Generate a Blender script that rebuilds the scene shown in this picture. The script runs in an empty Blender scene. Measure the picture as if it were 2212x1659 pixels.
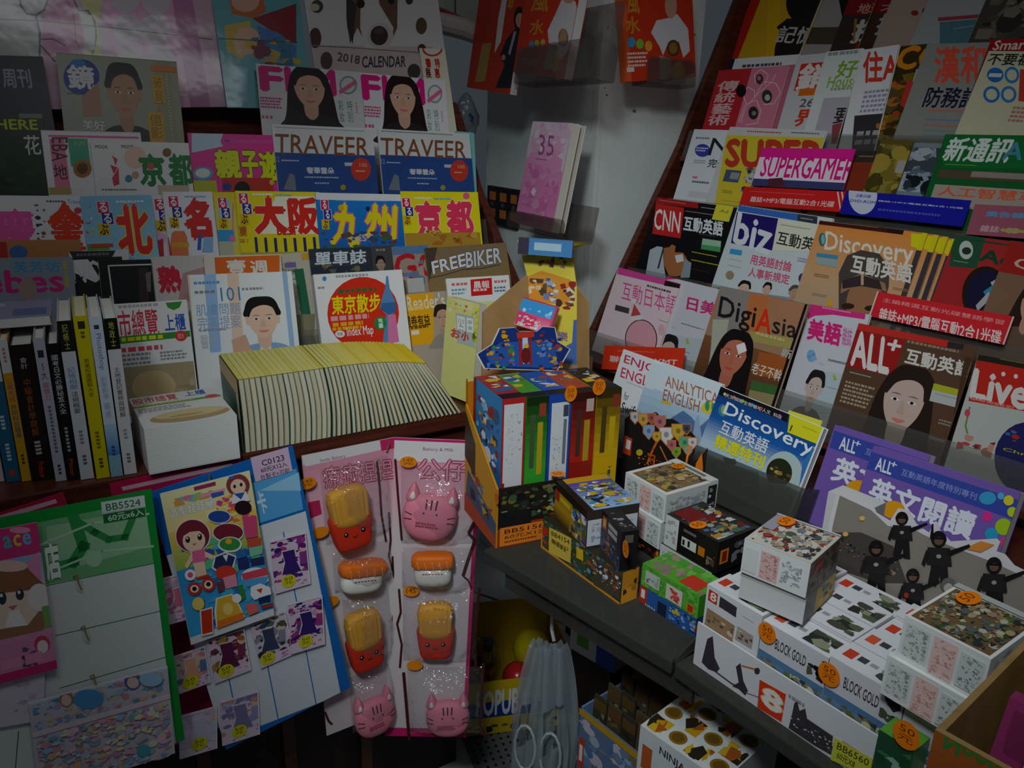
import bpy, bmesh, math, random
from math import sin, cos, radians, pi, sqrt, atan2, degrees
from mathutils import Vector as V, Matrix
from mathutils.geometry import tessellate_polygon
S = bpy.context.scene
COL = S.collection
# ---------------------------------------------------------------- camera
F, PITCH, ROLL, CX, CY = 1700.0, radians(18), radians(1.7), 1106.0, 829.5
CAM = V((0, 0, 1.5))
FW = V((0, cos(PITCH), -sin(PITCH)))
_r, _u = V((1, 0, 0)), V((1, 0, 0)).cross(FW)
RT = _r * cos(ROLL) + _u * sin(ROLL)
UP = _u * cos(ROLL) - _r * sin(ROLL)
cd = bpy.data.cameras.new('camera'); cd.sensor_width = 36; cd.lens = F / 2212 * 36
cd.clip_start = .05; cd.clip_end = 50
co = bpy.data.objects.new('camera', cd); COL.objects.link(co)
m = Matrix((RT, UP, -FW)).transposed().to_4x4(); m.translation = CAM
co.matrix_world = m; S.camera = co
# ---------------------------------------------------------------- view, world, lights
S.view_settings.view_transform = 'Standard'; S.view_settings.look = 'None'
S.view_settings.exposure = 0.0; S.view_settings.gamma = 1.0
S.view_settings.use_curve_mapping = False
S.cycles.max_bounces = 8; S.cycles.transparent_max_bounces = 24
w = bpy.data.worlds.new('world'); S.world = w; w.use_nodes = True
w.node_tree.nodes['Background'].inputs[0].default_value = (.72, .85, 1, 1)
w.node_tree.nodes['Background'].inputs[1].default_value = .045
def lamp(name, kind, loc, target, energy, color, **kw):
    l = bpy.data.lights.new(name, kind); l.energy = energy; l.color = color
    for k, v in kw.items(): setattr(l, k, v)
    o = bpy.data.objects.new(name, l); COL.objects.link(o); o.location = loc
    o.rotation_euler = (V(target) - V(loc)).to_track_quat('-Z', 'Y').to_euler()
    return o
lamp('vignette_spot', 'SPOT', (-.28, -.30, 2.42), (.23, 1.42, 1.075), 93, (.90, 1, 1),
     spot_size=radians(55), spot_blend=1.0, shadow_soft_size=.14)  # added spot, no known fixture: soft cone brightens the middle, dims the corners
lamp('ceiling_tube', 'AREA', (.1, .1, 2.9), (.1, 1.2, .9), 6.0, (.9, .97, 1),
     shape='RECTANGLE', size=1.2, size_y=.15)

# ---------------------------------------------------------------- geometry of the picture rays
def ray(x, y): return RT * ((x - CX) / F) - UP * ((y - CY) / F) + FW
def hit(x, y, p, n):
    d = ray(x, y); return CAM + d * ((p - CAM).dot(n) / d.dot(n))
def at(x, y, z): return CAM + ray(x, y) * z
def flat(x, y, h): return hit(x, y, V((0, 0, h)), V((0, 0, 1)))
def yawv(a): return V((sin(radians(a)), cos(radians(a)), 0))
ZU = V((0, 0, 1))
def height(base, x, y):
    return hit(x, y, base, V((base.x - CAM.x, base.y - CAM.y, 0))).z - base.z

# ---------------------------------------------------------------- colours and materials
def lin(c):
    c = c / 255
    return c / 12.92 if c <= .04045 else ((c + .055) / 1.055) ** 2.4
NAMED = dict(w='ececea', k='141214', dg='3a3a3c', g='8c8c8c', lg='c4c4c2', r='d8201c', dr='8c1414', o='f07818',
             y='f8d818', py='f4ec8c', gr='2c9038', dgr='14502a', lgr='98cc70', b='2058b8', db='181c78', lb='78b8e8',
             t='38b0a8', pk='f0a0b8', hp='e83088', lp='f8d0dc', p='7858b0', br='7c5030', dbr='3c2418', tan='d0b088',
             sk='e0b090', ds='b88058', cr='ece4cc', st='9cb8cc', hair='1c1412', og='f8901c', ind='302888')
_cc = {}
def C_(c):
    if isinstance(c, tuple): return c
    if c not in _cc:
        h = NAMED.get(c, c)
        _cc[c] = tuple(lin(int(h[i:i + 2], 16)) for i in (0, 2, 4)) + (1,)
    return _cc[c]
def mix(a, b, t):
    a, b = C_(a), C_(b); return tuple(a[i] * (1 - t) + b[i] * t for i in range(4))
MATS = {}
def mat(name, base='w', rough=.5, spec=.3, attr=False, noise=None, bump=0, bscale=60, **kw):
    if name in MATS: return MATS[name]
    m = bpy.data.materials.new(name); m.use_nodes = True; nt = m.node_tree; N = nt.nodes; L = nt.links
    b = N['Principled BSDF']; b.inputs['Roughness'].default_value = rough
    b.inputs['Specular IOR Level'].default_value = spec
    b.inputs['Base Color'].default_value = C_(base)
    for k, v in kw.items(): b.inputs[k].default_value = v
    if attr:
        a = N.new('ShaderNodeVertexColor'); a.layer_name = 'Col'; L.new(a.outputs[0], b.inputs['Base Color'])
    tc = N.new('ShaderNodeTexCoord')
    if noise:
        n = N.new('ShaderNodeTexNoise'); n.inputs['Scale'].default_value = noise[1]; n.inputs['Detail'].default_value = 6
        mp = N.new('ShaderNodeMapping'); mp.inputs['Scale'].default_value = noise[2] if len(noise) > 2 else (1, 1, 1)
        L.new(tc.outputs['Object'], mp.inputs[0]); L.new(mp.outputs[0], n.inputs['Vector'])
        r = N.new('ShaderNodeValToRGB'); r.color_ramp.elements[0].color = C_(base); r.color_ramp.elements[1].color = C_(noise[0])
        r.color_ramp.elements[0].position = .35; r.color_ramp.elements[1].position = .7
        L.new(n.outputs[0], r.inputs[0]); L.new(r.outputs[0], b.inputs['Base Color'])
    if bump:
        n2 = N.new('ShaderNodeTexNoise'); n2.inputs['Scale'].default_value = bscale
        L.new(tc.outputs['Object'], n2.inputs['Vector'])
        bp = N.new('ShaderNodeBump'); bp.inputs['Strength'].default_value = bump; bp.inputs['Distance'].default_value = .01
        L.new(n2.outputs[0], bp.inputs['Height']); L.new(bp.outputs[0], b.inputs['Normal'])
    MATS[name] = m; return m
def clear(name, tint='w', gloss=.12, rough=.06, bump=0, bscale=30, alpha=.0, diff='w'):
    """clear sheet: transparent, with a glossy film and an optional milky share"""
    if name in MATS: return MATS[name]
    m = bpy.data.materials.new(name); m.use_nodes = True; nt = m.node_tree; N = nt.nodes; L = nt.links
    N.remove(N['Principled BSDF']); out = N['Material Output']
    tr = N.new('ShaderNodeBsdfTransparent'); tr.inputs[0].default_value = C_(tint)
    gl = N.new('ShaderNodeBsdfGlossy'); gl.inputs['Roughness'].default_value = rough
    lw = N.new('ShaderNodeLayerWeight'); lw.inputs[0].default_value = .5
    pw = N.new('ShaderNodeMath'); pw.operation = 'POWER'; pw.inputs[1].default_value = 4; L.new(lw.outputs['Facing'], pw.inputs[0])
    ml = N.new('ShaderNodeMath'); ml.operation = 'MULTIPLY_ADD'; ml.inputs[1].default_value = .5; ml.inputs[2].default_value = gloss * .5
    ml.use_clamp = True
    mx = N.new('ShaderNodeMixShader'); L.new(pw.outputs[0], ml.inputs[0]); L.new(ml.outputs[0], mx.inputs[0])
    L.new(tr.outputs[0], mx.inputs[1]); L.new(gl.outputs[0], mx.inputs[2])
    last = mx
    if alpha:
        df = N.new('ShaderNodeBsdfDiffuse'); df.inputs[0].default_value = C_(diff)
        m2 = N.new('ShaderNodeMixShader'); m2.inputs[0].default_value = alpha
        L.new(mx.outputs[0], m2.inputs[1]); L.new(df.outputs[0], m2.inputs[2]); last = m2
    if bump:
        tc = N.new('ShaderNodeTexCoord'); n = N.new('ShaderNodeTexNoise'); n.inputs['Scale'].default_value = bscale
        n.inputs['Detail'].default_value = 3
        L.new(tc.outputs['Object'], n.inputs['Vector']); bp = N.new('ShaderNodeBump')
        bp.inputs['Strength'].default_value = bump; bp.inputs['Distance'].default_value = .02
        L.new(n.outputs[0], bp.inputs['Height']); L.new(bp.outputs[0], gl.inputs['Normal']); L.new(bp.outputs[0], lw.inputs['Normal'])
    L.new(last.outputs[0], out.inputs[0]); MATS[name] = m; return m
PRINT = mat('printed_paper', attr=True, rough=.42, spec=.25)
GLOSS = mat('glossy_print', attr=True, rough=.32, spec=.14)
CARD = mat('printed_card', attr=True, rough=.38, spec=.2)
MATTE = mat('matte_paper', attr=True, rough=.7, spec=.1)
WOOD = mat('brown_laminate', '4a2019', .35, .4, noise=('63301f', 9, (1, 1, 12)), bump=.04)
ACRYL = clear('clear_acrylic', 'e8eae8', .10, .05, alpha=.07, diff='b0a8a0')
FILM = clear('clear_film', 'f4f4f4', .03, .12, bump=.08, bscale=9, alpha=.015)

# ---------------------------------------------------------------- things
def tag(o, label=None, cat=None, group=None, kind=None):
    if label: o['label'] = label
    if cat: o['category'] = cat
    if group: o['group'] = group
    if kind: o['kind'] = kind
    return o
def thing(name, label, cat, loc=(0, 0, 0), group=None):
    o = bpy.data.objects.new(name, None); COL.objects.link(o); o.location = loc
    o.empty_display_size = .02
    return tag(o, label, cat, group)
EPS = .000045
class MB:
    """collects polygons with one colour per corner; build() links them as one mesh object"""
    def __init__(s): s.v = []; s.f = []; s.c = []
    def poly(s, pts, col):
        if len(pts) < 3: return
        i = len(s.v); s.v += [tuple(p) for p in pts]; s.f.append(tuple(range(i, i + len(pts))))
        if isinstance(col, list): s.c += [C_(c) for c in col]
        else: s.c += [C_(col)] * len(pts)
    def box(s, o, a, b, c, col):
        """parallelepiped from corner o with edges a, b, c"""
        P = [o, o + a, o + a + b, o + b]; Q = [p + c for p in P]
        if a.cross(b).dot(c) < 0: P.reverse(); Q.reverse()
        s.poly(P[::-1], col); s.poly(Q, col)
        for i in range(4):
            j = (i + 1) % 4; s.poly([P[i], P[j], Q[j], Q[i]], col)
    def prism(s, pts, d, col):
        Q = [p + d for p in pts]; s.poly(pts, col); s.poly(Q[::-1], col)
        for i in range(len(pts)):
            j = (i + 1) % len(pts); s.poly([pts[i], Q[i], Q[j], pts[j]], col)
    def tube(s, pts, r, col, n=8):
        rings = []
        for i, p in enumerate(pts):
            d = (pts[min(i + 1, len(pts) - 1)] - pts[max(i - 1, 0)]).normalized()
            x = d.orthogonal().normalized() if i == 0 else (px - d * px.dot(d)).normalized()
            px = x; y = d.cross(x); rr = r[i] if isinstance(r, (list, tuple)) else r
            rings.append([p + (x * cos(2 * pi * k / n) + y * sin(2 * pi * k / n)) * rr for k in range(n)])
        for a, b in zip(rings, rings[1:]):
            for k in range(n): s.poly([a[k], a[(k + 1) % n], b[(k + 1) % n], b[k]], col)
        s.poly(rings[0][::-1], col); s.poly(rings[-1], col)
    def build(s, name, material=PRINT, parent=None, smooth=False, weld=False, bevel=0, kind=None):
        off = V((0, 0, 0))
        q = parent
        while q is not None: off += V(q.location); q = q.parent
        if parent is None and s.v:
            xs = list(zip(*s.v)); off = V(((min(xs[0]) + max(xs[0])) / 2, (min(xs[1]) + max(xs[1])) / 2, min(xs[2])))
        me = bpy.data.meshes.new(name)
        me.from_pydata([(p[0] - off.x, p[1] - off.y, p[2] - off.z) for p in s.v], [], s.f)
        ca = me.color_attributes.new('Col', 'FLOAT_COLOR', 'CORNER')
        ca.data.foreach_set('color', [x for c in s.c for x in c])
        me.materials.append(material)
        if weld:
            bm = bmesh.new(); bm.from_mesh(me); bmesh.ops.remove_doubles(bm, verts=bm.verts, dist=1e-5)
            bmesh.ops.recalc_face_normals(bm, faces=bm.faces); bm.to_mesh(me); bm.free()
        if smooth: me.polygons.foreach_set('use_smooth', [True] * len(me.polygons))
        o = bpy.data.objects.new(name, me); COL.objects.link(o)
        if parent is None: o.location = off
        else: o.parent = parent
        if bevel:
            md = o.modifiers.new('bevel', 'BEVEL'); md.width = bevel; md.segments = 2; md.limit_method = 'ANGLE'
        if kind: o['kind'] = kind
        return o
MB_build0 = MB.build

# ---------------------------------------------------------------- lettering
_tx = {}
def letters(s, fat=0, shear=0, sp=1.0, lines=1.0):
    k = (s, fat, shear, sp, lines)
    if k not in _tx:
        c = bpy.data.curves.new('t', 'FONT'); c.body = s; c.resolution_u = 2; c.offset = fat; c.shear = shear
        c.space_character = sp; c.space_line = lines; c.align_x = 'CENTER' if '\n' in s else 'LEFT'
        o = bpy.data.objects.new('t', c); me = o.to_mesh()
        v = [(p.co.x, p.co.y) for p in me.vertices]; f = [tuple(q.vertices) for q in me.polygons]
        o.to_mesh_clear(); bpy.data.objects.remove(o); bpy.data.curves.remove(c)
        xs = [p[0] for p in v]; ys = [p[1] for p in v]
        x0, x1, y0, y1 = min(xs), max(xs), min(ys), max(ys)
        _tx[k] = ([((x - x0) / (x1 - x0), (y1 - y) / (y1 - y0)) for x, y in v], f, (x1 - x0) / (y1 - y0))
    return _tx[k]
def clip(pts, W, H):
    for ax, lim, sg in ((0, 0, 1), (0, W, -1), (1, 0, 1), (1, H, -1)):
        out = []
        for i in range(len(pts)):
            a, b = pts[i - 1], pts[i]; da, db = (a[ax] - lim) * sg, (b[ax] - lim) * sg
            if (da < 0) != (db < 0):
                t = da / (da - db); out.append((a[0] + (b[0] - a[0]) * t, a[1] + (b[1] - a[1]) * t))
            if db >= 0: out.append(b)
        pts = out
        if len(pts) < 3: return []
    return pts
class Panel:
    """a flat printed face: origin at its top left corner, ex to the right, ey down, n towards the viewer"""
    def __init__(s, mb, o, ex, ey, W, H):
        s.mb, s.o, s.ex, s.ey, s.W, s.H = mb, o, ex.normalized(), ey.normalized(), W, H
        s.n = s.ey.cross(s.ex).normalized(); s.k = 1
    def px(s, x, y):
        p = hit(x, y, s.o, s.n) - s.o; return p.dot(s.ex), p.dot(s.ey)
    def add(s, pts, col):
        q = clip(pts, s.W, s.H)
        if len(q) >= 3:
            h = s.n * (s.k * EPS)
            s.mb.poly([s.o + s.ex * u + s.ey * v + h for u, v in q][::-1], col)
    def shape(s, pts, col):
        if len(pts) > 4:
            for t in tessellate_polygon([[V((u, v, 0)) for u, v in pts]]): s.add([pts[i] for i in t], col)
        else: s.add(pts, col)
        s.k += 1
    def ell(s, x0, y0, x1, y1, col, n=26, a0=0, a1=2 * pi):
        cx, cy, rx, ry = (x0 + x1) / 2, (y0 + y1) / 2, abs(x1 - x0) / 2, abs(y1 - y0) / 2
        s.add([(cx + rx * cos(a0 + (a1 - a0) * i / n), cy + ry * sin(a0 + (a1 - a0) * i / n)) for i in range(n)], col); s.k += 1
    def text(s, t, A, ex, ey, col, fat=0, bold=0, shear=0, lines=1.0):
        v, f, asp = letters(t, fat, shear, 1.0, lines)
        for dx, dy in ([(0, 0)] if not bold else [(0, 0), (-bold, 0), (bold, 0), (0, -bold), (0, bold)]):
            nl = t.count('\n') + 1; dx /= asp * nl; dy /= nl; s.k += .2
            for q in f:
                s.add([(A[0] + ex[0] * (v[i][0] + dx) + ey[0] * (v[i][1] + dy), A[1] + ex[1] * (v[i][0] + dx) + ey[1] * (v[i][1] + dy)) for i in q], col)
        s.k += 1
    # ---- picture vocabulary; every coordinate is a point on the printed face read off the photo
    def draw(s, ops):
        for op in ops: getattr(s, 'o_' + op[0])(*op[1:])
    def o_R(s, x0, y0, x1, y1, col):
        (a, b), (c, d) = s.px(x0, y0), s.px(x1, y1); s.shape([(a, b), (c, b), (c, d), (a, d)], col)
    def o_B(s, u0, v0, u1, v1, col):                       # band in fractions of the face
        s.shape([(u0 * s.W, v0 * s.H), (u1 * s.W, v0 * s.H), (u1 * s.W, v1 * s.H), (u0 * s.W, v1 * s.H)], col)
    def o_G(s, u0, v0, u1, v1, c0, c1):
        n = 8
        for i in range(n):
            a, b = v0 + (v1 - v0) * i / n, v0 + (v1 - v0) * (i + 1) / n
            s.o_B(u0, a, u1, b, mix(c0, c1, (i + .5) / n)); s.k -= 1
        s.k += 1
    def o_Q(s, pts, col): s.shape([s.px(*p) for p in pts], col)
    def o_E(s, x0, y0, x1, y1, col):
        cx, cy, rx, ry = (x0 + x1) / 2, (y0 + y1) / 2, abs(x1 - x0) / 2, abs(y1 - y0) / 2
        s.add([s.px(cx + rx * cos(2 * pi * i / 26), cy + ry * sin(2 * pi * i / 26)) for i in range(26)], col); s.k += 1
    def o_T(s, t, x0, y0, x1, y1, col, bold=.0, outline=None, ob=.06, shear=0, fat=0):
        (a, b), (c, d) = s.px(x0, y0), s.px(x1, y1)
        if outline: s.text(t, (a, b), (c - a, 0), (0, d - b), outline, .0, ob, shear)
        s.text(t, (a, b), (c - a, 0), (0, d - b), col, fat, bold, shear)
    def o_TA(s, t, tl, tr, bl, col, bold=.0, outline=None, ob=.06, shear=0):
        A, B, D = s.px(*tl), s.px(*tr), s.px(*bl); e, f = (B[0] - A[0], B[1] - A[1]), (D[0] - A[0], D[1] - A[1])
        if outline: s.text(t, A, e, f, outline, 0, ob, shear)
        s.text(t, A, e, f, col, 0, bold, shear)
    def o_L(s, x0, y0, x1, y1, n, col, fill=.55, seed=0):  # lines of print too small to read
        (a, b), (c, d) = s.px(x0, y0), s.px(x1, y1); s.lines(a, b, c, d, n, col, fill, seed)
    def lines(s, a, b, c, d, n, col, fill=.55, seed=0, vert=False):
        r = random.Random(seed + int(a * 9999) + n); a, c = min(a, c), max(a, c); b, d = min(b, d), max(b, d); lh = max((d - b) / n, .0012)
        for i in range(n):
            u = a; y = b + i * lh
            end = c - (c - a) * r.uniform(0, .25)
            while u < end:
                wd = min(lh * r.uniform(.45, .95), end - u)
                s.add([(u, y), (u + wd, y), (u + wd, y + lh * fill), (u, y + lh * fill)], col); u += wd + lh * r.uniform(.12, .3)
        s.k += 1
    def o_S(s, x0, y0, x1, y1, cols, n, seed=1, size=.2):  # small busy picture: a scatter of coloured shapes
        (a, b), (c, d) = s.px(x0, y0), s.px(x1, y1); s.scatter(a, b, c, d, cols, n, seed, size)
    def o_BS(s, u0, v0, u1, v1, cols, n, seed=1, size=.2): s.scatter(u0 * s.W, v0 * s.H, u1 * s.W, v1 * s.H, cols, n, seed, size)
    def scatter(s, a, b, c, d, cols, n, seed, size):
        if n >= 18: n, size = int(n * 2.2), size * .62
        r = random.Random(seed); m_ = min(abs(c - a), abs(d - b)) * size; k0 = s.k
        for i in range(n):
            x, y = r.uniform(a, c), r.uniform(b, d); q = r.uniform(.35, 1) * m_; col = cols[i % len(cols)]
            nn = r.choice((3, 4, 5, 9)); ph = r.uniform(0, 6); el = r.uniform(.4, 1); s.k = k0 + i * .2
            P = []
            for j in range(nn):
                t = ph + 2 * pi * j / nn; P.append((min(max(x + q * cos(t), a), c), min(max(y + q * el * sin(t), b), d)))
            s.add(P, col)
        s.k = k0 + n * .2 + 1
    def o_P(s, x0, y0, x1, y1, hair='hair', skin='sk', top='dg', long=False, turn=0, shirt=None, glasses=False, body=True):
        """head and shoulders of a person; the box spans crown to the bottom of the shoulders"""
        xm, ym = (x0 + x1) / 2, (y0 + y1) / 2; mu, mv = s.px(xm, ym)
        W = abs(s.px(x1, ym)[0] - s.px(x0, ym)[0]); H = abs(s.px(xm, y1)[1] - s.px(xm, y0)[1]); a, b = mu - W / 2, mv - H / 2
        def u(x, y): return (a + W * (x + turn * (1 - abs(y - .3))), b + H * y)
        def sm(pts, col, nn=6):
            P = []; n = len(pts)
            for i in range(n):
                p0, p1, p2, p3 = pts[i - 1], pts[i], pts[(i + 1) % n], pts[(i + 2) % n]
                for k in range(nn):
                    t = k / nn
                    P.append(tuple(.5 * (2 * p1[j] + (p2[j] - p0[j]) * t + (2 * p0[j] - 5 * p1[j] + 4 * p2[j] - p3[j]) * t * t + (3 * p1[j] - p0[j] - 3 * p2[j] + p3[j]) * t ** 3) for j in (0, 1)))
            s.shape([u(*p) for p in P], col)
        hd = .62 if body else .98
        if long: sm([(.5, -.0), (.74, .08), (.84, .35), (.9, .75), (.97, 1), (.72, 1.0), (.28, 1.0), (.03, 1), (.12, .7), (.18, .3), (.28, .07)], hair)
        else: sm([(.5, 0), (.68, .03), (.76, .16), (.75, .3), (.25, .3), (.24, .16), (.32, .03)], hair)
        if body:
            sm([(.34, .70), (.66, .70), (.86, .77), (1.0, .9), (1.02, 1.02), (-.02, 1.02), (0, .9), (.14, .77)], top)
            if shirt: sm([(.42, .70), (.58, .70), (.6, 1.02), (.4, 1.02)], shirt, 1)
        sm([(.41, .5), (.59, .5), (.6, .7), (.53, .78), (.47, .78), (.4, .7)], mix(skin, 'k', .1))
        sc = hd / .62
        def h(x, y): return (.5 + (x - .5) * (1 if body else 1.55), y * sc)
        if not long:
            for ex_ in (.265, .735): sm([h(ex_ - .03, .3), h(ex_ + .03, .3), h(ex_ + .02, .4), h(ex_ - .02, .4)], skin)
        sm([h(.5, .07), h(.66, .12), h(.73, .27), h(.70, .44), h(.60, .58), h(.5, .625), h(.40, .58), h(.30, .44), h(.27, .27), h(.34, .12)], skin)
        sm([h(.5, .0), h(.68, .03), h(.76, .2), h(.725, .3), h(.66, .17), h(.52, .13), h(.36, .18), h(.285, .3), h(.24, .2), h(.32, .03)], hair)
        for e in (.4, .6):
            sm([h(e - .065, .285), h(e, .27), h(e + .065, .285), h(e, .282)], mix(hair, skin, .25), 2)
            sm([h(e - .05, .335), h(e, .318), h(e + .05, .335), h(e, .347)], 'w', 3)
            sm([h(e - .024, .333), h(e, .318), h(e + .024, .333), h(e, .347)], 'hair', 3)
            if glasses: sm([h(e - .085, .31), h(e + .085, .31), h(e + .085, .318), h(e - .085, .318)], 'k', 1)
        sm([h(.49, .34), h(.51, .34), h(.545, .44), h(.5, .455), h(.455, .44)], mix(skin, 'br', .18), 3)
        sm([h(.42, .51), h(.47, .498), h(.5, .505), h(.53, .498), h(.58, .51), h(.5, .54)], mix('r', skin, .45), 3)
    def o_PL(s, pts, wd, col):                              # a line of constant width through points
        P = [V(s.px(*p)) for p in pts]; wd = wd / 1500
        for p, q in zip(P, P[1:]):
            d = q - p
            if d.length < 1e-6: continue
            n = V((-d.y, d.x)).normalized() * wd / 2; d = d.normalized() * wd / 2
            s.add([tuple(p + n - d), tuple(q + n + d), tuple(q - n + d), tuple(p - n - d)], col)
        s.k += 1
# ---------------------------------------------------------------- the place: where things stand
SHELF = .958          # top of the magazine counter
GLASS = .85           # top of the smoked shelf with the toys
dL = yawv(63); nL = V((dL.y, -dL.x, 0))              # left rack runs away to the right
dR = yawv(-38); nR = V((-dR.y, dR.x, 0))             # right rack runs away to the left
dS = yawv(56.5); nS = V((dS.y, -dS.x, 0))            # front edge of the left counter
LEAN = radians(18)
class Row:
    def __init__(s, nh, off, base, lean=LEAN, d=None):
        s.nh, s.off, s.base = nh, off, base; s.n = nh * cos(lean) + ZU * sin(lean); s.up = ZU * cos(lean) - nh * sin(lean)
        s.d = d or V((-nh.y, nh.x, 0)); s.cl = cos(lean); s.reg = []
    def plane(s, layer=0): return s.n * (s.off + layer * .0075)
    def pt(s, x, y, layer=0): return hit(x, y, s.plane(layer), s.n)
    def foot(s, p): return p - s.up * ((p.z - s.base) / s.cl)
L1 = Row(nL, -1.395, 1.335); L2 = Row(nL, -1.312, 1.215); L3 = Row(nL, -1.262, 1.11); L4 = Row(nL, -1.215, 1.02); L5 = Row(nL, -1.15, SHELF)
R1 = Row(nR, -1.345, 1.58); R2 = Row(nR, -1.27, 1.44); R3 = Row(nR, -1.195, 1.265); R4 = Row(nR, -1.13, 1.09); R5 = Row(nR, -1.06, .935)
R6 = Row(nR, -.835, .862); R7 = Row(nR, -.83, .862)

# floor, walls, ceiling
mb = MB(); mb.poly([V((-3, -1.5, 0)), V((3, -1.5, 0)), V((3, 4.2, 0)), V((-3, 4.2, 0))], 'w')
tile = mat('floor_tile', '8f9090', .35, .4)
nt = tile.node_tree; br = nt.nodes.new('ShaderNodeTexBrick'); br.offset = 0
br.inputs['Color1'].default_value = C_('c4c6c4'); br.inputs['Color2'].default_value = C_('b8bab8'); br.inputs['Mortar'].default_value = C_('3a3a38')
br.inputs['Scale'].default_value = 1; br.inputs['Mortar Size'].default_value = .006; br.inputs['Brick Width'].default_value = .4; br.inputs['Row Height'].default_value = .4
tcn = nt.nodes.new('ShaderNodeTexCoord'); mpn = nt.nodes.new('ShaderNodeMapping'); mpn.inputs['Rotation'].default_value = (0, 0, .5)
nt.links.new(tcn.outputs['Object'], mpn.inputs[0]); nt.links.new(mpn.outputs[0], br.inputs[0]); nt.links.new(br.outputs[0], nt.nodes['Principled BSDF'].inputs[0])
mb.build('floor', tile, kind='structure')
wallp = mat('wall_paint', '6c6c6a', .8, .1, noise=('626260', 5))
def wall(name, p, d, ln, h=2.9, t=.05, m_=wallp):
    mb = MB(); mb.box(p, d * ln, ZU * h, V((d.y, -d.x, 0)) * -t, 'w'); return mb.build(name, m_, kind='structure')
pl = nL * -2.18
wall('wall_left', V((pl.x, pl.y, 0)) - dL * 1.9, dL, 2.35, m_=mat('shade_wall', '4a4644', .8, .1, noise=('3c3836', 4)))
pr = nR * -2.24
wall('wall_right', V((pr.x, pr.y, 0)) - dR * 2.1, dR, 2.6)
mb = MB(); mb.box(V((-3, -1.5, 3.0)), V((6, 0, 0)), V((0, 5.7, 0)), V((0, 0, .05)), 'w')
mb.build('ceiling', mat('ceiling_paint', 'c8c8c4', .8, .1, noise=('bcbcb8', 4)), kind='structure')

# square white pillar in the corner
E0 = at(1290, 300, 2.06); E0.z = 0
lf = V((-.5, .866, 0)); rf = V((.795, .607, 0)).normalized(); nlf = V((-.866, -.5, 0)); nrf = V((rf.y, -rf.x, 0))
PW = (hit(1503, 235, E0, V((rf.y, -rf.x, 0))) - E0).dot(rf)
mb = MB(); A = E0; B = E0 + rf * PW; D = E0 + lf * .62; Cc = D + rf * PW
mb.prism([A, B, Cc, D], ZU * 2.95, 'w')
paint = mat('pillar_paint', 'e4eae8', .6, .2, noise=('d6dcda', 3.5), bump=.05)
o = mb.build('wall_pillar', paint, kind='structure')
mb = MB(); mb.box(E0 + V((0, -.003, 0)) - lf * 0 - rf * .004, rf * .016, lf * .02, ZU * 2.9, 'w')
mb.build('trim_1', mat('corner_guard', 'e0e6e4', .5, .3, noise=('d4dad8', 8)), kind='structure')
# right-hand pillar stains
mb = MB()
for x, y, s_ in ((1312, 58, 5), (1370, 240, 7), (1310, 205, 4), (1306, 190, 3), (1500, 75, 4)):
    p = hit(x, y, E0, nrf) + nrf * .0008; r = random.Random(x)
    q = [p + (rf * cos(t) + ZU * sin(t) * .8) * s_ / 1000 * r.uniform(.6, 1.2) for t in [k * pi / 4.5 for k in range(9)]]
    mb.poly(q, '7a7874')
mb.build('trim_2', MATTE, kind='structure')

# ---------------------------------------------------------------- racks
def ledge(root, row, xa, xb, ya, front, lipm=None, lip=.085, depth=.05):
    """board the magazines stand on, with the clear lip that holds them, between two points seen at xa and xb"""
    a, b = row.foot(row.pt(xa, ya, 0)), row.foot(row.pt(xb, ya, 0)); d = (b - a); nh = row.nh
    if nh.cross(ZU).dot(d) > 0: pass
    f = front * .0075 + .004
    mb = MB(); mb.box(a - nh * (depth - f - .01) - ZU * .013, d, nh * (depth + .004), ZU * .012, '4a2019')
    mb.build('ledge', WOOD, root)
    mb = MB(); p = a + row.nh * (f + .006) - ZU * .008
    mb.box(p, d, row.up * lip, row.n * .003, 'w'); mb.build('acrylic_lip', lipm or ACRYL, root)
def side_panel(root, pts, d, t=.02):
    mb = MB(); mb.prism(pts, d * t, '4a2019'); mb.build('side_panel', WOOD, root, weld=True, bevel=.002)
# left rack
tl = L1.pt(-150, 240); rL = thing('magazine_rack', 'long brown tiered magazine rack left of the white pillar, full of travel magazines', 'rack', (tl.x, tl.y, 0))
for row, xb, y, fr in ((L1, 985, 380, 3), (L2, 1040, 500, 3.4), (L3, 1056, 600, 3.6), (L4, 1086, 680, 4)):
    ledge(rL, row, -160, xb, y, fr)
ptop = L1.pt(1010, 300); pb = V((ptop.x, ptop.y, 0))
def lr(n_, z, x=0): 
    q = nL * n_; base_ = dL * pb.dot(dL); return V((q.x + base_.x, q.y + base_.y, z))
offb = lambda row: (row.off - row.base * sin(LEAN)) / cos(LEAN)
n1, n5 = offb(L1), offb(L5)
pb = dL * .822
side_panel(rL, [lr(-1.40, SHELF + .001), lr(-1.42, .985), lr(-1.718, 1.238), lr(-1.853, 1.362), lr(-1.908, 1.438), lr(-1.985, 1.53), lr(-2.02, 1.56), lr(-2.12, 1.56), lr(-2.12, SHELF + .001)], dL)
mb = MB(); dd = dL * -2.0                     # sloping back board
mb.box(lr(-2.10, 1.56), dd, lr(-1.60, .97) - lr(-2.10, 1.56), -nL * .015, 'w'); mb.build('back_board', WOOD, rL)
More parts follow.
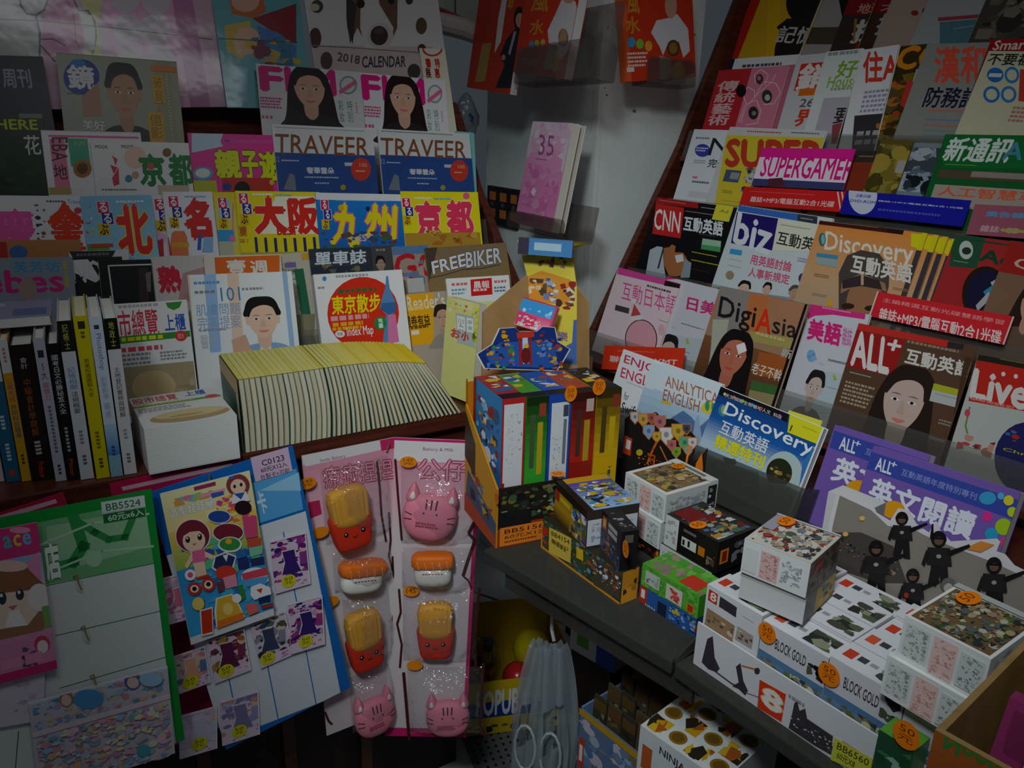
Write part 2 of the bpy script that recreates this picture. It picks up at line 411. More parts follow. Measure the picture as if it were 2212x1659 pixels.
# counter under the left rack
cA = flat(527, 980, SHELF) - dS * .9; cB = cA + dS * ((flat(1012, 905, SHELF) - cA).dot(dS) + .05)
rC = thing('display_counter', 'dark brown wooden counter below the left rack with a red-brown front edge', 'counter', (cA.x, cA.y, 0))
mb = MB(); top = [cA, cB, cB + dL * .13 - nL * .25, cB + dL * .10 - nL * .68, cA - nL * .62]
mb.prism([p + V((0, 0, 0)) for p in top][::-1], ZU * -.032, 'w'); mb.build('counter_top', WOOD, rC, weld=True, bevel=.003)
darkw = mat('dark_wood', '2c1712', .5, .3, noise=('1c0e0a', 8, (12, 12, 1)))
mb = MB(); q = cA - nS * .09; mb.box(V((q.x, q.y, 0)), (cB - cA), -nS * .25, ZU * (SHELF - .034), 'w'); mb.build('cabinet', darkw, rC)
mb = MB(); q = cA - nS * .02; mb.box(V((q.x, q.y, SHELF - .10)), (cB - cA), -nS * .02, ZU * .068, 'w'); mb.build('apron', WOOD, rC)
for k in range(7):
    mb = MB(); q = cA - nS * .088 + dS * (.1 + .17 * k); mb.box(V((q.x, q.y, .05)), dS * .025, nS * .012, ZU * .75, 'w'); mb.build('slat', WOOD, rC)
# right rack
tr_ = R1.pt(1525, 200); rR = thing('magazine_rack', 'brown tiered magazine rack right of the white pillar, full of English-learning magazines', 'rack', (tr_.x, tr_.y, 0))
for row, xa, y, fr in ((R1, 1570, 60, 3), (R2, 1545, 160, 3.6), (R3, 1490, 340, 3.6), (R4, 1408, 480, 4), (R5, 1322, 640, 5)):
    ledge(rR, row, xa, 2420, y, fr, lip=.08)
p0 = at(1525, 235, 2.235); p0n = p0.dot(nR); pd = dR * p0.dot(dR)
def rr(n_, z): q = nR * n_ + pd; return V((q.x, q.y, z))
m1, m5 = offb(R1), offb(R5)
side_panel(rR, [rr(p0n + .44, .85), rr(p0n + .392, .96), rr(p0n + .09, 1.47), rr(p0n + .06, 1.54), rr(m1 - .06, 1.9), rr(-2.19, 1.9), rr(-2.19, .87)][::-1], dR)
mb = MB(); mb.box(rr(-2.17, 1.9), -dR * 2.0, rr(-1.518, .9) - rr(-2.17, 1.9), -nR * .015, 'w'); mb.build('back_board', WOOD, rR)
mb = MB(); mb.box(rr(m5 - .05, .89), -dR * 2.0, nR * .262, ZU * -.04, 'w'); mb.build('base_board', WOOD, rR)
mb = MB(); mb.box(rr(m5 - .05, 0), -dR * 2.0, nR * .02, ZU * .85, 'w'); mb.build('cabinet', darkw, rR)
# ---------------------------------------------------------------- printed things
RIM = {'w': 'd8d4c8'}
def mag(row, TL, TR, ops, label, bg='w', layer=0, th=.006, h=None, name='magazine', cat='magazine', group=None,
        material=GLOSS, edge='d8d2c4', spine=None, film=False, parts=(), BL=None, gap=0):
    """a magazine or book standing in a row: cover with its print, block of pages behind it"""
    n = row.n; A, B = row.pt(*TL, layer), row.pt(*TR, layer)
    # keep clear of the neighbours already standing in this row: thinner, or a little to the front or back
    x0, x1 = sorted((A.dot(row.d), B.dot(row.d))); f = layer * .0075
    near = [q for q in row.reg if q[0] < x1 - .001 and q[1] > x0 + .001]
    lo = max([q[3] for q in near if q[2] <= layer], default=-9); hi = min([q[4] for q in near if q[2] > layer], default=9)
    f = min(f, hi - .0020)
    if f - lo < .0034: f = min(lo + .0042, hi - .0004)
    th = max(.0012, min(th, f - lo - .0022)); layer2 = f / .0075
    row.reg.append((x0, x1, layer, f + (.004 if film else .0004), f - th - .0009))
    layer = layer2; A, B = row.pt(*TL, layer), row.pt(*TR, layer)
    ex = (B - A).normalized(); ey = ex.cross(n).normalized()
    if ey.z > 0: ey = -ey
    W = (B - A).length
    if BL is not None: H = (row.pt(*BL, layer) - A).dot(ey)
    elif h is not None: H = h
    else: H = (min(A.z, B.z) - row.base - .0015 - (th + .001) * abs(n.z)) / max(.2, -ey.z) - (0 if ex.z > 0 else 0)
    ft = A + ex * W / 2 + ey * H
    t = thing(name, label, cat, ft - n * th / 2, group)
    mb = MB(); mb.box(A - n * .0008, ex * W, ey * H, n * .0008, bg)
    P = Panel(mb, A, ex, ey, W, H); P.draw(ops); mb.build('cover', material, t)
    mb = MB(); i = .0012
    mb.box(A + ex * i * .5 + ey * i - n * th, ex * (W - i * 1.5), ey * (H - i), n * (th - .001), edge); mb.build('pages', MATTE, t)
    mb = MB(); mb.box(A - n * (th + .0008), ex * W, ey * H, n * .0008, bg)
    mb.box(A - n * th - ex * .0004, ex * .0006, ey * H, n * (th - .0008), spine or bg); mb.build('back_cover', material, t)
    if film:
        mb = MB(); Q = A + n * .0022 - ex * .0002 + ey * .001; nx, ny = 10, 12; r = random.Random(int(W * 1e5))
        g = [[Q + ex * (W + .0004) * i_ / nx + ey * (H - .002) * j / ny + n * r.uniform(0, .0012) for i_ in range(nx + 1)] for j in range(ny + 1)]
        for j in range(ny):
            for i_ in range(nx): mb.poly([g[j][i_], g[j + 1][i_], g[j + 1][i_ + 1], g[j][i_ + 1]], 'w')
        mb.build('plastic_sleeve', FILM, t, smooth=True, weld=True)
    t['_f'] = 0; del t['_f']
    t_panel[t.name] = (A, ex, ey, n, W, H)
    return t
t_panel = {}
def sticker(t, x, y, w_, h_, col, name='price_sticker', text=None, tcol='3a2a20', rot=0, plane=None, lift=.004, round_=True, label=None):
    """a sticker stuck on thing t, at the point seen at x, y on plane (point, ex, ey)"""
    A, ex, ey = plane if plane else t_panel[t.name][:3]
    n = ey.cross(ex).normalized(); c = hit(x, y, A + n * lift, n)
    ex2 = ex * cos(rot) + ey * sin(rot); ey2 = ey * cos(rot) - ex * sin(rot)
    mb = MB(); o_ = c - ex2 * w_ / 2 - ey2 * h_ / 2
    P = Panel(mb, o_, ex2, ey2, w_, h_)
    if round_: P.ell(0, 0, w_, h_, col)
    else: P.shape([(0, 0), (w_, 0), (w_, h_), (0, h_)], col)
    if text:
        ln = text.split('\n'); k = len(ln)
        for i, s_ in enumerate(ln):
            a0, a1 = (.22, .78) if round_ else (.08, .92); hh = .62 / k
            v0 = .19 + i * hh; P.text(s_, (w_ * a0, h_ * v0), (w_ * (a1 - a0), 0), (0, h_ * hh * .8), tcol)
    for i in range(len(mb.v)): mb.v[i] = tuple(V(mb.v[i]) + n * .0004)
    o = mb.build(name, CARD, t)
    if label: o['label'] = label
    return o
def RURU(x0, y0, x1, y1):
    h = (y1 - y0) / 3; w_ = (x1 - x0) * .74; s_ = x1 - x0 - w_
    return [('R', x0 - 1, y0 - 1, x0 + w_ + 1, y0 + h + 1, 'w'), ('R', x0 + s_ - 1, y0 + h - 1, x1 + 1, y0 + 2 * h + 1, 'w'),
            ('R', x0, y0, x0 + w_, y0 + h, 'd01850'), ('R', x0 + s_, y0 + h, x1, y0 + 2 * h, 'ind'), ('R', x0 + 2, y0 + 2 * h, x0 + w_ + 2, y1, 'd8b010'),
            ('T', 'る', x0 + 4, y0 + 2, x0 + w_ - 4, y0 + h - 2, 'w', .03), ('T', 'る', x0 + s_ + 4, y0 + h + 2, x1 - 4, y0 + 2 * h - 2, 'w', .03),
            ('T', 'ぶ', x0 + 5, y0 + 2 * h + 2, x0 + w_ - 1, y1 - 2, 'k', .03)]
# ---------------------------------------------------------------- left rack, top to bottom
LP = Row(nL, -1.575, 1.30, radians(14))
mag(LP, (-40, -45), (457, -22), [
    ('Q', [(-40, -30), (88, -30), (92, 140), (-40, 140)], 'c8c6c0'), ('Q', [(88, -10), (160, -10), (180, 70), (175, 125), (92, 125)], 'e090b8'),
    ('Q', [(160, -30), (225, -30), (212, 60), (222, 130), (180, 128), (200, 60)], 'd8d080'), ('R', 215, -30, 460, 250, 'e8a0c8'),
    ('E', 40, -45, 105, 34, 'c8c6c0'), ('PL', [(42, -10), (45, 12), (58, 30), (78, 33), (95, 22), (103, 0), (103, -30)], 6, '3a3438'), ('PL', [(78, 36), (86, 70), (86, 125)], 6, '3a3438'), ('PL', [(155, -10), (170, 22), (190, 24), (204, 45), (208, 80), (200, 115)], 6, '3a3438'),
    ('PL', [(140, -10), (158, 30), (162, 60), (164, 90), (178, 118)], 4, 'b05880'), ('Q', [(172, 28), (198, 34), (202, 60), (176, 56)], 'd8d4cc'), ('Q', [(180, 62), (206, 60), (204, 108), (182, 112)], 'd8d4cc'),
    ('PL', [(90, 85), (115, 84), (140, 98)], 4, '3a3438'), ('PL', [(90, 100), (118, 132)], 5, '3a3438')] +
    [('E', x - 32, y - 32, x + 32, y + 34, 'd4c0cc') for x, y in ((272, -5), (338, 0), (275, 62), (335, 62), (282, 130), (345, 128), (330, -30))] +
    [('PL', [(-40, 40), (90, 45), (240, 60), (457, 85)], 3, '5a4a50'), ('L', 375, 185, 430, 215, 3, 'c8a0a8'), ('R', 411, -30, 415, 250, 'c070a0')],
    'large pink party sheet with white petals and black outlines at the top left corner', bg='d8a8c0', BL=(-40, 238), name='wall_poster', cat='poster', film=True, layer=0)
mag(LP, (452, -50), (642, -35), [('G', 0, 0, 1, 1, '58a8b0', '78b8c0'), ('Q', [(490, -30), (560, -40), (575, 25), (548, 40), (500, 30)], 'c86828'), ('E', 500, -20, 560, 26, 'e0a890'), ('Q', [(545, 40), (640, 8), (640, 95), (600, 75)], '901828'),
    ('Q', [(485, 55), (540, 45), (552, 100), (520, 128), (490, 110)], 'd8b848'), ('E', 505, 58, 562, 118, 'e8b898'), ('Q', [(555, 55), (600, 70), (640, 100), (640, 140), (570, 120)], '5080c0'), ('Q', [(530, 85), (650, 130), (650, 142), (525, 100)], 'd8b040'), ('S', 540, 80, 640, 190, ['4080a0', '306890', 'c8a848', '803858'], 26, 3, .3), ('PL', [(452, 82), (642, 92)], 3, '40606a')],
    'teal and red bagged gift sheet hanging between pink sheet and dog calendar', bg='6ab0b4', BL=(452, 232), name='wall_poster', cat='poster', film=True, layer=1.6)
# dog calendar
mag(LP, (648, -60), (940, -45), [('R', 640, 97, 945, 180, 'cdb8b8'),
    ('Q', [(748, -60), (860, -60), (858, 60), (848, 84), (820, 106), (792, 96), (772, 60), (756, 95), (748, 40)], '70503c'), ('Q', [(780, -60), (806, -60), (820, 10), (850, 60), (846, 84), (822, 108), (790, 106), (778, 60)], 'd8d4d0'), ('E', 792, 50, 850, 106, 'd0c4c0'), ('E', 800, 56, 838, 98, '402828'), ('E', 808, 60, 830, 74, '5a4040'),
    ('E', 770, -2, 788, 18, '1c1412'), ('E', 838, -8, 852, 10, '1c1412'), ('Q', [(748, -10), (770, 10), (762, 96), (750, 60)], '3c2c30'), ('E', 672, 0, 698, 28, '503c34'), ('E', 668, 60, 694, 104, '5a3030'), ('E', 898, 38, 922, 74, '584a30'), ('E', 876, -10, 892, 10, '3c3428'), ('E', 902, 95, 920, 116, '5c2c24'), ('E', 692, 112, 718, 150, '58403c'), ('E', 880, 138, 908, 170, '403a34'), ('E', 670, 8, 690, 24, 'c8b8a8'),
    ('TA', '2018', (730, 113), (778, 121), (728, 131), '5a4c44', .02), ('TA', 'CALENDAR', (782, 122), (876, 121), (782, 146), '3a3034', .02), ('PL', [(645, 97), (760, 103), (940, 116)], 3, '8a7c7c')],
    'white wall calendar with a brown and white dog and small dogs around it', bg='d8d4d4', BL=(648, 300), name='wall_calendar', cat='calendar', film=True, layer=2.8)
mag(L1, (906, 104), (961, 106), [('E', 912, 90, 956, 122, 'c04030'), ('E', 915, 86, 953, 118, 'd8d0c4'), ('T', '書', 918, 126, 932, 146, 'c02820', .04), ('T', '展', 918, 148, 932, 168, '6a3028', .04), ('T', '特', 938, 126, 951, 146, 'c02820', .04), ('T', '惠', 938, 148, 951, 168, 'c02820', .04)],
    'cream tag card with red characters standing right of the dog calendar', bg='d8d0bc', layer=0, name='tag_card', cat='card', th=.002)
# row under the posters
mag(L1, (-60, 118), (92, 122), [('T', '周刊', 2, 148, 70, 190, '8c8ca0', .02)], 'dark navy weekly with grey two-character title at the far left', bg='2a2a3c', layer=0)
mag(L1, (121, 113), (381, 133), [('R', 121, 113, 381, 135, '8c8a70'), ('R', 330, 130, 385, 310, '9c9a78'), ('E', 137, 128, 215, 205, '243a90'), ('E', 150, 128, 185, 150, '3070b8'), ('T', '鏡', 144, 140, 206, 194, 'd8d8d0', .03), ('L', 145, 200, 180, 208, 1, '606050'),
    ('Q', [(176, 210), (212, 178), (222, 250), (180, 252)], 'b08068'), ('P', 202, 136, 342, 330, 'hair', 'b88868', '1c1c1c'), ('R', 325, 141, 381, 157, 'd87830'), ('R', 327, 162, 357, 224, 'd8a010'), ('T', '破\n局', 330, 165, 354, 222, '8a6a08'), ('T', '5', 338, 226, 348, 240, 'd8a010'), ('R', 318, 242, 358, 310, 'd8a010'), ('T', '億\n影', 322, 246, 354, 300, '8a6a08'), ('L', 361, 164, 373, 310, 22, 'c8c8c0'), ('T', '美好', 178, 260, 228, 283, 'e8e8e0', .01)],
    'gossip weekly with a blue round logo and a smiling man with dark hair', bg='a0a08c', layer=1)
fhm = lambda a: [('T', 'F', a + 8, 143, a + 55, 196, 'e01878', .05), ('T', 'H', a + 60, 147, a + 112, 202, 'e01878', .05), ('T', 'M', a + 118, 150, a + 172, 205, 'e01878', .05)]
for x0, y0, x1, y1, lay, lb in ((553, 137, 778, 156, 1, 'pink-titled magazine with a long-haired woman, under the dog calendar, left copy'), (774, 156, 961, 174, 0, 'pink-titled magazine with a long-haired woman, right copy beside the tag card')):
    k = (x1 - x0) / 225; dy = y0 - 137
    X = lambda v: x0 + (v - 553) * k
    mag(L1, (x0, y0), (x1, y1), [('T', 'F', X(562), 144 + dy, X(610), 197 + dy, 'e02080', .06), ('T', 'H', X(616), 146 + dy, X(668), 201 + dy, 'e02080', .06), ('T', 'M', X(672), 149 + dy, X(725), 205 + dy, 'e02080', .06),
        ('E', X(733), 164 + dy, X(771), 204 + dy, '909c98'), ('E', X(737), 168 + dy, X(767), 200 + dy, 'd8d8d4'), ('Q', [(X(731), 196 + dy), (X(768), 172 + dy), (X(772), 180 + dy), (X(735), 204 + dy)], 'e06898'),
        ('P', X(600), 144 + dy, X(742), 290 + dy, '2a1c1c', 'd8a890', '302828', True), ('L', X(561), 209 + dy, X(616), 238 + dy, 4, 'd85088'), ('L', X(565), 249 + dy, X(598), 262 + dy, 1, 'd85088'),
        ('T', '彩\n妝', X(730), 217 + dy, X(745), 264 + dy, '78a098'), ('T', '特\n別', X(748), 217 + dy, X(764), 264 + dy, '78a098'), ('L', X(768), 222 + dy, X(773), 246 + dy, 5, 'e06898')], lb, bg='e0dee0', layer=lay, film=lay == 1)
# green magazine row
mag(L2, (-80, 243), (92, 246), [('T', 'WHERE', -58, 257, 82, 280, 'a8b010', .03), ('T', '花', 50, 292, 90, 334, 'c8ccc8', .01), ('S', -80, 330, 92, 420, ['20301c', '283c24', '34402c'], 14, 4, .3), ('R', 40, 243, 92, 256, '687868')],
    'dark green magazine with yellow capitals and a white flower character, far left', bg='22361f', layer=0)
mag(L2, (88, 281), (303, 286), [('R', 88, 281, 310, 289, 'd8c8cc'), ('R', 104, 291, 300, 300, 'd86890'), ('R', 106, 300, 152, 405, 'd87890'), ('TA', 'EBA', (146, 297), (146, 348), (112, 297), '502838', .01), ('T', '地', 114, 355, 147, 387, '502838', .01), ('R', 146, 299, 196, 360, '40a080'), ('T', '九州', 158, 304, 184, 315, 'c8b828'), ('E', 158, 345, 198, 384, 'a86818'), ('E', 166, 352, 190, 376, '603810'), ('R', 105, 405, 155, 420, 'b89858')],
    'white travel guide with a pink strip and a teal panel, left of white Kyoto guide', bg='e0dee0', layer=1)
mag(L2, (195, 303), (407, 309), [('T', 'MOOK', 205, 313, 233, 321, '403c30', .03), ('T', 'MOOK', 262, 313, 290, 321, '403c30', .03), ('E', 268, 316, 316, 364, 'e8c0ac'), ('Q', [(242, 336), (254, 344), (250, 358)], 'd03048'), ('Q', [(238, 356), (254, 362), (246, 376)], 'd03048'), ('Q', [(242, 385), (256, 362), (258, 398), (246, 402)], 'd03048'), ('T', '京', 299, 334, 358, 400, '147838', .05), ('T', '都', 362, 334, 420, 404, '147838', .04), ('E', 351, 320, 370, 339, '805030'), ('R', 318, 352, 332, 366, 'd05048'), ('E', 270, 378, 286, 394, '388890'), ('E', 285, 370, 300, 386, 'c89868'), ('L', 220, 408, 300, 414, 1, '807068'), ('R', 340, 400, 410, 420, 'c8b098')],
    'white Kyoto travel guide with large green characters and red leaves', bg='e2e0de', layer=2.2)
mag(L2, (405, 287), (592, 292), [('R', 405, 287, 414, 420, 'e85838'), ('Q', [(414, 288), (482, 289), (476, 306), (482, 316), (414, 330)], 'b8d0dc'), ('R', 486, 300, 590, 311, 'd84898'), ('L', 486, 302, 500, 310, 1, '5838a0'), ('T', '親', 463, 325, 522, 386, 'd8d800', .05, '18581c', .09), ('T', '子', 520, 328, 560, 384, 'd8d800', .05, '18581c', .09), ('T', '遊', 558, 328, 612, 388, 'd8d800', .05, '18581c', .09), ('E', 417, 360, 460, 390, '50a0c0'), ('E', 422, 364, 454, 384, 'd8d8d0'), ('R', 416, 390, 470, 415, 'b8b828'), ('R', 478, 384, 592, 420, 'b83028'), ('E', 506, 392, 540, 425, '141414'), ('E', 480, 395, 500, 412, '283c90'), ('E', 582, 388, 592, 400, 'c8b818')],
    'hot pink family travel guide with fat yellow characters', bg='e03090', layer=1)
for x0, y0, x1, y1, lay, lb in ((587, 268, 804, 278, 2, 'travel magazine with brown capitals over blue, left copy beside the pink guide'), (816, 278, 1014, 289, 1, 'travel magazine with brown capitals over blue, right copy nearest the pillar')):
    k = (x1 - x0) / 217; dy = y0 - 268; X = lambda v: x0 + (v - 587) * k; ky = .93 if x0 > 800 else 1; Y = lambda v: y0 + (v - 268) * ky
    mag(L2, (x0, y0), (x1, y1), [('B', 0, .215, 1, 1, '204890'), ('G', 0, .5, 1, 1, '204890', '304868'), ('L', X(596), Y(277), X(800), Y(283), 1, '808890'), ('TA', 'TRAVEER', (X(594), Y(289)), (X(796), Y(298)), (X(594), Y(331)), '8a4a28', .012),
        ('T', '12', X(595), Y(338), X(604), Y(350), 'a0b0d8'), ('L', X(608), Y(345), X(650), Y(351), 1, 'c8d0e0'), ('T', '奢華雲朵', X(662), Y(361), X(722), Y(376), 'e0e0e4', .03), ('L', X(658), Y(381), X(734), Y(388), 1, 'b8c0d0'), ('L', X(680), Y(394), X(714), Y(400), 1, 'b8c0d0'), ('R', X(744), Y(351), X(766), Y(359), 'c8c8d8'), ('E', X(758), Y(341), X(801), Y(391), 'd03820'), ('T', '100', X(776), Y(352), X(793), Y(361), 'e8b0a0'), ('L', X(768), Y(368), X(792), Y(374), 1, 'e8b0a0'), ('Q', [(X(612), Y(410)), (X(626), Y(374)), (X(636), Y(378)), (X(640), Y(412))], '788088'), ('E', X(735), Y(399), X(747), Y(411), 'a89828')], lb, bg='dcdcdc', layer=lay, film=True)
mag(L2, (985, 283), (1024, 287), [('B', 0, 0, 1, 1, '70b0b0')], 'magazine with a teal edge half hidden behind the right blue travel copy', bg='70b0b0', layer=0)
# the row of rururu guides
mag(L3, (-90, 421), (180, 424), [('T', '慶', -10, 455, 77, 540, 'e858a0', .06), ('T', '金', 104, 442, 183, 540, 'e03810', .09), ('L', 100, 433, 138, 440, 1, '585858'), ('T', 'Travel', 145, 431, 176, 440, '3888c8'), ('S', 72, 436, 104, 520, ['383050', '786858', '905838', '403848'], 12, 8, .3), ('R', -90, 520, 180, 580, 'b87848'), ('R', -90, 524, 20, 580, 'b03028'), ('E', 20, 530, 60, 560, '4068a0'), ('E', 160, 448, 176, 462, 'c83858')],
    'white city guide with a pink and an orange-red character, far left of its row', bg='e0dee4', layer=0)
mag(L3, (173, 424), (326, 421), [('G', 0, 0, 1, .7, '80b8d8', 'a0d0e8'), ('R', 173, 528, 240, 560, '58a048'), ('T', '北', 247, 446, 330, 545, 'e02c28', .05, 'e8d818', .08)] + RURU(209, 436, 246, 508) + [('L', 250, 434, 315, 441, 1, 'e0e8f0'), ('S', 178, 436, 206, 520, ['d05840', 'e0c830', '3888c8', 'f0f0f0'], 10, 3, .3), ('R', 195, 528, 245, 533, 'd04828')],
    'pale blue guide with a red and yellow character for north', bg='98c8e0', layer=1.2)
mag(L3, (322, 421), (440, 420), RURU(333, 430, 368, 500) + [('E', 325, 500, 358, 530, 'e0a8c8'), ('Q', [(340, 520), (352, 515), (355, 560), (336, 560)], 'c02830')],
    'white guide mostly hidden, only its logo strip showing, right of blue guide', bg='dcd8e0', layer=0)
mag(L3, (351, 414), (458, 414), RURU(363, 424, 394, 493) + [('T', '名', 396, 433, 456, 512, 'd02820', .08), ('L', 398, 423, 450, 429, 1, '88a8d0'), ('Q', [(370, 506), (376, 499), (398, 499), (404, 512), (408, 552), (366, 552)], 'e07848'), ('Q', [(372, 524), (408, 524), (408, 534), (372, 534)], 'd0a030'), ('Q', [(352, 514), (364, 512), (372, 552), (345, 552)], 'c82828'), ('Q', [(428, 508), (436, 506), (434, 540), (426, 540)], '2860b0'), ('Q', [(440, 512), (460, 512), (460, 545), (436, 545)], '88b0d8')],
    'white guide with one red character and an orange barrel', bg='dedce4', layer=2)
mag(L3, (455, 415), (530, 415), [('R', 455, 415, 510, 450, 'd8c818'), ('R', 457, 424, 469, 552, 'e058a8'), ('R', 469, 430, 500, 470, '90c0e0'), ('R', 469, 497, 508, 522, '3898d0'), ('R', 469, 522, 508, 560, 'b8b8a0')] + RURU(470, 427, 498, 494) + [('E', 495, 508, 508, 522, 'e070b0'), ('PL', [(503, 440), (503, 500)], 3, 'e070b0')],
    'guide with pink edge mostly hidden, left of yellow Osaka guide', bg='d8c850', layer=1)
mag(L3, (508, 412), (690, 415), [('R', 508, 412, 700, 424, 'e0d018'), ('Q', [(596, 424), (690, 424), (690, 505), (560, 505)], 'ece8d0'), ('T', '大', 547, 427, 618, 502, 'd8281c', .07, 'e8e4d8', .09), ('T', '阪', 622, 429, 690, 504, 'd8281c', .05, 'e8e4d8', .08), ('T', 'BEST', 598, 491, 643, 507, 'c83018', .05), ('L', 545, 418, 590, 425, 1, 'f0f0f0'), ('L', 595, 420, 640, 426, 1, '58a8d8')] + RURU(515, 418, 544, 485) +
    [('R', x, 515 - abs(610 - x) * .04, x + 9, 545, '282c68') for x in range(549, 684, 21)] + [('L', 512, 488, 540, 530, 3, 'c89018'), ('R', 508, 546, 700, 575, 'b0a850'), ('E', 518, 490, 532, 508, 'b06020')],
    'yellow Osaka guide with two red characters', bg='e0cc14', layer=2.4)
mag(L3, (681, 416), (867, 420), [('B', 0, 0, 1, .06, 'dad8dc'), ('G', 0, .06, 1, .5, '1878c8', '2060b0'), ('L', 725, 431, 860, 437, 1, 'a8c8e8'), ('TA', '九', (722, 440), (780, 446), (716, 528), 'e0d010', .05, 'e05898', .09), ('TA', '州', (792, 440), (856, 446), (789, 512), 'e0d010', .04, 'e05898', .08), ('T', 'BEST', 758, 507, 806, 521, 'c8b8b0', .03), ('S', 684, 500, 865, 545, ['386838', '783828', '304878', '585040'], 22, 6, .35), ('E', 730, 442, 742, 456, 'd8a818'), ('E', 790, 446, 798, 456, '282048')] + RURU(692, 432, 716, 496),
    'blue Kyushu guide with yellow characters edged in pink', bg='2070b8', layer=3.2)
mag(L3, (865, 413), (1032, 415), [('T', '京', 896, 437, 956, 514, 'e03858', .06, 'f0e8e8', .08), ('T', '都', 962, 435, 1024, 514, 'e03858', .05, 'f0e8e8', .07), ('L', 894, 426, 935, 432, 1, 'e0e8f0'), ('L', 938, 428, 978, 434, 1, '48a0d8'), ('E', 1000, 416, 1014, 430, 'e05888'), ('R', 866, 504, 1040, 540, 'b08830'), ('S', 920, 498, 1032, 528, ['a86828', 'c09840', '885020'], 12, 5, .5)] + RURU(868, 428, 893, 486),  # brown band at the bottom: reflected tint of the acrylic lip, coloured in
    'yellow Kyoto guide with two pink-red characters, nearest the pillar', bg='e0d018', layer=3.9)
# fourth row
mag(L4, (-70, 558), (156, 555), [('T', '芙芳坊', 27, 565, 130, 587, '3890b8', .02), ('T', 'ebes', -40, 586, 138, 629, 'c82878', .035), ('T', '特\n輯', 135, 562, 150, 622, 'b8a828', .02), ('E', 40, 600, 80, 650, 'a08880')],
    'grey-blue magazine with magenta letters and teal characters above the book row', bg='8890a0', layer=1)
mag(L4, (149, 543), (276, 539), [('Q', [(149, 543), (250, 541), (240, 560), (160, 562)], '302c34'), ('R', 149, 558, 276, 660, '1c1a1c'), ('Q', [(152, 562), (190, 560), (215, 600), (205, 610), (152, 585)], 'd8d8dc'), ('T', 'NO', 154, 565, 222, 608, 'd0d0d4', .03), ('Q', [(160, 606), (180, 596), (176, 612)], '1c1a1c'), ('L', 165, 548, 240, 555, 1, '706878')],
    'black and white magazine with huge white letters behind the book row', bg='d0d0d4', layer=.9)
mag(L4, (212, 563), (326, 560), [('B', .0, 0, 1, 1, '141416'), ('PL', [(330, 571), (234, 574), (246, 662)], 4, 'c8c8c4'), ('Q', [(298, 580), (318, 578), (322, 655), (302, 655)], '342824'), ('Q', [(314, 590), (326, 586), (326, 630), (318, 630)], '686460')],
    'black magazine with a thin white inner frame', bg='b8b4b4', layer=2)
mag(L4, (323, 555), (445, 551), [('T', '熟', 340, 577, 395, 629, 'c82038', .06), ('Q', [(395, 590), (445, 575), (445, 650), (385, 650)], 'b89090'), ('Q', [(440, 554), (445, 556), (445, 570), (438, 564)], 'd04848')],
    'pale grey magazine with one red block character', bg='c8c0bc', layer=1.4)
mag(L4, (440, 553), (606, 549), [('Q', [(463, 556), (604, 551), (604, 590), (466, 594)], 'e06820'), ('T', '壹', 489, 562, 532, 592, 'e8e0d8', .03), ('T', '週', 540, 564, 580, 592, 'e8e0d8', .03)],
    'white magazine with an orange top band behind the portrait book', bg='d8d0c4', layer=2.4)
mag(L4, (604, 549), (700, 541), [('S', 604, 560, 670, 760, ['b0a890', '888070', '407858', '605848', 'c0b8a0'], 26, 12, .35), ('R', 614, 568, 640, 577, '7868a0'), ('L', 614, 582, 650, 594, 2, '908878'), ('R', 650, 548, 668, 560, 'd8a028'), ('R', 655, 580, 664, 760, '286848'), ('Q', [(636, 680), (680, 678), (678, 745), (640, 745)], '8c8468')],
    'beige picture magazine seen in the gap between portrait book and Tokyo guide', bg='c0b8a8', layer=1)
mag(L4, (667, 538), (799, 533), [('R', 667, 560, 799, 620, '383c44'), ('TA', '單車誌', (680, 545), (790, 539), (681, 576), 'c8d0d8', .025), ('R', 667, 578, 799, 590, '2c3440'), ('S', 690, 572, 780, 600, ['585c50', '787050', '303028'], 12, 5, .4)],
    'dark cycling magazine with three large white characters', bg='303840', layer=3)
mag(L4, (797, 532), (850, 530), [('L', 812, 538, 835, 545, 1, '888888'), ('P', 805, 552, 842, 610, 'hair', '988070', '282424')],
    'dark grey magazine sliver with a small figure right of the cycling magazine', bg='484444', layer=2)
mag(L4, (846, 533), (926, 529), [('R', 846, 533, 926, 547, '5878a0'), ('T', 'GQ', 850, 550, 960, 606, 'b82028', .03), ('S', 866, 560, 920, 620, ['5080a8', 'b09080', '687890'], 9, 3, .4), ('R', 878, 602, 918, 630, 'b8b8b4')],
    'magazine with a big red letter G half covered by the tan biker magazine', bg='a08c80', layer=2.4)
mag(L4, (917, 536), (1093, 524), [('G', 0, 0, 1, .6, '80684c', '907848'), ('Q', [(917, 536), (945, 534), (920, 640), (912, 640)], '4c4038'),
    ('TA', 'FREE', (932, 566), (1003, 548), (936, 592), 'd8d8e0', .03, '2a2830', .07), ('TA', 'BIKER', (1006, 546), (1081, 535), (1008, 578), 'c8ccd8', .03, '2a2830', .07), ('PL', [(930, 600), (960, 594), (1000, 582), (1040, 580), (1078, 572)], 3, '40404c')],
    'tan motorcycle magazine with slanted ornate lettering', bg='8c7448', layer=3.6)
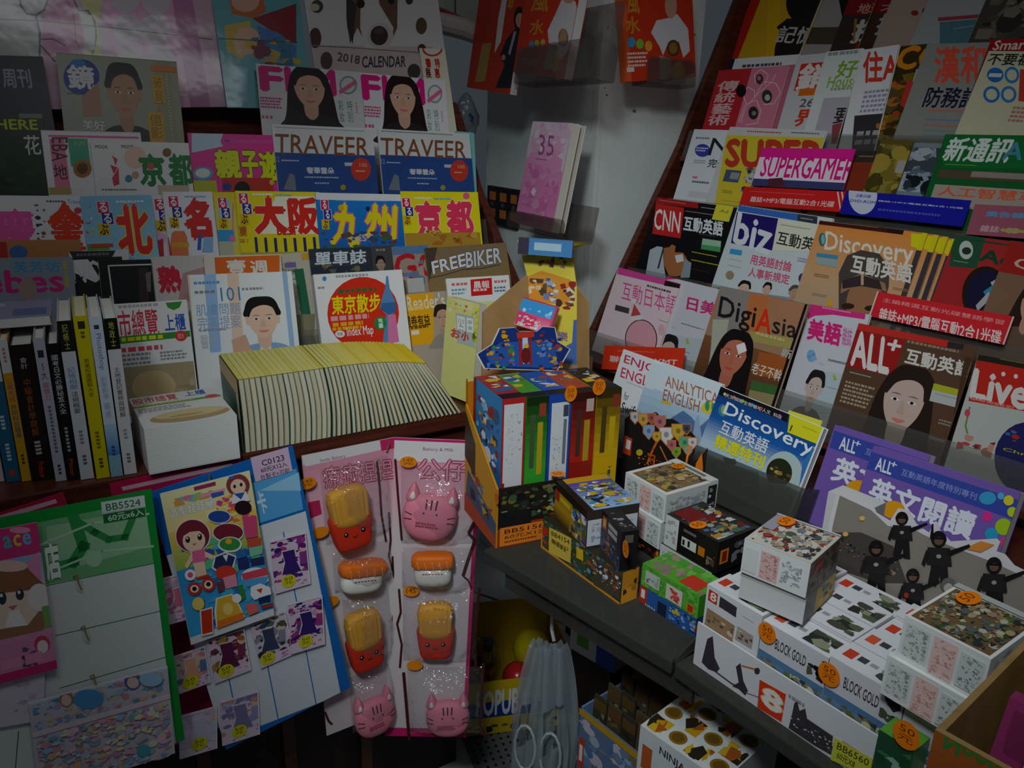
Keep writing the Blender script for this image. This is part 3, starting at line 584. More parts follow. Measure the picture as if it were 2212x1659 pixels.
# books standing on the counter at the back
mag(L5, (245, 657), (403, 647), [('T', '市總覽', 252, 672, 345, 725, 'd03048', .012), ('T', '上櫃', 353, 680, 402, 712, '2858b8', .02), ('Q', [(250, 728), (410, 714), (411, 727), (252, 744)], '389038'), ('L', 262, 730, 372, 736, 1, 'e0e018'), ('E', 378, 714, 404, 737, 'd83838'), ('T', '四大', 384, 720, 398, 731, 'f0d0d0'), ('Q', [(358, 654), (393, 651), (388, 664), (375, 670), (362, 664)], '389038'), ('L', 262, 752, 370, 760, 1, 'd84858'), ('L', 262, 766, 335, 788, 3, '909098'), ('L', 345, 760, 405, 776, 3, '909098'), ('R', 245, 796, 430, 880, 'a89878'), ('E', 285, 800, 380, 870, 'c8b080'), ('L', 255, 660, 350, 664, 1, 'b0b0b4'), ('S', 380, 800, 425, 860, ['a89060', 'b8a888', '988868'], 8, 3, .4)],
    'white stock yearbook standing upright with red and blue characters', bg='e4e4e4', layer=.9, th=.018, name='book', cat='book')
mag(L5, (405, 594), (630, 586), [('Q', [(400, 594), (409, 594), (424, 790), (414, 790)], 'e8c8a8'), ('Q', [(440, 592), (466, 591), (478, 760), (454, 762)], '98bce8'), ('Q', [(490, 591), (515, 590), (528, 758), (504, 760)], 'e8c8b4'), ('T', '101', 475, 621, 520, 649, '3888c8', .0), ('L', 418, 609, 495, 616, 1, '6898d0'), ('L', 420, 629, 470, 637, 1, '888890'), ('L', 522, 622, 580, 629, 1, '90949c'), ('T', '肌膚問題', 422, 658, 520, 678, '88a8d0'), ('T', '完美提案', 425, 685, 522, 708, '98aed0'), ('L', 430, 712, 500, 716, 1, 'a0a0a8'), ('T', '醫師', 432, 724, 470, 752, 'b8bcc8'),
    ('P', 500, 640, 640, 785, '1c1818', 'e8c0a8', '88a8d0', False, 0, 'dce0ec'), ('R', 619, 586, 630, 790, '98b8dc'), ('Q', [(500, 735), (530, 722), (545, 760), (505, 765)], 'd8a890')],
    'white paperback with pale stripes and a young man in a blue jacket', bg='e6e8ea', layer=1.5, th=.018, name='book', cat='book')
mag(L5, (677, 593), (868, 582), [('E', 707, 598, 862, 756, 'd8301c'), ('TA', '東京散步', (716, 640), (820, 633), (718, 680), 'e8d810', .025), ('L', 730, 626, 820, 634, 1, '386838'), ('L', 714, 684, 815, 694, 1, 'e0a0a0'), ('L', 718, 698, 800, 706, 1, 'e8a820'), ('L', 718, 708, 790, 714, 1, 'e8a820'), ('T', 'Index Map', 748, 707, 808, 727, 'ece4e0', .01), ('E', 724, 714, 745, 729, 'e8e4e0'), ('T', '附錄', 728, 718, 741, 725, '304878'), ('Q', [(834, 596), (838, 596), (842, 625), (852, 648), (856, 670), (846, 680), (850, 745), (826, 745), (834, 680), (820, 664), (826, 640), (832, 622)], '5888b8'), ('Q', [(824, 655), (856, 652), (855, 672), (840, 680), (822, 668)], '3868a0'), ('Q', [(838, 680), (854, 678), (862, 738), (838, 742)], 'd878a8'), ('E', 808, 684, 835, 712, '288848'), ('T', '地\n圖', 816, 688, 828, 708, 'e0f0e0', .02), ('E', 696, 597, 705, 607, '3890d0'), ('L', 686, 620, 706, 626, 1, '909098'), ('L', 725, 595, 800, 599, 1, 'a0a0a8'), ('PL', [(683, 680), (695, 755)], 3, '983848')],
    'square white Tokyo guide with a large red disc and a blue tower', bg='e4e2e4', layer=1.3, th=.02, name='book', cat='book')
mag(L5, (869, 637), (972, 627), [('Q', [(869, 637), (936, 632), (937, 742), (870, 748)], 'e8a818'), ('T', "Reader's", 876, 640, 962, 662, 'e8dcc0', .02), ('T', '開卷有益', 873, 684, 930, 702, '383018', .02), ('L', 878, 706, 930, 712, 1, '705010'), ('L', 875, 664, 935, 674, 1, 'f0c868'), ('R', 888, 715, 906, 722, 'e8e0d0'), ('P', 926, 656, 990, 748, '2c2420', 'c09880', '989084', False, 0, None, True)],
    'small yellow digest magazine with a man wearing glasses', bg='b0a090', layer=.4)
mag(L5, (964, 602), (1099, 594), [('Q', [(966, 606), (1098, 597), (1100, 648), (970, 655)], 'e6e6e6'), ('Q', [(1016, 604), (1062, 600), (1064, 636), (1018, 640)], 'd02424'), ('T', '晨報', 1022, 608, 1058, 622, 'f0e0e0', .02), ('L', 1022, 625, 1058, 631, 1, 'f0d0d0'), ('L', 975, 612, 1012, 620, 1, 'e06868'), ('L', 975, 625, 1012, 638, 2, '70a0b8'), ('L', 1067, 606, 1096, 614, 1, 'e06868'), ('L', 1067, 620, 1096, 632, 2, '607888'), ('Q', [(970, 656), (1100, 648), (1100, 700), (970, 700)], 'd8dc98'), ('Q', [(1050, 660), (1080, 650), (1064, 690), (1045, 695)], 'e0d020')],
    'white paper with a red block at the right end of the counter', bg='e6e6e6', layer=.9)
# ---------------------------------------------------------------- right rack, top to bottom
mag(R1, (1637, -40), (1700, -42), [('B', 0, 0, 1, 1, '1c2848'), ('R', 1629, -40, 1640, 130, 'c02818'), ('R', 1629, -10, 1700, 5, 'c02818'), ('T', '繁', 1646, 16, 1662, 54, 'c0c0c8', .02)], 'dark blue and red paperback, leftmost on the top tier of the right rack', bg='1c2848', layer=0, spine='c02818', name='book', cat='book', th=.014)
mag(R1, (1660, -45), (1792, -48), [('Q', [(1660, -45), (1690, -45), (1676, 130), (1655, 130)], 'd8a818'), ('E', 1698, -40, 1792, 56, '1c1814'), ('Q', [(1676, 60), (1700, 40), (1790, 40), (1800, 70), (1790, 130), (1672, 130)], '221c18'), ('Q', [(1676, 58), (1684, 66), (1672, 110), (1668, 108)], 'd8a818'), ('T', '記憶', 1688, 56, 1756, 96, 'b8b4b0', .02), ('R', 1764, 70, 1800, 110, '6c6864')],
    'yellow and black book with a dark head silhouette and white characters', bg='d0a020', layer=1.4, name='book', cat='book', th=.012)
mag(R1, (1780, -40), (1862, -45), [('B', 0, 0, 1, 1, 'a09894'), ('Q', [(1812, 0), (1830, -30), (1846, -20), (1842, 30), (1820, 42)], '1c1816'), ('B', 0, .38, 1, .52, '4c4034'), ('E', 1835, 5, 1852, 38, '888480')], 'grey book with a black figure between yellow book and red explorer magazine', bg='a09894', layer=.4, name='book', cat='book')
mag(R1, (1905, -42), (1950, -45), [('T', '探險', 1905, 30, 1990, 74, 'a8a4a0', .03), ('R', 1890, -50, 1950, 26, '801818'), ('T', '大', 1908, 6, 1946, 22, 'c89080', .02), ('R', 1895, 94, 1950, 108, '3c3468')], 'dark red explorer magazine, rear copy peeping out on the right', bg='402c24', layer=.4)
mag(R1, (1848, -40), (1908, -44), [('R', 1845, -50, 1910, 30, '801818'), ('T', '地球', 1858, 8, 1904, 28, 'c89080', .02), ('T', '探', 1853, 44, 1902, 92, 'b8b4b0', .04), ('R', 1850, 92, 1896, 108, '8c1c1c'), ('Q', [(1852, 40), (1846, 90), (1842, 90), (1846, 40)], '8c6c30')], 'dark red explorer magazine, front copy with large white character', bg='3a2c24', layer=1.4)
mag(R1, (1944, -46), (2032, -50), [('G', 0, 0, 1, 1, 'b09888', 'a08880'), ('E', 1968, 22, 1984, 34, '8c3028'), ('E', 1992, 16, 2010, 32, '3c3c34'), ('Q', [(2020, 70), (2032, 60), (2032, 110), (2010, 110)], '98304c')], 'beige magazine with a plain cover on the top tier', bg='a89488', layer=1)
mag(R1, (2026, -50), (2152, -54), [('Q', [(2026, 38), (2150, 28), (2150, 36), (2026, 46)], 'a03c48'), ('Q', [(2030, 48), (2150, 38), (2148, 130), (2030, 130)], '507880'), ('PL', [(2060, 62), (2100, 56), (2140, 70)], 3, '88a4a8')], 'pale grey magazine with a red line over teal', bg='a0a4a4', layer=1.6)
mag(R1, (2150, -54), (2290, -58), [('S', 2150, -20, 2290, 90, ['584c40', '6c6458', '38302c', '807468'], 26, 4, .4)], 'dim brown picture magazine at the top right corner', bg='4c443c', layer=1)
# second tier
mag(R2, (1588, 127), (1730, 117), [('L', 1604, 140, 1690, 146, 1, '484850'), ('R', 1588, 150, 1740, 156, 'c8c8cc')], 'white magazine top edge behind the pink arts magazine', bg='d4d4d6', layer=.2)
def pinkmag(x, y, x2, y2, lay, lb):
    d = x - 1553
    mag(R2, (x, y), (x2, y2), [('R', x, y, x + 24 - d * .3, y + 160, 'b82830'), ('T', '傳\n統\n藝\n術', x + 1, y + 24, x + 18, y + 118, 'd8b0b0', .02),
        ('PL', [(1600, 265), (1612, 230), (1640, 200), (1668, 176), (1676, 160)], 3, 'e8c8d0'), ('PL', [(1612, 225), (1604, 200), (1616, 188), (1630, 196), (1630, 210)], 3, 'e8c8d0'), ('PL', [(1634, 204), (1650, 176), (1676, 180), (1686, 200), (1672, 224), (1650, 226)], 3, 'e8c8d0'), ('PL', [(1596, 262), (1610, 226), (1634, 216), (1644, 240), (1636, 266), (1612, 270)], 3, 'e8c8d0'), ('PL', [(1632, 178), (1630, 160), (1644, 150), (1660, 162), (1652, 184)], 3, 'e8c8d0'),
        ('E', 1590, 182, 1612, 210, '1c1818'), ('E', 1633, 160, 1649, 182, '503038'), ('E', 1646, 194, 1668, 223, '303434'), ('E', 1617, 230, 1638, 258, '302828'), ('E', 1652, 204, 1664, 218, 'b0b0b0'), ('E', 1636, 164, 1644, 174, 'a07880'), ('E', 1624, 240, 1634, 250, '788080')], lb, bg='d07890', layer=lay)
pinkmag(1553, 152, 1704, 141, 2, 'pink arts magazine with dark discs and white swirls, front copy')
mag(R2, (1600, 150), (1731, 138), [('B', 0, 0, 1, 1, 'b86478'), ('B', .97, 0, 1, 1, 'd8d0d0')], 'pink arts magazine, rear copy showing a dark pink edge', bg='b86478', layer=1)
mag(R2, (1724, 120), (1800, 113), [('R', 1731, 138, 1792, 192, 'd03020'), ('T', '銷', 1734, 140, 1784, 192, 'e0d8d4', .04), ('R', 1728, 192, 1792, 204, 'd86818'), ('T', '261', 1731, 214, 1766, 230, '585860', .02), ('T', '界1', 1724, 238, 1779, 272, 'd03c28', .03)],
    'marketing magazine with a red masthead block and a white character', bg='c4c4c8', layer=2)
mag(R2, (1785, 112), (1866, 104), [('T', '好!', 1814, 132, 1858, 166, '80a830', .02), ('T', 'House', 1792, 166, 1852, 186, '90b040', .02), ('L', 1795, 190, 1850, 197, 1, '90a080'), ('R', 1780, 212, 1866, 330, 'b4acb8'), ('T', '要', 1808, 234, 1834, 266, '302c30', .02), ('Q', [(1798, 270), (1830, 262), (1834, 306), (1796, 312)], '984048'), ('L', 1790, 114, 1860, 120, 1, '9098a0')],
    'white home magazine with green lettering', bg='d4d6d6', layer=2.8)
mag(R2, (1862, 108), (1943, 96), [('TA', '住A', (1866, 113), (1940, 108), (1864, 178), 'd03c2c', .03), ('L', 1868, 197, 1926, 242, 5, '9890b0'), ('Q', [(1846, 250), (1920, 244), (1908, 345), (1838, 345)], '38363c'), ('L', 1852, 284, 1906, 318, 2, 'a0a0a4'), ('E', 1892, 266, 1902, 278, 'b86820')],
    'white home magazine with a large red character and dark lower half', bg='d8d8da', layer=3.6)
mag(R2, (1944, 100), (2010, 94), [('T', 'CQ', 1947, 103, 2030, 152, 'd88018', .05), ('S', 1930, 160, 2005, 330, ['5c4818', '3c3014', '786020', '584830', 'a86820', 'b83828'], 60, 4, .3), ('R', 1960, 175, 1998, 215, 'c03430'), ('E', 1976, 182, 1998, 198, 'd0b820'), ('R', 1980, 150, 1998, 176, 'a8a8a8')],
    'dark olive magazine with large orange letters', bg='3c3018', layer=2.4)
mag(R2, (2003, 95), (2138, 91), [('TA', '漢和', (2020, 104), (2130, 98), (2018, 180), 'd8503c', .03), ('T', '防務評論', 2007, 188, 2150, 236, '20203c', .02), ('L', 2002, 236, 2110, 246, 1, 'c86858'), ('L', 2000, 256, 2098, 266, 1, '6080b8'), ('L', 1998, 268, 2090, 278, 1, 'c86858'), ('L', 1996, 280, 2080, 288, 1, '609080'), ('L', 1994, 290, 2060, 298, 1, '6080b8')],
    'grey defence review with red and navy characters', bg='8c8c84', layer=3)
mag(R2, (2138, 86), (2290, 80), [('R', 2138, 82, 2290, 112, 'a01c24'), ('T', 'Smart', 2151, 88, 2222, 106, 'd8c8c4', .03)], 'magazine with a red masthead behind the cream finance paper', bg='a01c24', layer=2)
mag(R2, (2136, 110), (2300, 112), [('T', '不要被', 2140, 115, 2226, 142, '2c2a24', .02), ('E', 2132, 146, 2168, 178, '2868b0'), ('R', 2138, 158, 2162, 167, 'd0d0c0'), ('E', 2170, 144, 2202, 180, '3878b8'), ('E', 2175, 150, 2197, 174, 'c8c4a8'), ('E', 2124, 186, 2160, 222, '3070b0'), ('E', 2162, 186, 2196, 222, '3878b8'), ('E', 2130, 192, 2154, 216, 'c8c4a8'), ('E', 2168, 192, 2190, 216, 'c8c4a8'), ('Q', [(2204, 150), (2220, 150), (2216, 220), (2200, 218)], 'c04030'), ('L', 2190, 230, 2230, 270, 4, 'b87868')],
    'cream finance magazine with blue discs', bg='c8c2a4', layer=3.8)
# third tier
mag(R3, (1500, 279), (1600, 282), [('E', 1501, 311, 1534, 339, '3840a0'), ('T', 'N', 1540, 298, 1574, 338, '28282c', .0), ('L', 1505, 318, 1528, 330, 2, 'c8c8e0'), ('T', '完全', 1533, 343, 1566, 364, '404048', .02), ('L', 1504, 296, 1540, 304, 1, '707078'), ('L', 1500, 345, 1525, 356, 2, '9898a8'), ('R', 1497, 380, 1506, 386, 'e070a8'), ('L', 1496, 390, 1542, 402, 1, '585860'), ('R', 1490, 412, 1550, 432, 'c8c4cc')],
    'white magazine with a blue oval and capital N, leftmost on the third tier', bg='d4d6da', layer=0)
mag(R3, (1577, 274), (1785, 283), [('Q', [(1570, 292), (1785, 298), (1785, 460), (1540, 460)], 'e8d030'), ('L', 1615, 282, 1705, 292, 1, 'd05048'), ('L', 1710, 285, 1778, 293, 1, '686870'), ('TA', 'SUPER', (1572, 302), (1780, 306), (1568, 358), 'd03820', .06), ('R', 1569, 366, 1594, 395, '485878'), ('R', 1580, 372, 1594, 388, '98a0a8'), ('S', 1612, 362, 1655, 420, ['3870a8', '58a0d0', '282c34', 'c8c8c8', 'a04028'], 18, 5, .4), ('L', 1562, 410, 1582, 420, 2, 'a09020'), ('L', 1560, 432, 1620, 440, 1, 'b05828'), ('PL', [(1600, 436), (1650, 366)], 7, '4888b0')],
    'yellow game magazine with big red capitals behind the pink title card', bg='dcd8d8', layer=1.4, film=True)
mag(R3, (1647, 319), (1848, 322), [('B', 0, 0, 1, .25, 'e02090'), ('B', 0, .25, 1, .82, 'e8d8e4'), ('B', 0, .82, 1, 1, '3c4070'), ('T', 'SUPERGAMER!', 1653, 337, 1844, 390, 'e01880', .022), ('Q', [(1660, 386), (1690, 384), (1696, 402), (1660, 402)], '582838')],
    'pink title card with pink capitals standing in front of the yellow game magazine', bg='e02090', layer=4.4, BL=(1659, 402), th=.002, name='title_card', cat='card')
mag(R3, (1848, 325), (1920, 326), [('R', 1840, 350, 1915, 460, '883420'), ('R', 1848, 318, 1920, 345, '38302c'), ('L', 1856, 336, 1896, 342, 1, '887060')], 'dark magazine with a rust red lower half beside the pink title card', bg='38302c', layer=.4)
mag(R3, (1905, 300), (1975, 304), [('S', 1895, 310, 1970, 470, ['786828', '5c5020', '8c7c38', '48401c', 'a08838'], 50, 8, .35), ('R', 1942, 346, 1958, 376, 'a0a094')], 'olive magazine with a mottled cover and a small white tag', bg='605020', layer=1)
mag(R3, (1965, 308), (2050, 310), [('S', 1960, 318, 2045, 420, ['586470', '8894a0', '404850', 'a0a8b0'], 30, 5, .4), ('S', 1958, 378, 2040, 430, ['1c2024', '303840'], 16, 7, .4)], 'grey picture magazine with clouds left of green masthead', bg='78848c', layer=0)
mag(R3, (2042, 290), (2320, 294), [('Q', [(2040, 291), (2320, 294), (2320, 366), (2036, 362)], '186830'), ('T', '新通訊', 2050, 297, 2174, 352, 'd0d8d0', .03, None, 0, .15), ('L', 2042, 354, 2120, 360, 1, '80b050'), ('T', 'A', 2176, 308, 2205, 345, '4888a0', .03), ('R', 2030, 366, 2320, 400, '584838'), ('R', 2100, 370, 2320, 394, '908478'), ('R', 2020, 398, 2320, 470, 'a8988c'), ('T', '人工智慧革命', 2032, 402, 2290, 441, 'd85c38', .02)],
    'technology magazine with a green masthead and orange characters', bg='185c2c', layer=2)
# printed strips on the clear lips
def strip(row, TL, TR, BL, ops, lb, bg, layer): return mag(row, TL, TR, ops, lb, bg=bg, layer=layer, BL=BL, th=.0012, name='header_card', cat='card')
strip(R3, (1608, 403), (1826, 414), (1618, 444), [('L', 1620, 413, 1790, 423, 1, 'e89090'), ('T', '雜誌+MP3/電腦互動2合1光碟', 1623, 424, 1800, 448, 'e8c8c8', .015), ('Q', [(1808, 414), (1811, 414), (1819, 465), (1816, 465)], 'e8d0d0'), ('Q', [(1817, 414), (1820, 414), (1828, 465), (1825, 465)], 'e8d0d0')],
    'red header strip with white characters left of the blue strip', 'd02424', 6.4)
strip(R3, (1829, 411), (2098, 433), (1826, 463), [('E', 1833, 378, 1895, 463, 'c8c8dc'), ('T', 'DVD-ROM', 1838, 430, 1890, 441, '3038a0', .02), ('T', '互動光碟', 1850, 419, 1880, 428, '5058b0', .02), ('T', '雜誌+MP3/電腦互動2合1光碟', 1898, 432, 2080, 452, 'c0c0e0', .015), ('L', 1895, 458, 2060, 466, 1, '5058b0')],
    'deep blue header strip with a white round badge', '1c1c98', 6.4)
strip(R3, (2106, 441), (2330, 452), (2088, 506), [('T', '廣告雜誌', 2132, 456, 2240, 474, '4898c8', .02), ('T', '雜誌+CD', 2120, 486, 2200, 506, 'c8a0a8', .02), ('R', 2165, 494, 2330, 512, 'a8a050')], 'dull pink header strip right of the blue strip', '9c5464', 6.4)
# fourth tier
mag(R4, (1420, 426), (1592, 449), [('Q', [(1420, 426), (1508, 438), (1508, 450), (1416, 440)], 'a82020'), ('L', 1424, 434, 1500, 442, 1, 'd89080'), ('L', 1515, 447, 1548, 455, 1, '989898'), ('Q', [(1417, 440), (1478, 449), (1470, 515), (1409, 505)], 'c82828'), ('TA', 'CNN', (1416, 451), (1471, 459), (1412, 494), 'ece4e4', .02), ('L', 1480, 458, 1558, 466, 1, '888888'), ('TA', '互動英語', (1479, 467), (1563, 479), (1476, 497), 'd8dce0', .03), ('L', 1510, 505, 1555, 513, 1, '888888'), ('Q', [(1518, 515), (1558, 521), (1556, 545), (1514, 538)], '98c0a0'), ('Q', [(1516, 528), (1557, 534), (1556, 545), (1514, 538)], '48985c'), ('L', 1495, 543, 1552, 558, 1, 'b0b018'), ('L', 1494, 560, 1551, 576, 1, 'b0b018'), ('L', 1492, 580, 1540, 590, 1, '606020'),
    ('Q', [(1404, 540), (1420, 532), (1432, 534), (1434, 570), (1440, 610), (1392, 610)], 'b0bcc4'), ('Q', [(1434, 536), (1446, 534), (1452, 528), (1460, 532), (1458, 545), (1476, 546), (1488, 566), (1470, 596), (1446, 598), (1434, 570)], 'a86840'), ('Q', [(1480, 560), (1494, 568), (1490, 600), (1470, 600)], '8c98a0'), ('Q', [(1432, 536), (1435, 536), (1424, 580), (1420, 580)], '30343c'), ('Q', [(1458, 552), (1475, 549), (1478, 564), (1462, 568)], 'd8d4d4')],
    'black news-English magazine with a red square logo', bg='18161a', layer=1)
mag(R4, (1548, 441), (1584, 446), [('T', 'Ad', 1556, 452, 1572, 461, '8c8020', .02)], 'yellow tab card sticking up between the news and business magazines', bg='d8cc38', layer=2, th=.002, name='tab_card', cat='card', BL=(1546, 475))
mag(R4, (1596, 442), (1800, 472), [('Q', [(1596, 442), (1724, 462), (1722, 477), (1594, 456)], '3868b8'), ('L', 1600, 450, 1718, 456, 1, '88a0c8'), ('Q', [(1724, 462), (1766, 468), (1765, 484), (1722, 477)], '383c44'), ('L', 1730, 470, 1760, 478, 1, 'b8b8b8'), ('Q', [(1592, 458), (1681, 472), (1668, 541), (1579, 525)], '281c68'), ('TA', 'biz', (1596, 459), (1672, 484), (1584, 523), 'd8dce4', .035), ('Q', [(1682, 472), (1800, 490), (1800, 545), (1668, 541)], 'd8d8c4'), ('L', 1686, 488, 1760, 496, 1, '909088'), ('TA', '互動英語', (1682, 499), (1790, 520), (1677, 527), '30302c', .015), ('Q', [(1578, 537), (1604, 541), (1602, 552), (1576, 548)], '3898d0'), ('L', 1576, 558, 1608, 568, 1, 'a8a8b8'), ('L', 1572, 572, 1602, 580, 1, '808890'),
    ('TA', '用英語討論', (1624, 549), (1712, 566), (1620, 570), 'd84870', .015), ('TA', '人事新規定', (1619, 577), (1707, 594), (1616, 597), 'd84870', .015), ('E', 1725, 590, 1745, 613, '483c78'), ('L', 1725, 556, 1752, 572, 2, '9088b0'), ('E', 1568, 585, 1586, 604, '988868'), ('Q', [(1550, 620), (1760, 650), (1760, 700), (1545, 680)], '8898a8'), ('P', 1578, 604, 1630, 662, '1c1c1c', 'd8b098', '607088'), ('P', 1636, 608, 1672, 660, '1c1c1c', 'd0a890', '303848'), ('P', 1685, 615, 1750, 670, '505048', 'b89078', '384050')],
    'white business-English magazine with an indigo logo block and pink characters', bg='c8d0d4', layer=3)
def disc(TL, TR, lay, lb, full=True):
    d = TL[0] - 1770
    ops = [('G', 0, 0, 1, .5, 'e08838', 'c8a078'), ('G', 0, .5, 1, 1, 'c8a078', 'b0988c'), ('B', 0, 0, .72, .035, '481c1c'), ('Q', [(TR[0] - 36, TR[1]), (TR[0] + 4, TR[1] + 4), (TR[0] + 4, TR[1] + 40), (TR[0] - 36, TR[1] + 28)], 'd8d018'), ('B', .955, .0, 1, 1, '403c44'), ('B', .955, .0, 1, .14, 'd8c818')]
    if full: ops += [('L', 1775, 480, 1900, 490, 1, 'a07060'), ('R', 1918, 492, 1950, 507, '301818'),
        ('TA', 'Discovery', (1784, 500), (1974, 528), (1780, 551), 'e4dccc', .016), ('E', 1769, 503, 1784, 532, '386878'), ('E', 1774, 506, 1782, 528, '80b0b0'), ('Q', [(1830, 552), (1860, 540), (1900, 548), (1922, 580), (1920, 620), (1900, 690), (1812, 690), (1812, 590)], '504440'), ('E', 1828, 600, 1910, 720, 'a07050'), ('Q', [(1818, 612), (1860, 590), (1912, 612), (1916, 630), (1860, 612), (1816, 634)], '9c7858'), ('Q', [(1820, 606), (1860, 594), (1900, 606), (1906, 626), (1860, 618), (1820, 624)], '3c3034'), ('Q', [(1860, 590), (1866, 590), (1866, 616), (1860, 616)], 'c8a080'),
        ('TA', '互動英語', (1842, 550), (1972, 572), (1838, 588), 'dcd4cc', .03), ('Q', [(1765, 546), (1811, 552), (1810, 560), (1764, 554)], '3890c0'), ('Q', [(1764, 556), (1810, 562), (1808, 578), (1762, 570)], '98a8a8'), ('L', 1760, 590, 1792, 604, 2, '907050'), ('L', 1756, 632, 1786, 645, 2, '908878'), ('Q', [(1790, 650), (1794, 645), (1800, 662), (1786, 660)], 'd8a818'), ('E', 1818, 655, 1846, 668, '3c2418'), ('E', 1868, 660, 1896, 672, '3c2418'), ('L', 1930, 620, 1970, 634, 2, 'a87850')]
    mag(R4, TL, TR, ops, lb, bg='c88848', layer=lay, th=.005)
disc((1840, 487), (2068, 517), 1.2, 'orange nature-English magazine, hindmost copy of the fanned set', False)
disc((1818, 484), (2048, 512), 2.2, 'orange nature-English magazine, third copy of the fanned set', False)
disc((1795, 480), (2028, 508), 3.2, 'orange nature-English magazine, second copy of the fanned set', False)
disc((1771, 476), (2004, 504), 4.2, 'orange nature-English magazine with a hatted man, front copy')
mag(R4, (2066, 505), (2230, 528), [('Q', [(2060, 506), (2130, 512), (2110, 580), (2050, 575)], '285038'), ('E', 2072, 520, 2102, 560, 'b8c0b8'), ('E', 2078, 534, 2098, 550, '203828'), ('R', 2100, 520, 2230, 535, '204830'), ('TA', 'Ad', (2124, 537), (2192, 552), (2116, 562), '1c4430', .05, '889080', .03), ('E', 2078, 575, 2180, 700, '2c1c14'), ('E', 2086, 582, 2176, 700, '1c1c38'), ('Q', [(2140, 610), (2180, 588), (2178, 605), (2146, 624)], 'b8b8b8'), ('Q', [(2124, 630), (2150, 612), (2160, 640), (2130, 640)], '3888a8'), ('Q', [(2108, 660), (2136, 630), (2142, 644), (2112, 672)], 'b0b0b0'), ('Q', [(2142, 664), (2180, 640), (2180, 655), (2148, 672)], 'b88818'), ('L', 2060, 562, 2100, 572, 1, '90a090')],
    'red and green adventure magazine with a dark round emblem', bg='a82c2c', layer=1.8)
mag(R4, (2184, 520), (2340, 544), [('R', 2180, 520, 2340, 620, 'a02420'), ('T', 'Ch', 2196, 556, 2260, 590, 'c8a898', .02), ('P', 2160, 600, 2290, 760, '302018', 'c09078', '685040', True)], 'red-topped magazine with a brown-haired woman at the right edge', bg='80604c', layer=2.8)
strip(R4, (1895, 629), (2191, 684), (1883, 684), [('TA', '主編精選互動光碟雙語學習', (1908, 643), (2170, 692), (1906, 652), 'e8a0a0', .0), ('TA', '雜誌+MP3/電腦互動2合1光碟', (1902, 664), (2165, 715), (1897, 692), 'ecd0d0', .02), ('B', 0, 0, .012, 1, 'd8c8c8'), ('B', .99, 0, 1, 1, 'd8c8c8')], 'bright red header strip with large white characters over the long-haired woman', 'd42830', 7)
# fifth tier
mag(R5, (1352, 590), (1500, 622), [('B', .9, 0, 1, 1, '4868a0'), ('B', .8, 0, .9, 1, '506048')], 'blue-edged magazine behind the pale pink Japanese magazine', bg='b8b8c0', layer=.4, th=.01)
mag(R5, (1336, 577), (1471, 613), [('Q', [(1336, 577), (1471, 613), (1470, 624), (1333, 592)], 'd84898'), ('Q', [(1437, 606), (1469, 614), (1468, 623), (1434, 617)], '281c1c'), ('TA', '互動日本語', (1346, 607), (1464, 640), (1342, 646), 'e04890', .0), ('L', 1396, 622, 1460, 632, 1, '504048'), ('Q', [(1330, 658), (1360, 666), (1358, 678), (1328, 670)], '484048'), ('E', 1350, 690, 1420, 775, '2c2024'), ('E', 1352, 692, 1418, 773, 'e0a0ac'), ('Q', [(1363, 684), (1370, 656), (1386, 682)], 'c84848'), ('Q', [(1361, 684), (1386, 680), (1388, 690), (1363, 694)], 'e4dcdc'), ('E', 1363, 644, 1375, 656, 'e4dcdc'), ('L', 1422, 690, 1448, 700, 1, '403038'), ('E', 1422, 700, 1436, 724, 'e0b0b8'), ('E', 1440, 702, 1452, 726, 'e0b0b8'), ('R', 1325, 740, 1470, 800, 'd0a8b0')],
    'pale pink Japanese-learning magazine with a pink round shape', bg='e4ccd4', layer=2)
def meiyu(TL, TR, dx, dy, lay, lb, t):
    q = lambda pts: [(x + dx, y + dy) for x, y in pts]
    mag(R5, TL, TR, [('Q', q([(1740, 655), (1870, 676), (1868, 690), (1800, 680), (1760, 682), (1745, 690)]), 'd83080'), ('L', 1775 + dx, 668 + dy, 1850 + dx, 676 + dy, 1, 'e890b8')] + t + [('E', 1743 + dx, 755 + dy, 1762 + dx, 782 + dy, '78a8d0'), ('S', 1745 + dx, 760 + dy, 1780 + dx, 790 + dy, ['88b0d0', 'a8c0d8', '6898c0'], 8, 2, .4), ('Q', q([(1770, 800), (1860, 815), (1850, 900), (1750, 890)]), 'b8c4cc'),
        ('P', 1715 + dx, 795 + dy, 1790 + dx, 920 + dy, '242024', 'c8b0a8', '706c70'), ('L', 1790 + dx, 775 + dy, 1840 + dx, 792 + dy, 2, '384858'), ('Q', q([(1800, 812), (1804, 808), (1808, 820), (1802, 822)]), 'a8b830'), ('L', 1785 + dx, 835 + dy, 1812 + dx, 842 + dy, 1, '485058')], lb, bg='cccad4', layer=lay)
meiyu((1440, 597), (1565, 628), -318, -78, 1.2, 'white-pink American-English magazine between the Japanese magazine and the orange one', [('TA', '日美', (1487, 640), (1548, 655), (1483, 668), 'd03078', .03)])
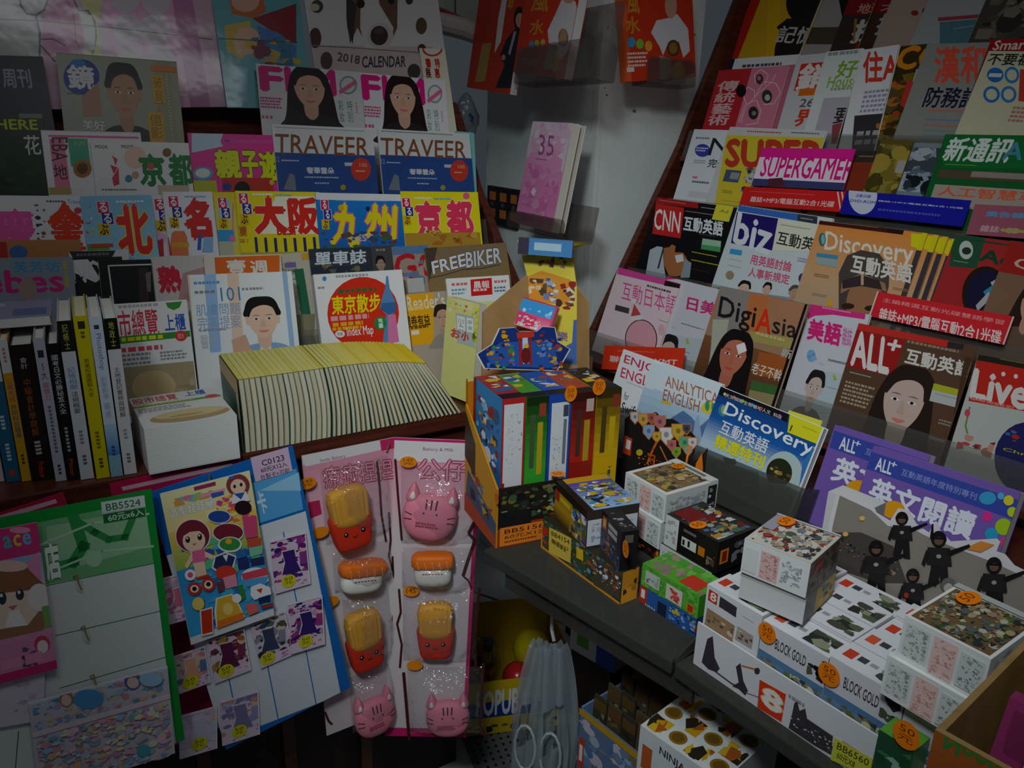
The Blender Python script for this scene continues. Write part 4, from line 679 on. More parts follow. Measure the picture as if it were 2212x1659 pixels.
mag(R5, (1556, 617), (1745, 658), [('G', 0, 0, 1, .45, 'b07858', 'a08060'), ('G', 0, .45, 1, 1, '805030', '3c2c20'), ('Q', [(1556, 617), (1620, 630), (1590, 760), (1530, 790)], '8c8480'), ('Q', [(1620, 632), (1660, 640), (1650, 740), (1610, 720)], 'c07040'), ('Q', [(1540, 690), (1575, 690), (1560, 770), (1532, 800)], 'b0b0a0'), ('Q', [(1620, 715), (1740, 735), (1735, 760), (1612, 735)], 'a89858'), ('R', 1700, 760, 1730, 800, '503020'), ('Q', [(1640, 760), (1700, 770), (1690, 820), (1630, 810)], 'a85828'),
    ('P', 1510, 706, 1640, 880, '1c1618', 'c07058', '181820', True), ('TA', 'Digi', (1558, 640), (1636, 663), (1549, 696), '201c20', .012), ('TA', 'A', (1640, 664), (1672, 671), (1632, 714), 'e03018', .02), ('TA', 'sia', (1672, 684), (1724, 696), (1668, 719), '302428', .012), ('TA', '老子不幹', (1628, 782), (1692, 800), (1622, 806), 'e0d8cc', .01), ('Q', [(1625, 822), (1700, 838), (1696, 858), (1620, 842)], '406838'), ('Q', [(1620, 842), (1696, 858), (1692, 900), (1612, 880)], '988860'), ('L', 1630, 728, 1710, 736, 1, 'c8b878'), ('Q', [(1591, 746), (1609, 740), (1614, 758), (1596, 766)], 'ece8e8'), ('B', .975, 0, 1, 1, '14121a'), ('T', '新', 1692, 752, 1708, 776, 'b8b0a8', .03)],
    'orange-brown magazine with a long-haired person and black title with red A', bg='906848', layer=8)
meiyu((1752, 657), (1880, 680), 0, 0, 2, 'white-pink American-English magazine left of the long-haired woman', [('TA', '美語', (1750, 688), (1820, 702), (1743, 732), 'd82878', .04), ('TA', '雜誌', (1822, 706), (1842, 710), (1818, 745), 'c870a0', .02)])
mag(R5, (1855, 698), (2110, 748), [('Q', [(1855, 698), (2050, 736), (2048, 750), (1850, 712)], 'c83028'), ('L', 1860, 706, 2030, 716, 1, 'd88878'), ('Q', [(2048, 738), (2083, 744), (2080, 756), (2045, 750)], '302c2c'), ('Q', [(1848, 712), (1955, 734), (1930, 814), (1830, 792)], 'a02020'), ('TA', 'ALL', (1846, 716), (1926, 734), (1838, 786), 'e0d8d4', .05), ('T', '+', 1922, 732, 1942, 760, 'e0d8d4', .05), ('L', 1958, 744, 2075, 758, 1, '988070'), ('TA', '互動英語', (1960, 752), (2102, 784), (1954, 784), 'd8d0c8', .03), ('L', 1835, 806, 1890, 816, 1, 'b8b0a8'), ('L', 1828, 822, 1880, 890, 6, 'a89880'), ('L', 2030, 905, 2070, 930, 2, '988878'), ('L', 2000, 940, 2060, 965, 2, '988878'),
    ('P', 1850, 784, 2050, 1030, '2c201c', 'c8aca0', '3c2c28', True, -.06), ('Q', [(2018, 828), (2090, 846), (2086, 860), (2014, 842)], 'b0b028'), ('Q', [(2014, 842), (2086, 860), (2080, 884), (2008, 866)], 'b8b8b8'), ('L', 2020, 852, 2078, 864, 1, '707070'), ('Q', [(2085, 770), (2112, 776), (2060, 1000), (2040, 1000)], '4c3424')],
    'brown English magazine with a long-haired woman looking out', bg='5c4030', layer=3)
mag(R5, (2114, 766), (2330, 806), [('Q', [(2114, 762), (2330, 800), (2330, 818), (2110, 780)], '28241c'), ('L', 2160, 776, 2240, 790, 1, 'b0a018'), ('Q', [(2110, 778), (2330, 818), (2330, 910), (2092, 866)], 'c02820'), ('TA', 'Live', (2106, 798), (2226, 822), (2096, 858), 'd8d0cc', .05), ('E', 2163, 803, 2172, 813, 'd8d0cc'), ('E', 2190, 808, 2199, 818, 'd8d0cc'), ('L', 2096, 868, 2200, 880, 1, 'd87060'), ('E', 2148, 912, 2290, 1070, '24245c'), ('T', 'Christmas', 2168, 966, 2300, 1008, 'a8a820', .02), ('S', 2170, 925, 2230, 965, ['b82828', '38783c', '3868a8'], 8, 2, .4), ('S', 2075, 935, 2140, 990, ['b84848', '986858', '783030', 'c08878'], 12, 3, .4), ('PL', [(2095, 880), (2086, 920), (2090, 935)], 4, '688838'), ('E', 2084, 884, 2096, 900, 'c84858')],
    'white and red magazine with a dark blue round badge, right edge', bg='b8b8b4', layer=2)
strip(R5, (1306, 746), (1480, 752), (1299, 797), [('L', 1335, 757, 1440, 764, 1, 'e88878'), ('T', '聯動日文 XMT', 1318, 768, 1462, 790, 'ecd4d0', .015)], 'orange-red header strip in front of the pale pink Japanese magazine', 'e03820', 7.6)
# front pocket on the counter
def angl(TL, TR, lay, lb, blue):
    x, y = TL
    mag(R6, TL, TR, [('G', 0, .3, 1, 1, 'b8d0e4', '6890b8'), ('TA', 'ANALYTICAL', (x + 8, y + 28), (x + 132, y + 72), (x + 6, y + 52), 'b86848', .01), ('TA', 'ENGLISH', (x + 4, y + 58), (x + 82, y + 84), (x + 0, y + 82), 'b86848', .01), ('Q', [(x - 2, y + 82), (x + 20, y + 88), (x + 19, y + 94), (x - 3, y + 88)], 'd8b838'), ('E', x + 84, y + 86, x + 118, y + 112, 'e8c828'), ('E', x + 92, y + 84, x + 102, y + 106, '389878'), ('E', x + 106, y + 88, x + 114, y + 108, '389878'),
        ('Q', [(x - 20, y + 180), (x + 20, y + 120), (x + 45, y + 105), (x + 62, y + 118), (x + 80, y + 140), (x + 110, y + 115), (x + 120, y + 220), (x - 20, y + 260)], '5878a8'), ('Q', [(x + 70, y + 130), (x + 78, y + 112), (x + 90, y + 200), (x + 60, y + 200)], '98b0cc'), ('L', x + 26, y + 88, x + 60, y + 98, 1, 'a0b0c0')], lb, bg='d8e4ec', layer=lay, th=.006)
mag(R6, (1347, 754), (1478, 800), [('TA', 'ENJOY', (1351, 766), (1440, 797), (1346, 788), 'd03058', .012), ('TA', 'ENGLISH', (1344, 793), (1436, 826), (1340, 814), 'd03058', .012), ('Q', [(1340, 880), (1440, 900), (1430, 1000), (1325, 980)], '5c5c60'), ('L', 1354, 824, 1400, 844, 2, 'a0a0a8'), ('TA', 'for', (1350, 846), (1360, 850), (1347, 862), '303038', .0), ('TA', 'Swift', (1345, 868), (1378, 880), (1341, 890), '242428', .01)], 'white magazine with crimson serif title, hindmost in the front pocket', bg='e4e4ea', layer=0)
angl((1408, 781), (1540, 826), 1.2, 'pale blue magazine with mountains, rear copy', True)
angl((1431, 782), (1562, 830), 2.4, 'pale blue magazine with mountains, front copy', True)
mag(R6, (1557, 835), (1782, 926), [('G', 0, 0, 1, .35, '183878', '2060b0'), ('G', 0, .35, 1, .62, '2060b0', 'b8d0e0'), ('G', 0, .62, 1, 1, 'b8d0e0', '8098a0'), ('Q', [(1557, 835), (1704, 894), (1700, 912), (1552, 852)], '1a1a20')] + [('TA', s_, (x, y), (x + 18, y + 7), (x - 2, y + 8), 'd8d8d8', .01) for s_, x, y in (('天文', 1568, 849), ('探險', 1588, 857), ('生物', 1608, 865), ('極地', 1628, 873), ('人文', 1648, 881), ('科技', 1672, 891))] + [('E', x, y, x + 6, y + 7, c) for x, y, c in ((1563, 848, 'd8c898'), (1583, 855, 'e08080'), (1602, 863, '90d050'), (1622, 871, '50b0e8'), (1642, 879, 'e84858'), (1682, 895, 'e060b0'))] + [
    ('E', 1552, 873, 1573, 901, '3880b0'), ('E', 1558, 876, 1570, 896, '98b868'), ('TA', 'Discovery', (1572, 868), (1764, 958), (1560, 900), 'f0f2f4', .014), ('TA', '互動英語', (1562, 906), (1664, 952), (1553, 934), 'e8ecf0', .012), ('TA', '精選特刊', (1550, 938), (1655, 986), (1542, 964), 'e8e020', .035), ('E', 1652, 975, 1735, 1075, 'b8c8c8'), ('E', 1656, 990, 1712, 1052, '2c3020'), ('S', 1664, 1000, 1704, 1044, ['a07838', '685028', 'c8a058', '383c28'], 12, 2, .35), ('Q', [(1660, 1040), (1710, 1050), (1720, 1110), (1650, 1090)], '98a898'), ('Q', [(1562, 988), (1590, 992), (1592, 1002), (1572, 1006)], '384858'), ('Q', [(1520, 985), (1640, 1020), (1640, 1100), (1500, 1080)], '889898'), ('Q', [(1735, 1000), (1760, 960), (1740, 1080), (1722, 1085)], '3878b8'),
    ('Q', [(1707, 896), (1782, 922), (1772, 962), (1702, 934)], 'e0d828'), ('L', 1735, 920, 1768, 936, 2, '908820'), ('PL', [(1712, 920), (1708, 930)], 4, '504c18'), ('B', .985, 0, 1, 1, 'e4e4e4')],
    'blue nature-English special issue with an astronaut', bg='e4e8ec', layer=4, th=.012)
mag(R6, (1704, 886), (1776, 909), [], 'pale yellow tag standing behind the blue special issue', bg='d8d048', layer=2, th=.002, name='tag_card', cat='card', BL=(1702, 930))
def purp(TL, TR, lay, lb, dx, dy):
    q = lambda pts: [(x + dx, y + dy) for x, y in pts]
    mag(R7, TL, TR, [('Q', q([(1880, 975), (2215, 1085), (2210, 1130), (1870, 1012)]), '3848a0'), ('TA', 'ALL', (1896 + dx, 988 + dy), (1930 + dx, 999 + dy), (1890 + dx, 1014 + dy), 'e0e0e8', .03), ('T', '+', 1926 + dx, 996 + dy, 1936 + dx, 1010 + dy, 'e0e0e8', .02), ('TA', '互動英語年度特別專刊', (1950 + dx, 1012 + dy), (2112 + dx, 1066 + dy), (1946 + dx, 1026 + dy), '8890c8', .01),
        ('TA', '英文閱讀', (1888 + dx, 1030 + dy), (2112 + dx, 1112 + dy), (1872 + dx, 1080 + dy), 'dcdce8', .035), ('E', 1905 + dx, 1082 + dy, 1955 + dx, 1120 + dy, 'e09818'), ('E', 2115 + dx, 1062 + dy, 2152 + dx, 1090 + dy, '3898c8')] + [('E', x + dx, y + dy, x + r_ + dx, y + r_ + dy, c) for x, y, r_, c in ((2150, 1120, 36, 'a0c020'), (2128, 1140, 28, '2898c8'), (2122, 1105, 22, 'd83090'), (2168, 1070, 22, 'd8c828'), (2160, 1160, 24, 'd04080'), (2176, 1095, 22, 'b8c828'), (2140, 1168, 16, 'e0a020'), (2155, 1064, 15, '50a8d0'))], lb, bg='7458a8', layer=lay, th=.022)
purp((1804, 917), (2010, 984), 0, 'purple reading special box with white characters, rear one on the left', -78, -45)
sh = mag
purp((1888, 962), (2206, 1064), 3.6, 'purple reading special box with white characters and splashes, front one', 0, 0)
t = t_panel
mb = MB(); rt = thing('acrylic_pocket', 'clear acrylic pocket in front of the blue special issue', 'holder', R6.foot(R6.pt(1640, 1000, 7)))
a, b_ = R6.foot(R6.pt(1350, 860, 7.5)), R6.foot(R6.pt(1752, 1005, 7.5))
mb.box(a - R6.n * .0, b_ - a, R6.up * .085, R6.n * .003, 'w'); mb.build('front_plate', clear('grey_acrylic', 'c8c8c4', .10, .08, alpha=.25, diff='6c6c66'), rt)
mb = MB(); mb.box(b_ - R6.n * .055, R6.d * .003, R6.up * .085, R6.n * .055, 'w'); mb.build('side_plate', MATS['grey_acrylic'], rt)
# ---------------------------------------------------------------- books standing on the left counter
def solid(lb, name, cat, parts, loc, group=None):
    t = thing(name, lb, cat, loc, group)
    for nm, mb, mt in parts: mb.build(nm, mt, t)
    return t
SB = yawv(61); SN = V((SB.y, -SB.x, 0))      # row of standing books: along the row, and out towards the aisle
def spine_book(xl, xr, yb, ytl, lb, col, ops, depth=.17, lean=0, top='e4e0d4', cover=None):
    """book on its foot with the spine to the front; xl..xr, yb: foot of the spine; ytl: its top"""
    A, B = flat(xl, yb, SHELF + .001), flat(xr, yb - (xr - xl) * .2, SHELF + .001)
    W = max(.008, (B - A).dot(SB) - .001); H = min(.27, height(A, xl - .13 * (yb - ytl), ytl))
    up = (ZU - SB * lean).normalized()
    O = A + up * H
    t = thing('book', lb, 'book', A + SB * W / 2)
    mb = MB(); i = .002
    mb.box(A + SB * i + up * .003 - SN * .001, SB * (W - 2 * i), up * (H - .006), -SN * (depth - .004), top); mb.build('pages', MATTE, t)
    mb = MB(); cv = cover or col
    mb.box(A, SB * .002, up * H, -SN * depth, cv); mb.box(A + SB * (W - .002), SB * .002, up * H, -SN * depth, cv)
    mb.box(A, SB * W, up * H, SN * .0012, col)
    P = Panel(mb, O + SN * .0012, SB, -up, W, H)
    for o_ in ops:
        if o_[0] == 'V':                                   # lettering running down the spine
            _, s_, v0, v1, c_ = o_[:5]; w0 = o_[5] if len(o_) > 5 else .22
            if all(ord(ch) < 128 for ch in s_): P.text(s_, (W * (1 - w0), v0 * H), (0, (v1 - v0) * H), (-(1 - 2 * w0) * W, 0), c_)
            else: P.text('\n'.join(s_), (W * w0, v0 * H), ((1 - 2 * w0) * W, 0), (0, (v1 - v0) * H), c_)
        elif o_[0] == 'N':
            _, v0, v1, c_ = o_; n = int((v1 - v0) * H / .006)
            for k in range(n): P.add([(W * .35, v0 * H + k * .006), (W * .65, v0 * H + k * .006), (W * .62, v0 * H + k * .006 + .004), (W * .38, v0 * H + k * .006 + .004)], c_)
            P.k += 1
        else: P.draw([o_])
    mb.build('cover', CARD, t); return t
spine_book(-40, 12, 1046, 800, 'pale pink book, leftmost of the standing books', 'd8c0cc', [('N', .3, .8, 'c05878')])
spine_book(14, 47, 1042, 775, 'teal book with white lettering among the standing books', '286484', [('B', 0, 0, 1, .18, 'd0d0d4'), ('N', .45, .58, 'c0d0d8'), ('N', .68, .85, 'c0d0d8'), ('B', .3, .9, .7, .95, 'b84838')])
spine_book(48, 70, 1040, 735, 'orange-yellow book with a white head, third of the standing books', 'd09c18', [('B', 0, 0, 1, .22, 'd8d8d8'), ('N', .05, .16, 'c87070'), ('V', '公職考試', .26, .42, 'c04878', .2), ('V', '共同科目題庫', .44, .68, '484878', .2), ('N', .8, .9, '4c3810')])
spine_book(71, 119, 1040, 745, 'thick dark brown book with orange lettering', '241614', [('V', '會計', .09, .17, 'b8b4ac', .34), ('V', '中級會計學題解', .24, .66, '9c5428', .34), ('N', .70, .82, 'b0aca4'), ('V', 'Professor', .86, .98, 'c84820', .36)], top='dcdcd8')
spine_book(121, 146, 1040, 730, 'grey-white book with a small dark square near its top', 'b0b0bc', [('B', .25, .08, .75, .13, '303038'), ('V', '5大', .17, .28, '404050', .25), ('V', '關鍵力', .30, .42, 'c05060', .25), ('N', .46, .82, '686878'), ('N', .88, .97, '404050')])
spine_book(148, 173, 1038, 742, 'black book with bold white characters', '161618', [('V', '國考日文必勝秘笈大全', .08, .5, 'd0d0d0', .2), ('N', .6, .8, '9c9ca0'), ('V', 'Master', .84, .97, 'd04018', .3)])
spine_book(175, 205, 1036, 693, 'white book with a black spine head, left of the yellow book', 'c4c6cc', [('B', 0, 0, 1, .185, '1c1c1c'), ('V', '記帳士', .02, .17, 'b8b848', .3), ('V', '記帳相關', .28, .42, '4888b8', .22), ('V', '法規概要', .43, .57, '383c48', .25), ('N', .68, .78, '808088'), ('N', .84, .93, '606070')])
spine_book(209, 239, 1034, 683, 'bright yellow book among the standing books', 'c8b808', [('B', .25, .03, .75, .075, '303018'), ('N', .09, .14, '605810'), ('V', '商業知識圖解大全', .25, .48, '484010', .3), ('N', .7, .82, '706810'), ('N', .87, .95, '504808')], top='e4dcb8')
spine_book(240, 267, 1030, 684, 'white and sky-blue photo-editing book with lettering down its spine', 'c4ccd8', [('E', 0, 0, 1, 1, 'c4ccd8'), ('B', .3, .05, .7, .075, '383c50'), ('V', 'Photoshop', .10, .32, '6070a8', .24), ('V', '創意影像', .36, .5, '98a4b8', .25), ('V', '編修', .52, .62, '8898c0', .25), ('G', 0, .66, 1, .86, 'a8c0d8', '3878b8'), ('B', 0, .86, 1, 1, '80a8b8'), ('N', .8, .88, '284878')])
spine_book(269, 297, 1025, 688, 'white book with a black spine head, rightmost of the standing books', 'c8c6c8', [('B', 0, 0, 1, .19, '161616'), ('V', '地政士', .02, .17, 'b8b848', .3), ('V', '土地登記實務與題解', .30, .62, '282828', .27), ('N', .7, .79, '909090'), ('N', .86, .94, '686868')])
# book lying on top of the row
c = flat(2, 722, SHELF + .232)
mb = MB(); mb2 = MB()
t = thing('book', 'pale violet paperback lying flat on top of the standing books', 'book', c)
O = V((-.80, 1.13, SHELF + .2335)); 
mb.box(O - SB * .03, SB * .13, -SN * .13, ZU * .0008, 'b8b4c8'); mb.box(O - SB * .03 + ZU * .014, SB * .13, -SN * .13, ZU * .0008, '9898b4')
P = Panel(mb, O - SB * .03 + ZU * .0148 - SN * .13, SB, SN, .13, .13); P.o_B(.6, .5, .95, .9, '6078a8'); P.o_B(.1, .1, .5, .3, 'c0bcd0')
mb.build('cover', CARD, t); mb2.box(O - SB * .03 + ZU * .0008, SB * .128, -SN * .128, ZU * .013, 'dcdad4'); mb2.build('pages', MATTE, t)
# thick yearbook lying flat
def flatbook():
    Ht = .078; A = flat(323, 1026, SHELF + .001); B = flat(527, 988, SHELF + .001)
    ex = (B - A).normalized(); back = V((-ex.y, ex.x, 0)); W = (B - A).length - .006; D = .165
    t = thing('book', 'thick white stock yearbook lying flat left of the row of yellow digests', 'book', A + ex * W / 2)
    mb = MB(); mb.box(A + ZU * .002, ex * W, back * D, ZU * (Ht - .004), 'e6e6e2')
    P = Panel(mb, A + ZU * Ht, ex, -ZU, W, Ht); r = random.Random(4)
    for k in range(14): P.add([(0, .006 + k * .005), (W, .006 + k * .005), (W, .0064 + k * .005), (0, .0064 + k * .005)], 'd4d4d0')
    mb.build('pages', MATTE, t)
    mb = MB(); o = A + ZU * (Ht - .002); mb.box(o, ex * W, back * D, ZU * .0015, 'e0e0dc')
    P = Panel(mb, o + ZU * .0015 + back * D, ex, -back, W, D)
    P.text('股市總覽', (W * .02, D * .04), (W * .5, 0), (0, D * .2), 'cc3048', 0, .015); P.text('上櫃', (W * .62, D * .03), (W * .24, 0), (0, D * .16), '2858b0', 0, .02)
    P.o_B(0, .29, 1, .35, '5c9838'); P.lines(W * .03, D * .3, W * .7, D * .34, 1, 'd8d830'); P.ell(W * .82, D * .24, W * .98, D * .36, 'cc4040')
    P.lines(W * .03, D * .4, W * .6, D * .55, 3, 'a0a0a8'); P.ell(W * .1, D * .62, W * .98, D * .95, 'b89868'); P.ell(W * .16, D * .6, W * .95, D * .84, 'd8c490'); P.ell(W * .3, D * .74, W * .7, D * .8, 'c0a068')
    mb.build('cover', CARD, t)
    mb = MB(); mb.box(A, ex * W, back * D, ZU * .0015, 'e0e0dc'); mb.build('back_cover', CARD, t)
flatbook()
# ---------------------------------------------------------------- the long row of yellow digests lying on their fore edges
DH, DL0 = .132, .166
def digest(i, p, tilt, th, yaw, col, lbl, grp):
    d = yawv(yaw); bk = V((-d.y, d.x, 0))                       # along the row, and back into the rack
    a = radians(tilt); up = ZU * cos(a) - d * sin(a); rt = d * cos(a) + ZU * sin(a)
    t = thing('digest_book', lbl, 'book', p, grp)
    r = random.Random(i); DL = DL0 - .024 * i / 44
    mb = MB(); n = 6; bow = .004 * sin(min(1, i / 30) * pi) + .0015
    def edge(s_, x): return p + rt * (x + bow * sin(pi * s_)) + up * (DH * s_)
    pg = ('d8ccb4', 'd2c6ac', 'dcd2bc')[i % 3]
    for x0, x1, c_, e in ((.0, .0007, 'c8c08c' if i % 4 else '2c6850', 0), (th - .0007, th, '7c8c78', 0), (.0007, th - .0007, pg, .0015)):
        for k in range(n):
            s0, s1 = k / n, (k + 1) / n
            q = [edge(s0, x0), edge(s0, x1), edge(s1, x1), edge(s1, x0)]; f = -bk * -0 - bk * -e
            fr = [v_ + bk * e for v_ in q]; bb = [v_ + bk * (DL - e) for v_ in q]
            mb.poly(fr, c_); mb.poly(bb[::-1], c_); mb.poly([fr[1], bb[1], bb[2], fr[2]], c_); mb.poly([fr[0], fr[3], bb[3], bb[0]], c_)
            if k == 0: mb.poly([fr[0], bb[0], bb[1], fr[1]], c_)
            if k == n - 1 and e: mb.poly([fr[3], fr[2], bb[2], bb[3]], c_)
    mb.build('pages', MATTE, t)
    mb = MB(); tp = edge(1, 0); mb.box(tp + up * .0002, rt * th, bk * DL, up * .0012, col)
    P = Panel(mb, tp + up * .0014 + bk * DL, -bk, rt, DL, th)
    for u0, u1, c_ in ((.08, .30, '787428'), (.42, .58, '807020'), (.64, .78, '6c6424'), (.86, .94, 'a84838')):
        m_ = max(1, int((u1 - u0) * DL / .005))
        for k in range(m_): P.add([(u0 * DL + k * .005, th * .3), (u0 * DL + k * .005 + .0035, th * .3), (u0 * DL + k * .005 + .0035, th * .72), (u0 * DL + k * .005, th * .72)], c_)
    mb.build('spine', CARD, t)
    return t
p0 = flat(530, 979, SHELF + .001); p1 = flat(1001, 892, SHELF + .001)
row_d = (p1 - p0).normalized(); yw = degrees(atan2(row_d.x, row_d.y))
N_D = 44; step = (p1 - p0).length / N_D
for i in range(N_D):
    s = i / (N_D - 1)
    tilt = 1 + 7 * s + 26 * max(0, (s - .35) / .65) ** 1.3
    th = step * cos(radians(tilt)) * .94 - (.0026 if s > .33 else .0006)
    yy = yw + 3 + 5 * s
    pos = p0 + row_d * (step * i)
    if i == 0:
        lb, g = 'yellow-spined digest at the left end of the row, its green cover showing', None
    else:
        lb, g = 'yellow-spined digest lying on its fore edge in the long row on the counter', 'yellow digests in the row'
    c_ = mix('e4d878', 'e8c818', min(1, max(0, (s - .4) * 1.8))) if i % 5 else mix('dcd060', 'dcc020', s)
    t = digest(i, pos, tilt, th, yy, c_, lb, g)
    if i == 0:
        d = yawv(yy); bk = V((-d.y, d.x, 0)); up = ZU * cos(radians(tilt)) - d * sin(radians(tilt))
        mb = MB(); P = Panel(mb, pos - d * .0016 + up * DH + bk * DL0, -bk, -up, DL0, DH)
        P.o_B(0, 0, 1, 1, '2c6844'); P.o_B(0, 0, 1, .22, 'd0a878'); P.o_B(0, .22, 1, .5, '1c5434'); P.ell(DL0 * .62, DH * .55, DL0 * .86, DH * .85, '2c3430'); P.o_B(0, .7, .5, 1, '588078'); P.o_B(.88, .2, 1, 1, 'c8b898')
        mb.build('cover_art', CARD, t)
# small booklet standing at the right end of the row
Q0 = at(966, 640, 1.63); bd = yawv(-42); BN = V((-bd.y, bd.x, 0))
RB = Row(BN, 0, SHELF, radians(6)); RB.off = RB.n.dot(Q0)
mag(RB, (966, 640), (1036, 657), [('Q', [(985, 642), (1022, 650), (1020, 672), (990, 664)], 'ece8a0'), ('S', 970, 650, 1030, 690, ['e0d030', 'd8a060', '98b0c8', 'd87860', 'f0ecc0'], 16, 3, .3), ('Q', [(984, 675), (1024, 684), (1026, 752), (988, 740)], 'b8c8c4'), ('TA', '四日', (988, 682), (1022, 690), (989, 712), 'f0f4f0', .05, '485858', .06), ('T', '小', 998, 715, 1012, 738, 'd03838', .06, 'f0e0d8', .06), ('T', 'お', 976, 708, 994, 732, 'd85050', .05, 'f0e0d8', .06), ('E', 1020, 716, 1034, 738, '98b028'), ('T', '的', 1023, 720, 1032, 734, '303818', .03)] + [('Q', [(1027, y), (1036, y - 4), (1036, y + 3), (1027, y + 7)], 'e8e028') for y in range(668, 756, 13)],
    'small yellow and white booklet at the right end of the yellow digests', bg='e4e08c', th=.022, name='booklet', cat='book')
# ---------------------------------------------------------------- sheets hanging from the counter edge
def wire(t, pts, r=.0012, name='hook', col='c8b050'):
    mb = MB(); mb.tube([V(p) for p in pts], r, 'w', 6); return mb.build(name, mat('hook_metal', 'c0a850', .3, .5, Metallic=.8), t, smooth=True)
edge0 = flat(527, 980, SHELF)
OFFS = nS.dot(edge0)
class Hang(Row):
    def __init__(s, nh, off, lean=0.0):
        super().__init__(nh, off, .4, lean)
        if lean: s.off = s.n.dot(nh * off + ZU * (SHELF - .03))       # hinged at the counter edge
H_red, H_sq, H_blue, H_green = Hang(nS, OFFS + .006, radians(2)), None, Hang(nS, OFFS + .050, radians(5)), Hang(nS, OFFS + .082, radians(9))
def sheet(row, TL, TR, BL, ops, lb, bg, name='display_card', cat='display card', th=.003, hole=None, group=None):
    t = mag(row, TL, TR, ops, lb, bg=bg, BL=BL, th=th, name=name, cat=cat, material=CARD, edge=bg, group=group)
    return t
# crimson sheets behind
sheet(H_red, (237, 1046), (520, 984), (300, 1640), [('Q', [(262, 1052), (500, 1000), (505, 1008), (266, 1060)], 'd8a8b8'), ('R', 420, 1560, 660, 1640, 'e0a0b8'), ('E', 560, 1590, 585, 1612, 'e88020')], 'crimson display sheet mostly hidden behind the blue and green sheets', 'b81c50')
sheet(Hang(nS, OFFS + .030, radians(6)), (-60, 1128), (136, 1064), (-40, 1500), [('Q', [(-50, 1128), (120, 1078), (124, 1086), (-48, 1140)], 'd8a8b8')], 'red display sheet with a curled corner behind the green sheet', 'b02048')
# blue sheet with trading cards
BLS = sheet(H_blue, (318, 1066), (632, 963), (432, 1648), [('Q', [(318, 1066), (632, 963), (660, 1105), (345, 1205)], '1468b8'), ('Q', [(540, 1045), (640, 1012), (655, 1100), (545, 1135)], '58a8e0'), ('Q', [(560, 1060), (645, 1020), (650, 1060)], '98ccec'), ('Q', [(345, 1205), (660, 1104), (736, 1500), (430, 1620)], 'd4d8e0')] +
  [('PL', [(440 + dx, 1205 - dx * .32), (520 + dx * .96, 1590 - dx * .33)], 3, '2870c0') for dx in (-84, 0, 86, 172)] + [('T', '卡', 550, 1065, 580, 1105, 'd0e0ec', .03)],
  'blue-framed hanging sheet with a grid of small trading cards', '1868b8')
Q_ = [('TA', 'C0123', (564, 995), (612, 982), (567, 1007), '282430', .012), ('TA', '60元X12入', (562, 1011), (618, 996), (565, 1022), '282430', .01), ('TA', '台製卡×可刷', (562, 1026), (624, 1010), (564, 1037), '282430', .0)]
A, ex, ey, n, W, H = t_panel[BLS.name]
def patch(t, TL, TR, BL, ops, name, bg, lift=.0012, mt=CARD, label=None, Hf=None):
    A, ex, ey, n, W, H = t_panel[t.name]
    a, b, c = (hit(*q, A + n * lift, n) for q in (TL, TR, BL))
    e = (b - a).normalized(); f = e.cross(n).normalized(); f = f if f.z < 0 else -f
    mb = MB(); w_, h_ = (b - a).length, (c - a).dot(f)
    mb.box(a - n * .0006, e * w_, f * h_, n * .0006, bg); P = Panel(mb, a, e, f, w_, h_); P.draw(ops)
    o = mb.build(name, mt, t)
    if label: o['label'] = label
    return o
patch(BLS, (541, 989), (622, 966), (553, 1041), Q_, 'price_label', 'd8b8d4')
wire(BLS, [hit(452, 1025, A + n * .0, n), hit(452, 1027, A + n * .012, n), hit(453, 1043, A + n * .014, n), hit(456, 1052, A + n * .008, n)])
HCARD = Hang(nS, OFFS + .0545, radians(5))
def tcard(TL, TR, BL, cols, lb, k, price=True):
    x0 = (TL[0] + TR[0]) / 2; cx, cy = (TR[0] + BL[0]) / 2, (TR[1] + BL[1]) / 2; w_ = TR[0] - TL[0]
    dress = [(cx - w_ * .28, cy - w_ * .3), (cx + w_ * .05, cy - w_ * .38), (cx + w_ * .12, cy - w_ * .05), (cx + w_ * .25, cy + w_ * .22), (cx - w_ * .28, cy + w_ * .34), (cx - w_ * .2, cy)]
    ops = [('BS', 0, 0, 1, .8, cols, 30, k, .22), ('Q', [(x - 2, y - 2) for x, y in dress], 'd8d4dc'), ('Q', dress, cols[0]), ('E', cx + w_ * .2, cy - w_ * .52, cx + w_ * .4, cy - w_ * .32, 'e0b8a0'), ('E', cx + w_ * .18, cy - w_ * .56, cx + w_ * .42, cy - w_ * .42, cols[1]), ('Q', [(cx + w_ * .2, cy - w_ * .3), (cx + w_ * .4, cy - w_ * .34), (cx + w_ * .42, cy), (cx + w_ * .22, cy + w_ * .04)], cols[2]),
           ('B', 0, .8, 1, 1, 'dcc8d8'), ('BS', .25, .82, .95, .96, ['c878a8', 'b088c8', 'd0a0c0'], 8, k + 1, .4), ('B', 0, 0, 1, .02, 'e8e0e8'), ('B', .97, 0, 1, 1, 'e8e0e8')]
    t = mag(Hang(nS, OFFS + .0545 + .0035 * (k == 4), radians(5)), TL, TR, ops, lb, bg='d8c0d4', BL=BL, th=.0012, name='trading_card', cat='card', group='trading cards on the blue sheet')
    if price: sticker(t, BL[0] + w_ * .28, BL[1] - w_ * .34, .026, .024, 'd8d020', text='50\n元', lift=.0016)
tcard((583, 1170), (660, 1150), (602, 1281), ['3c2470', '602080', '8c3890', 'b03880', '5c3070'], 'purple dress trading card, top of the right column on the blue sheet', 3)
tcard((622, 1306), (696, 1286), (640, 1410), ['38246c', '502070', 'a03880', 'c890b8', '684080'], 'purple skirt trading card, lower in the right column on the blue sheet', 4)
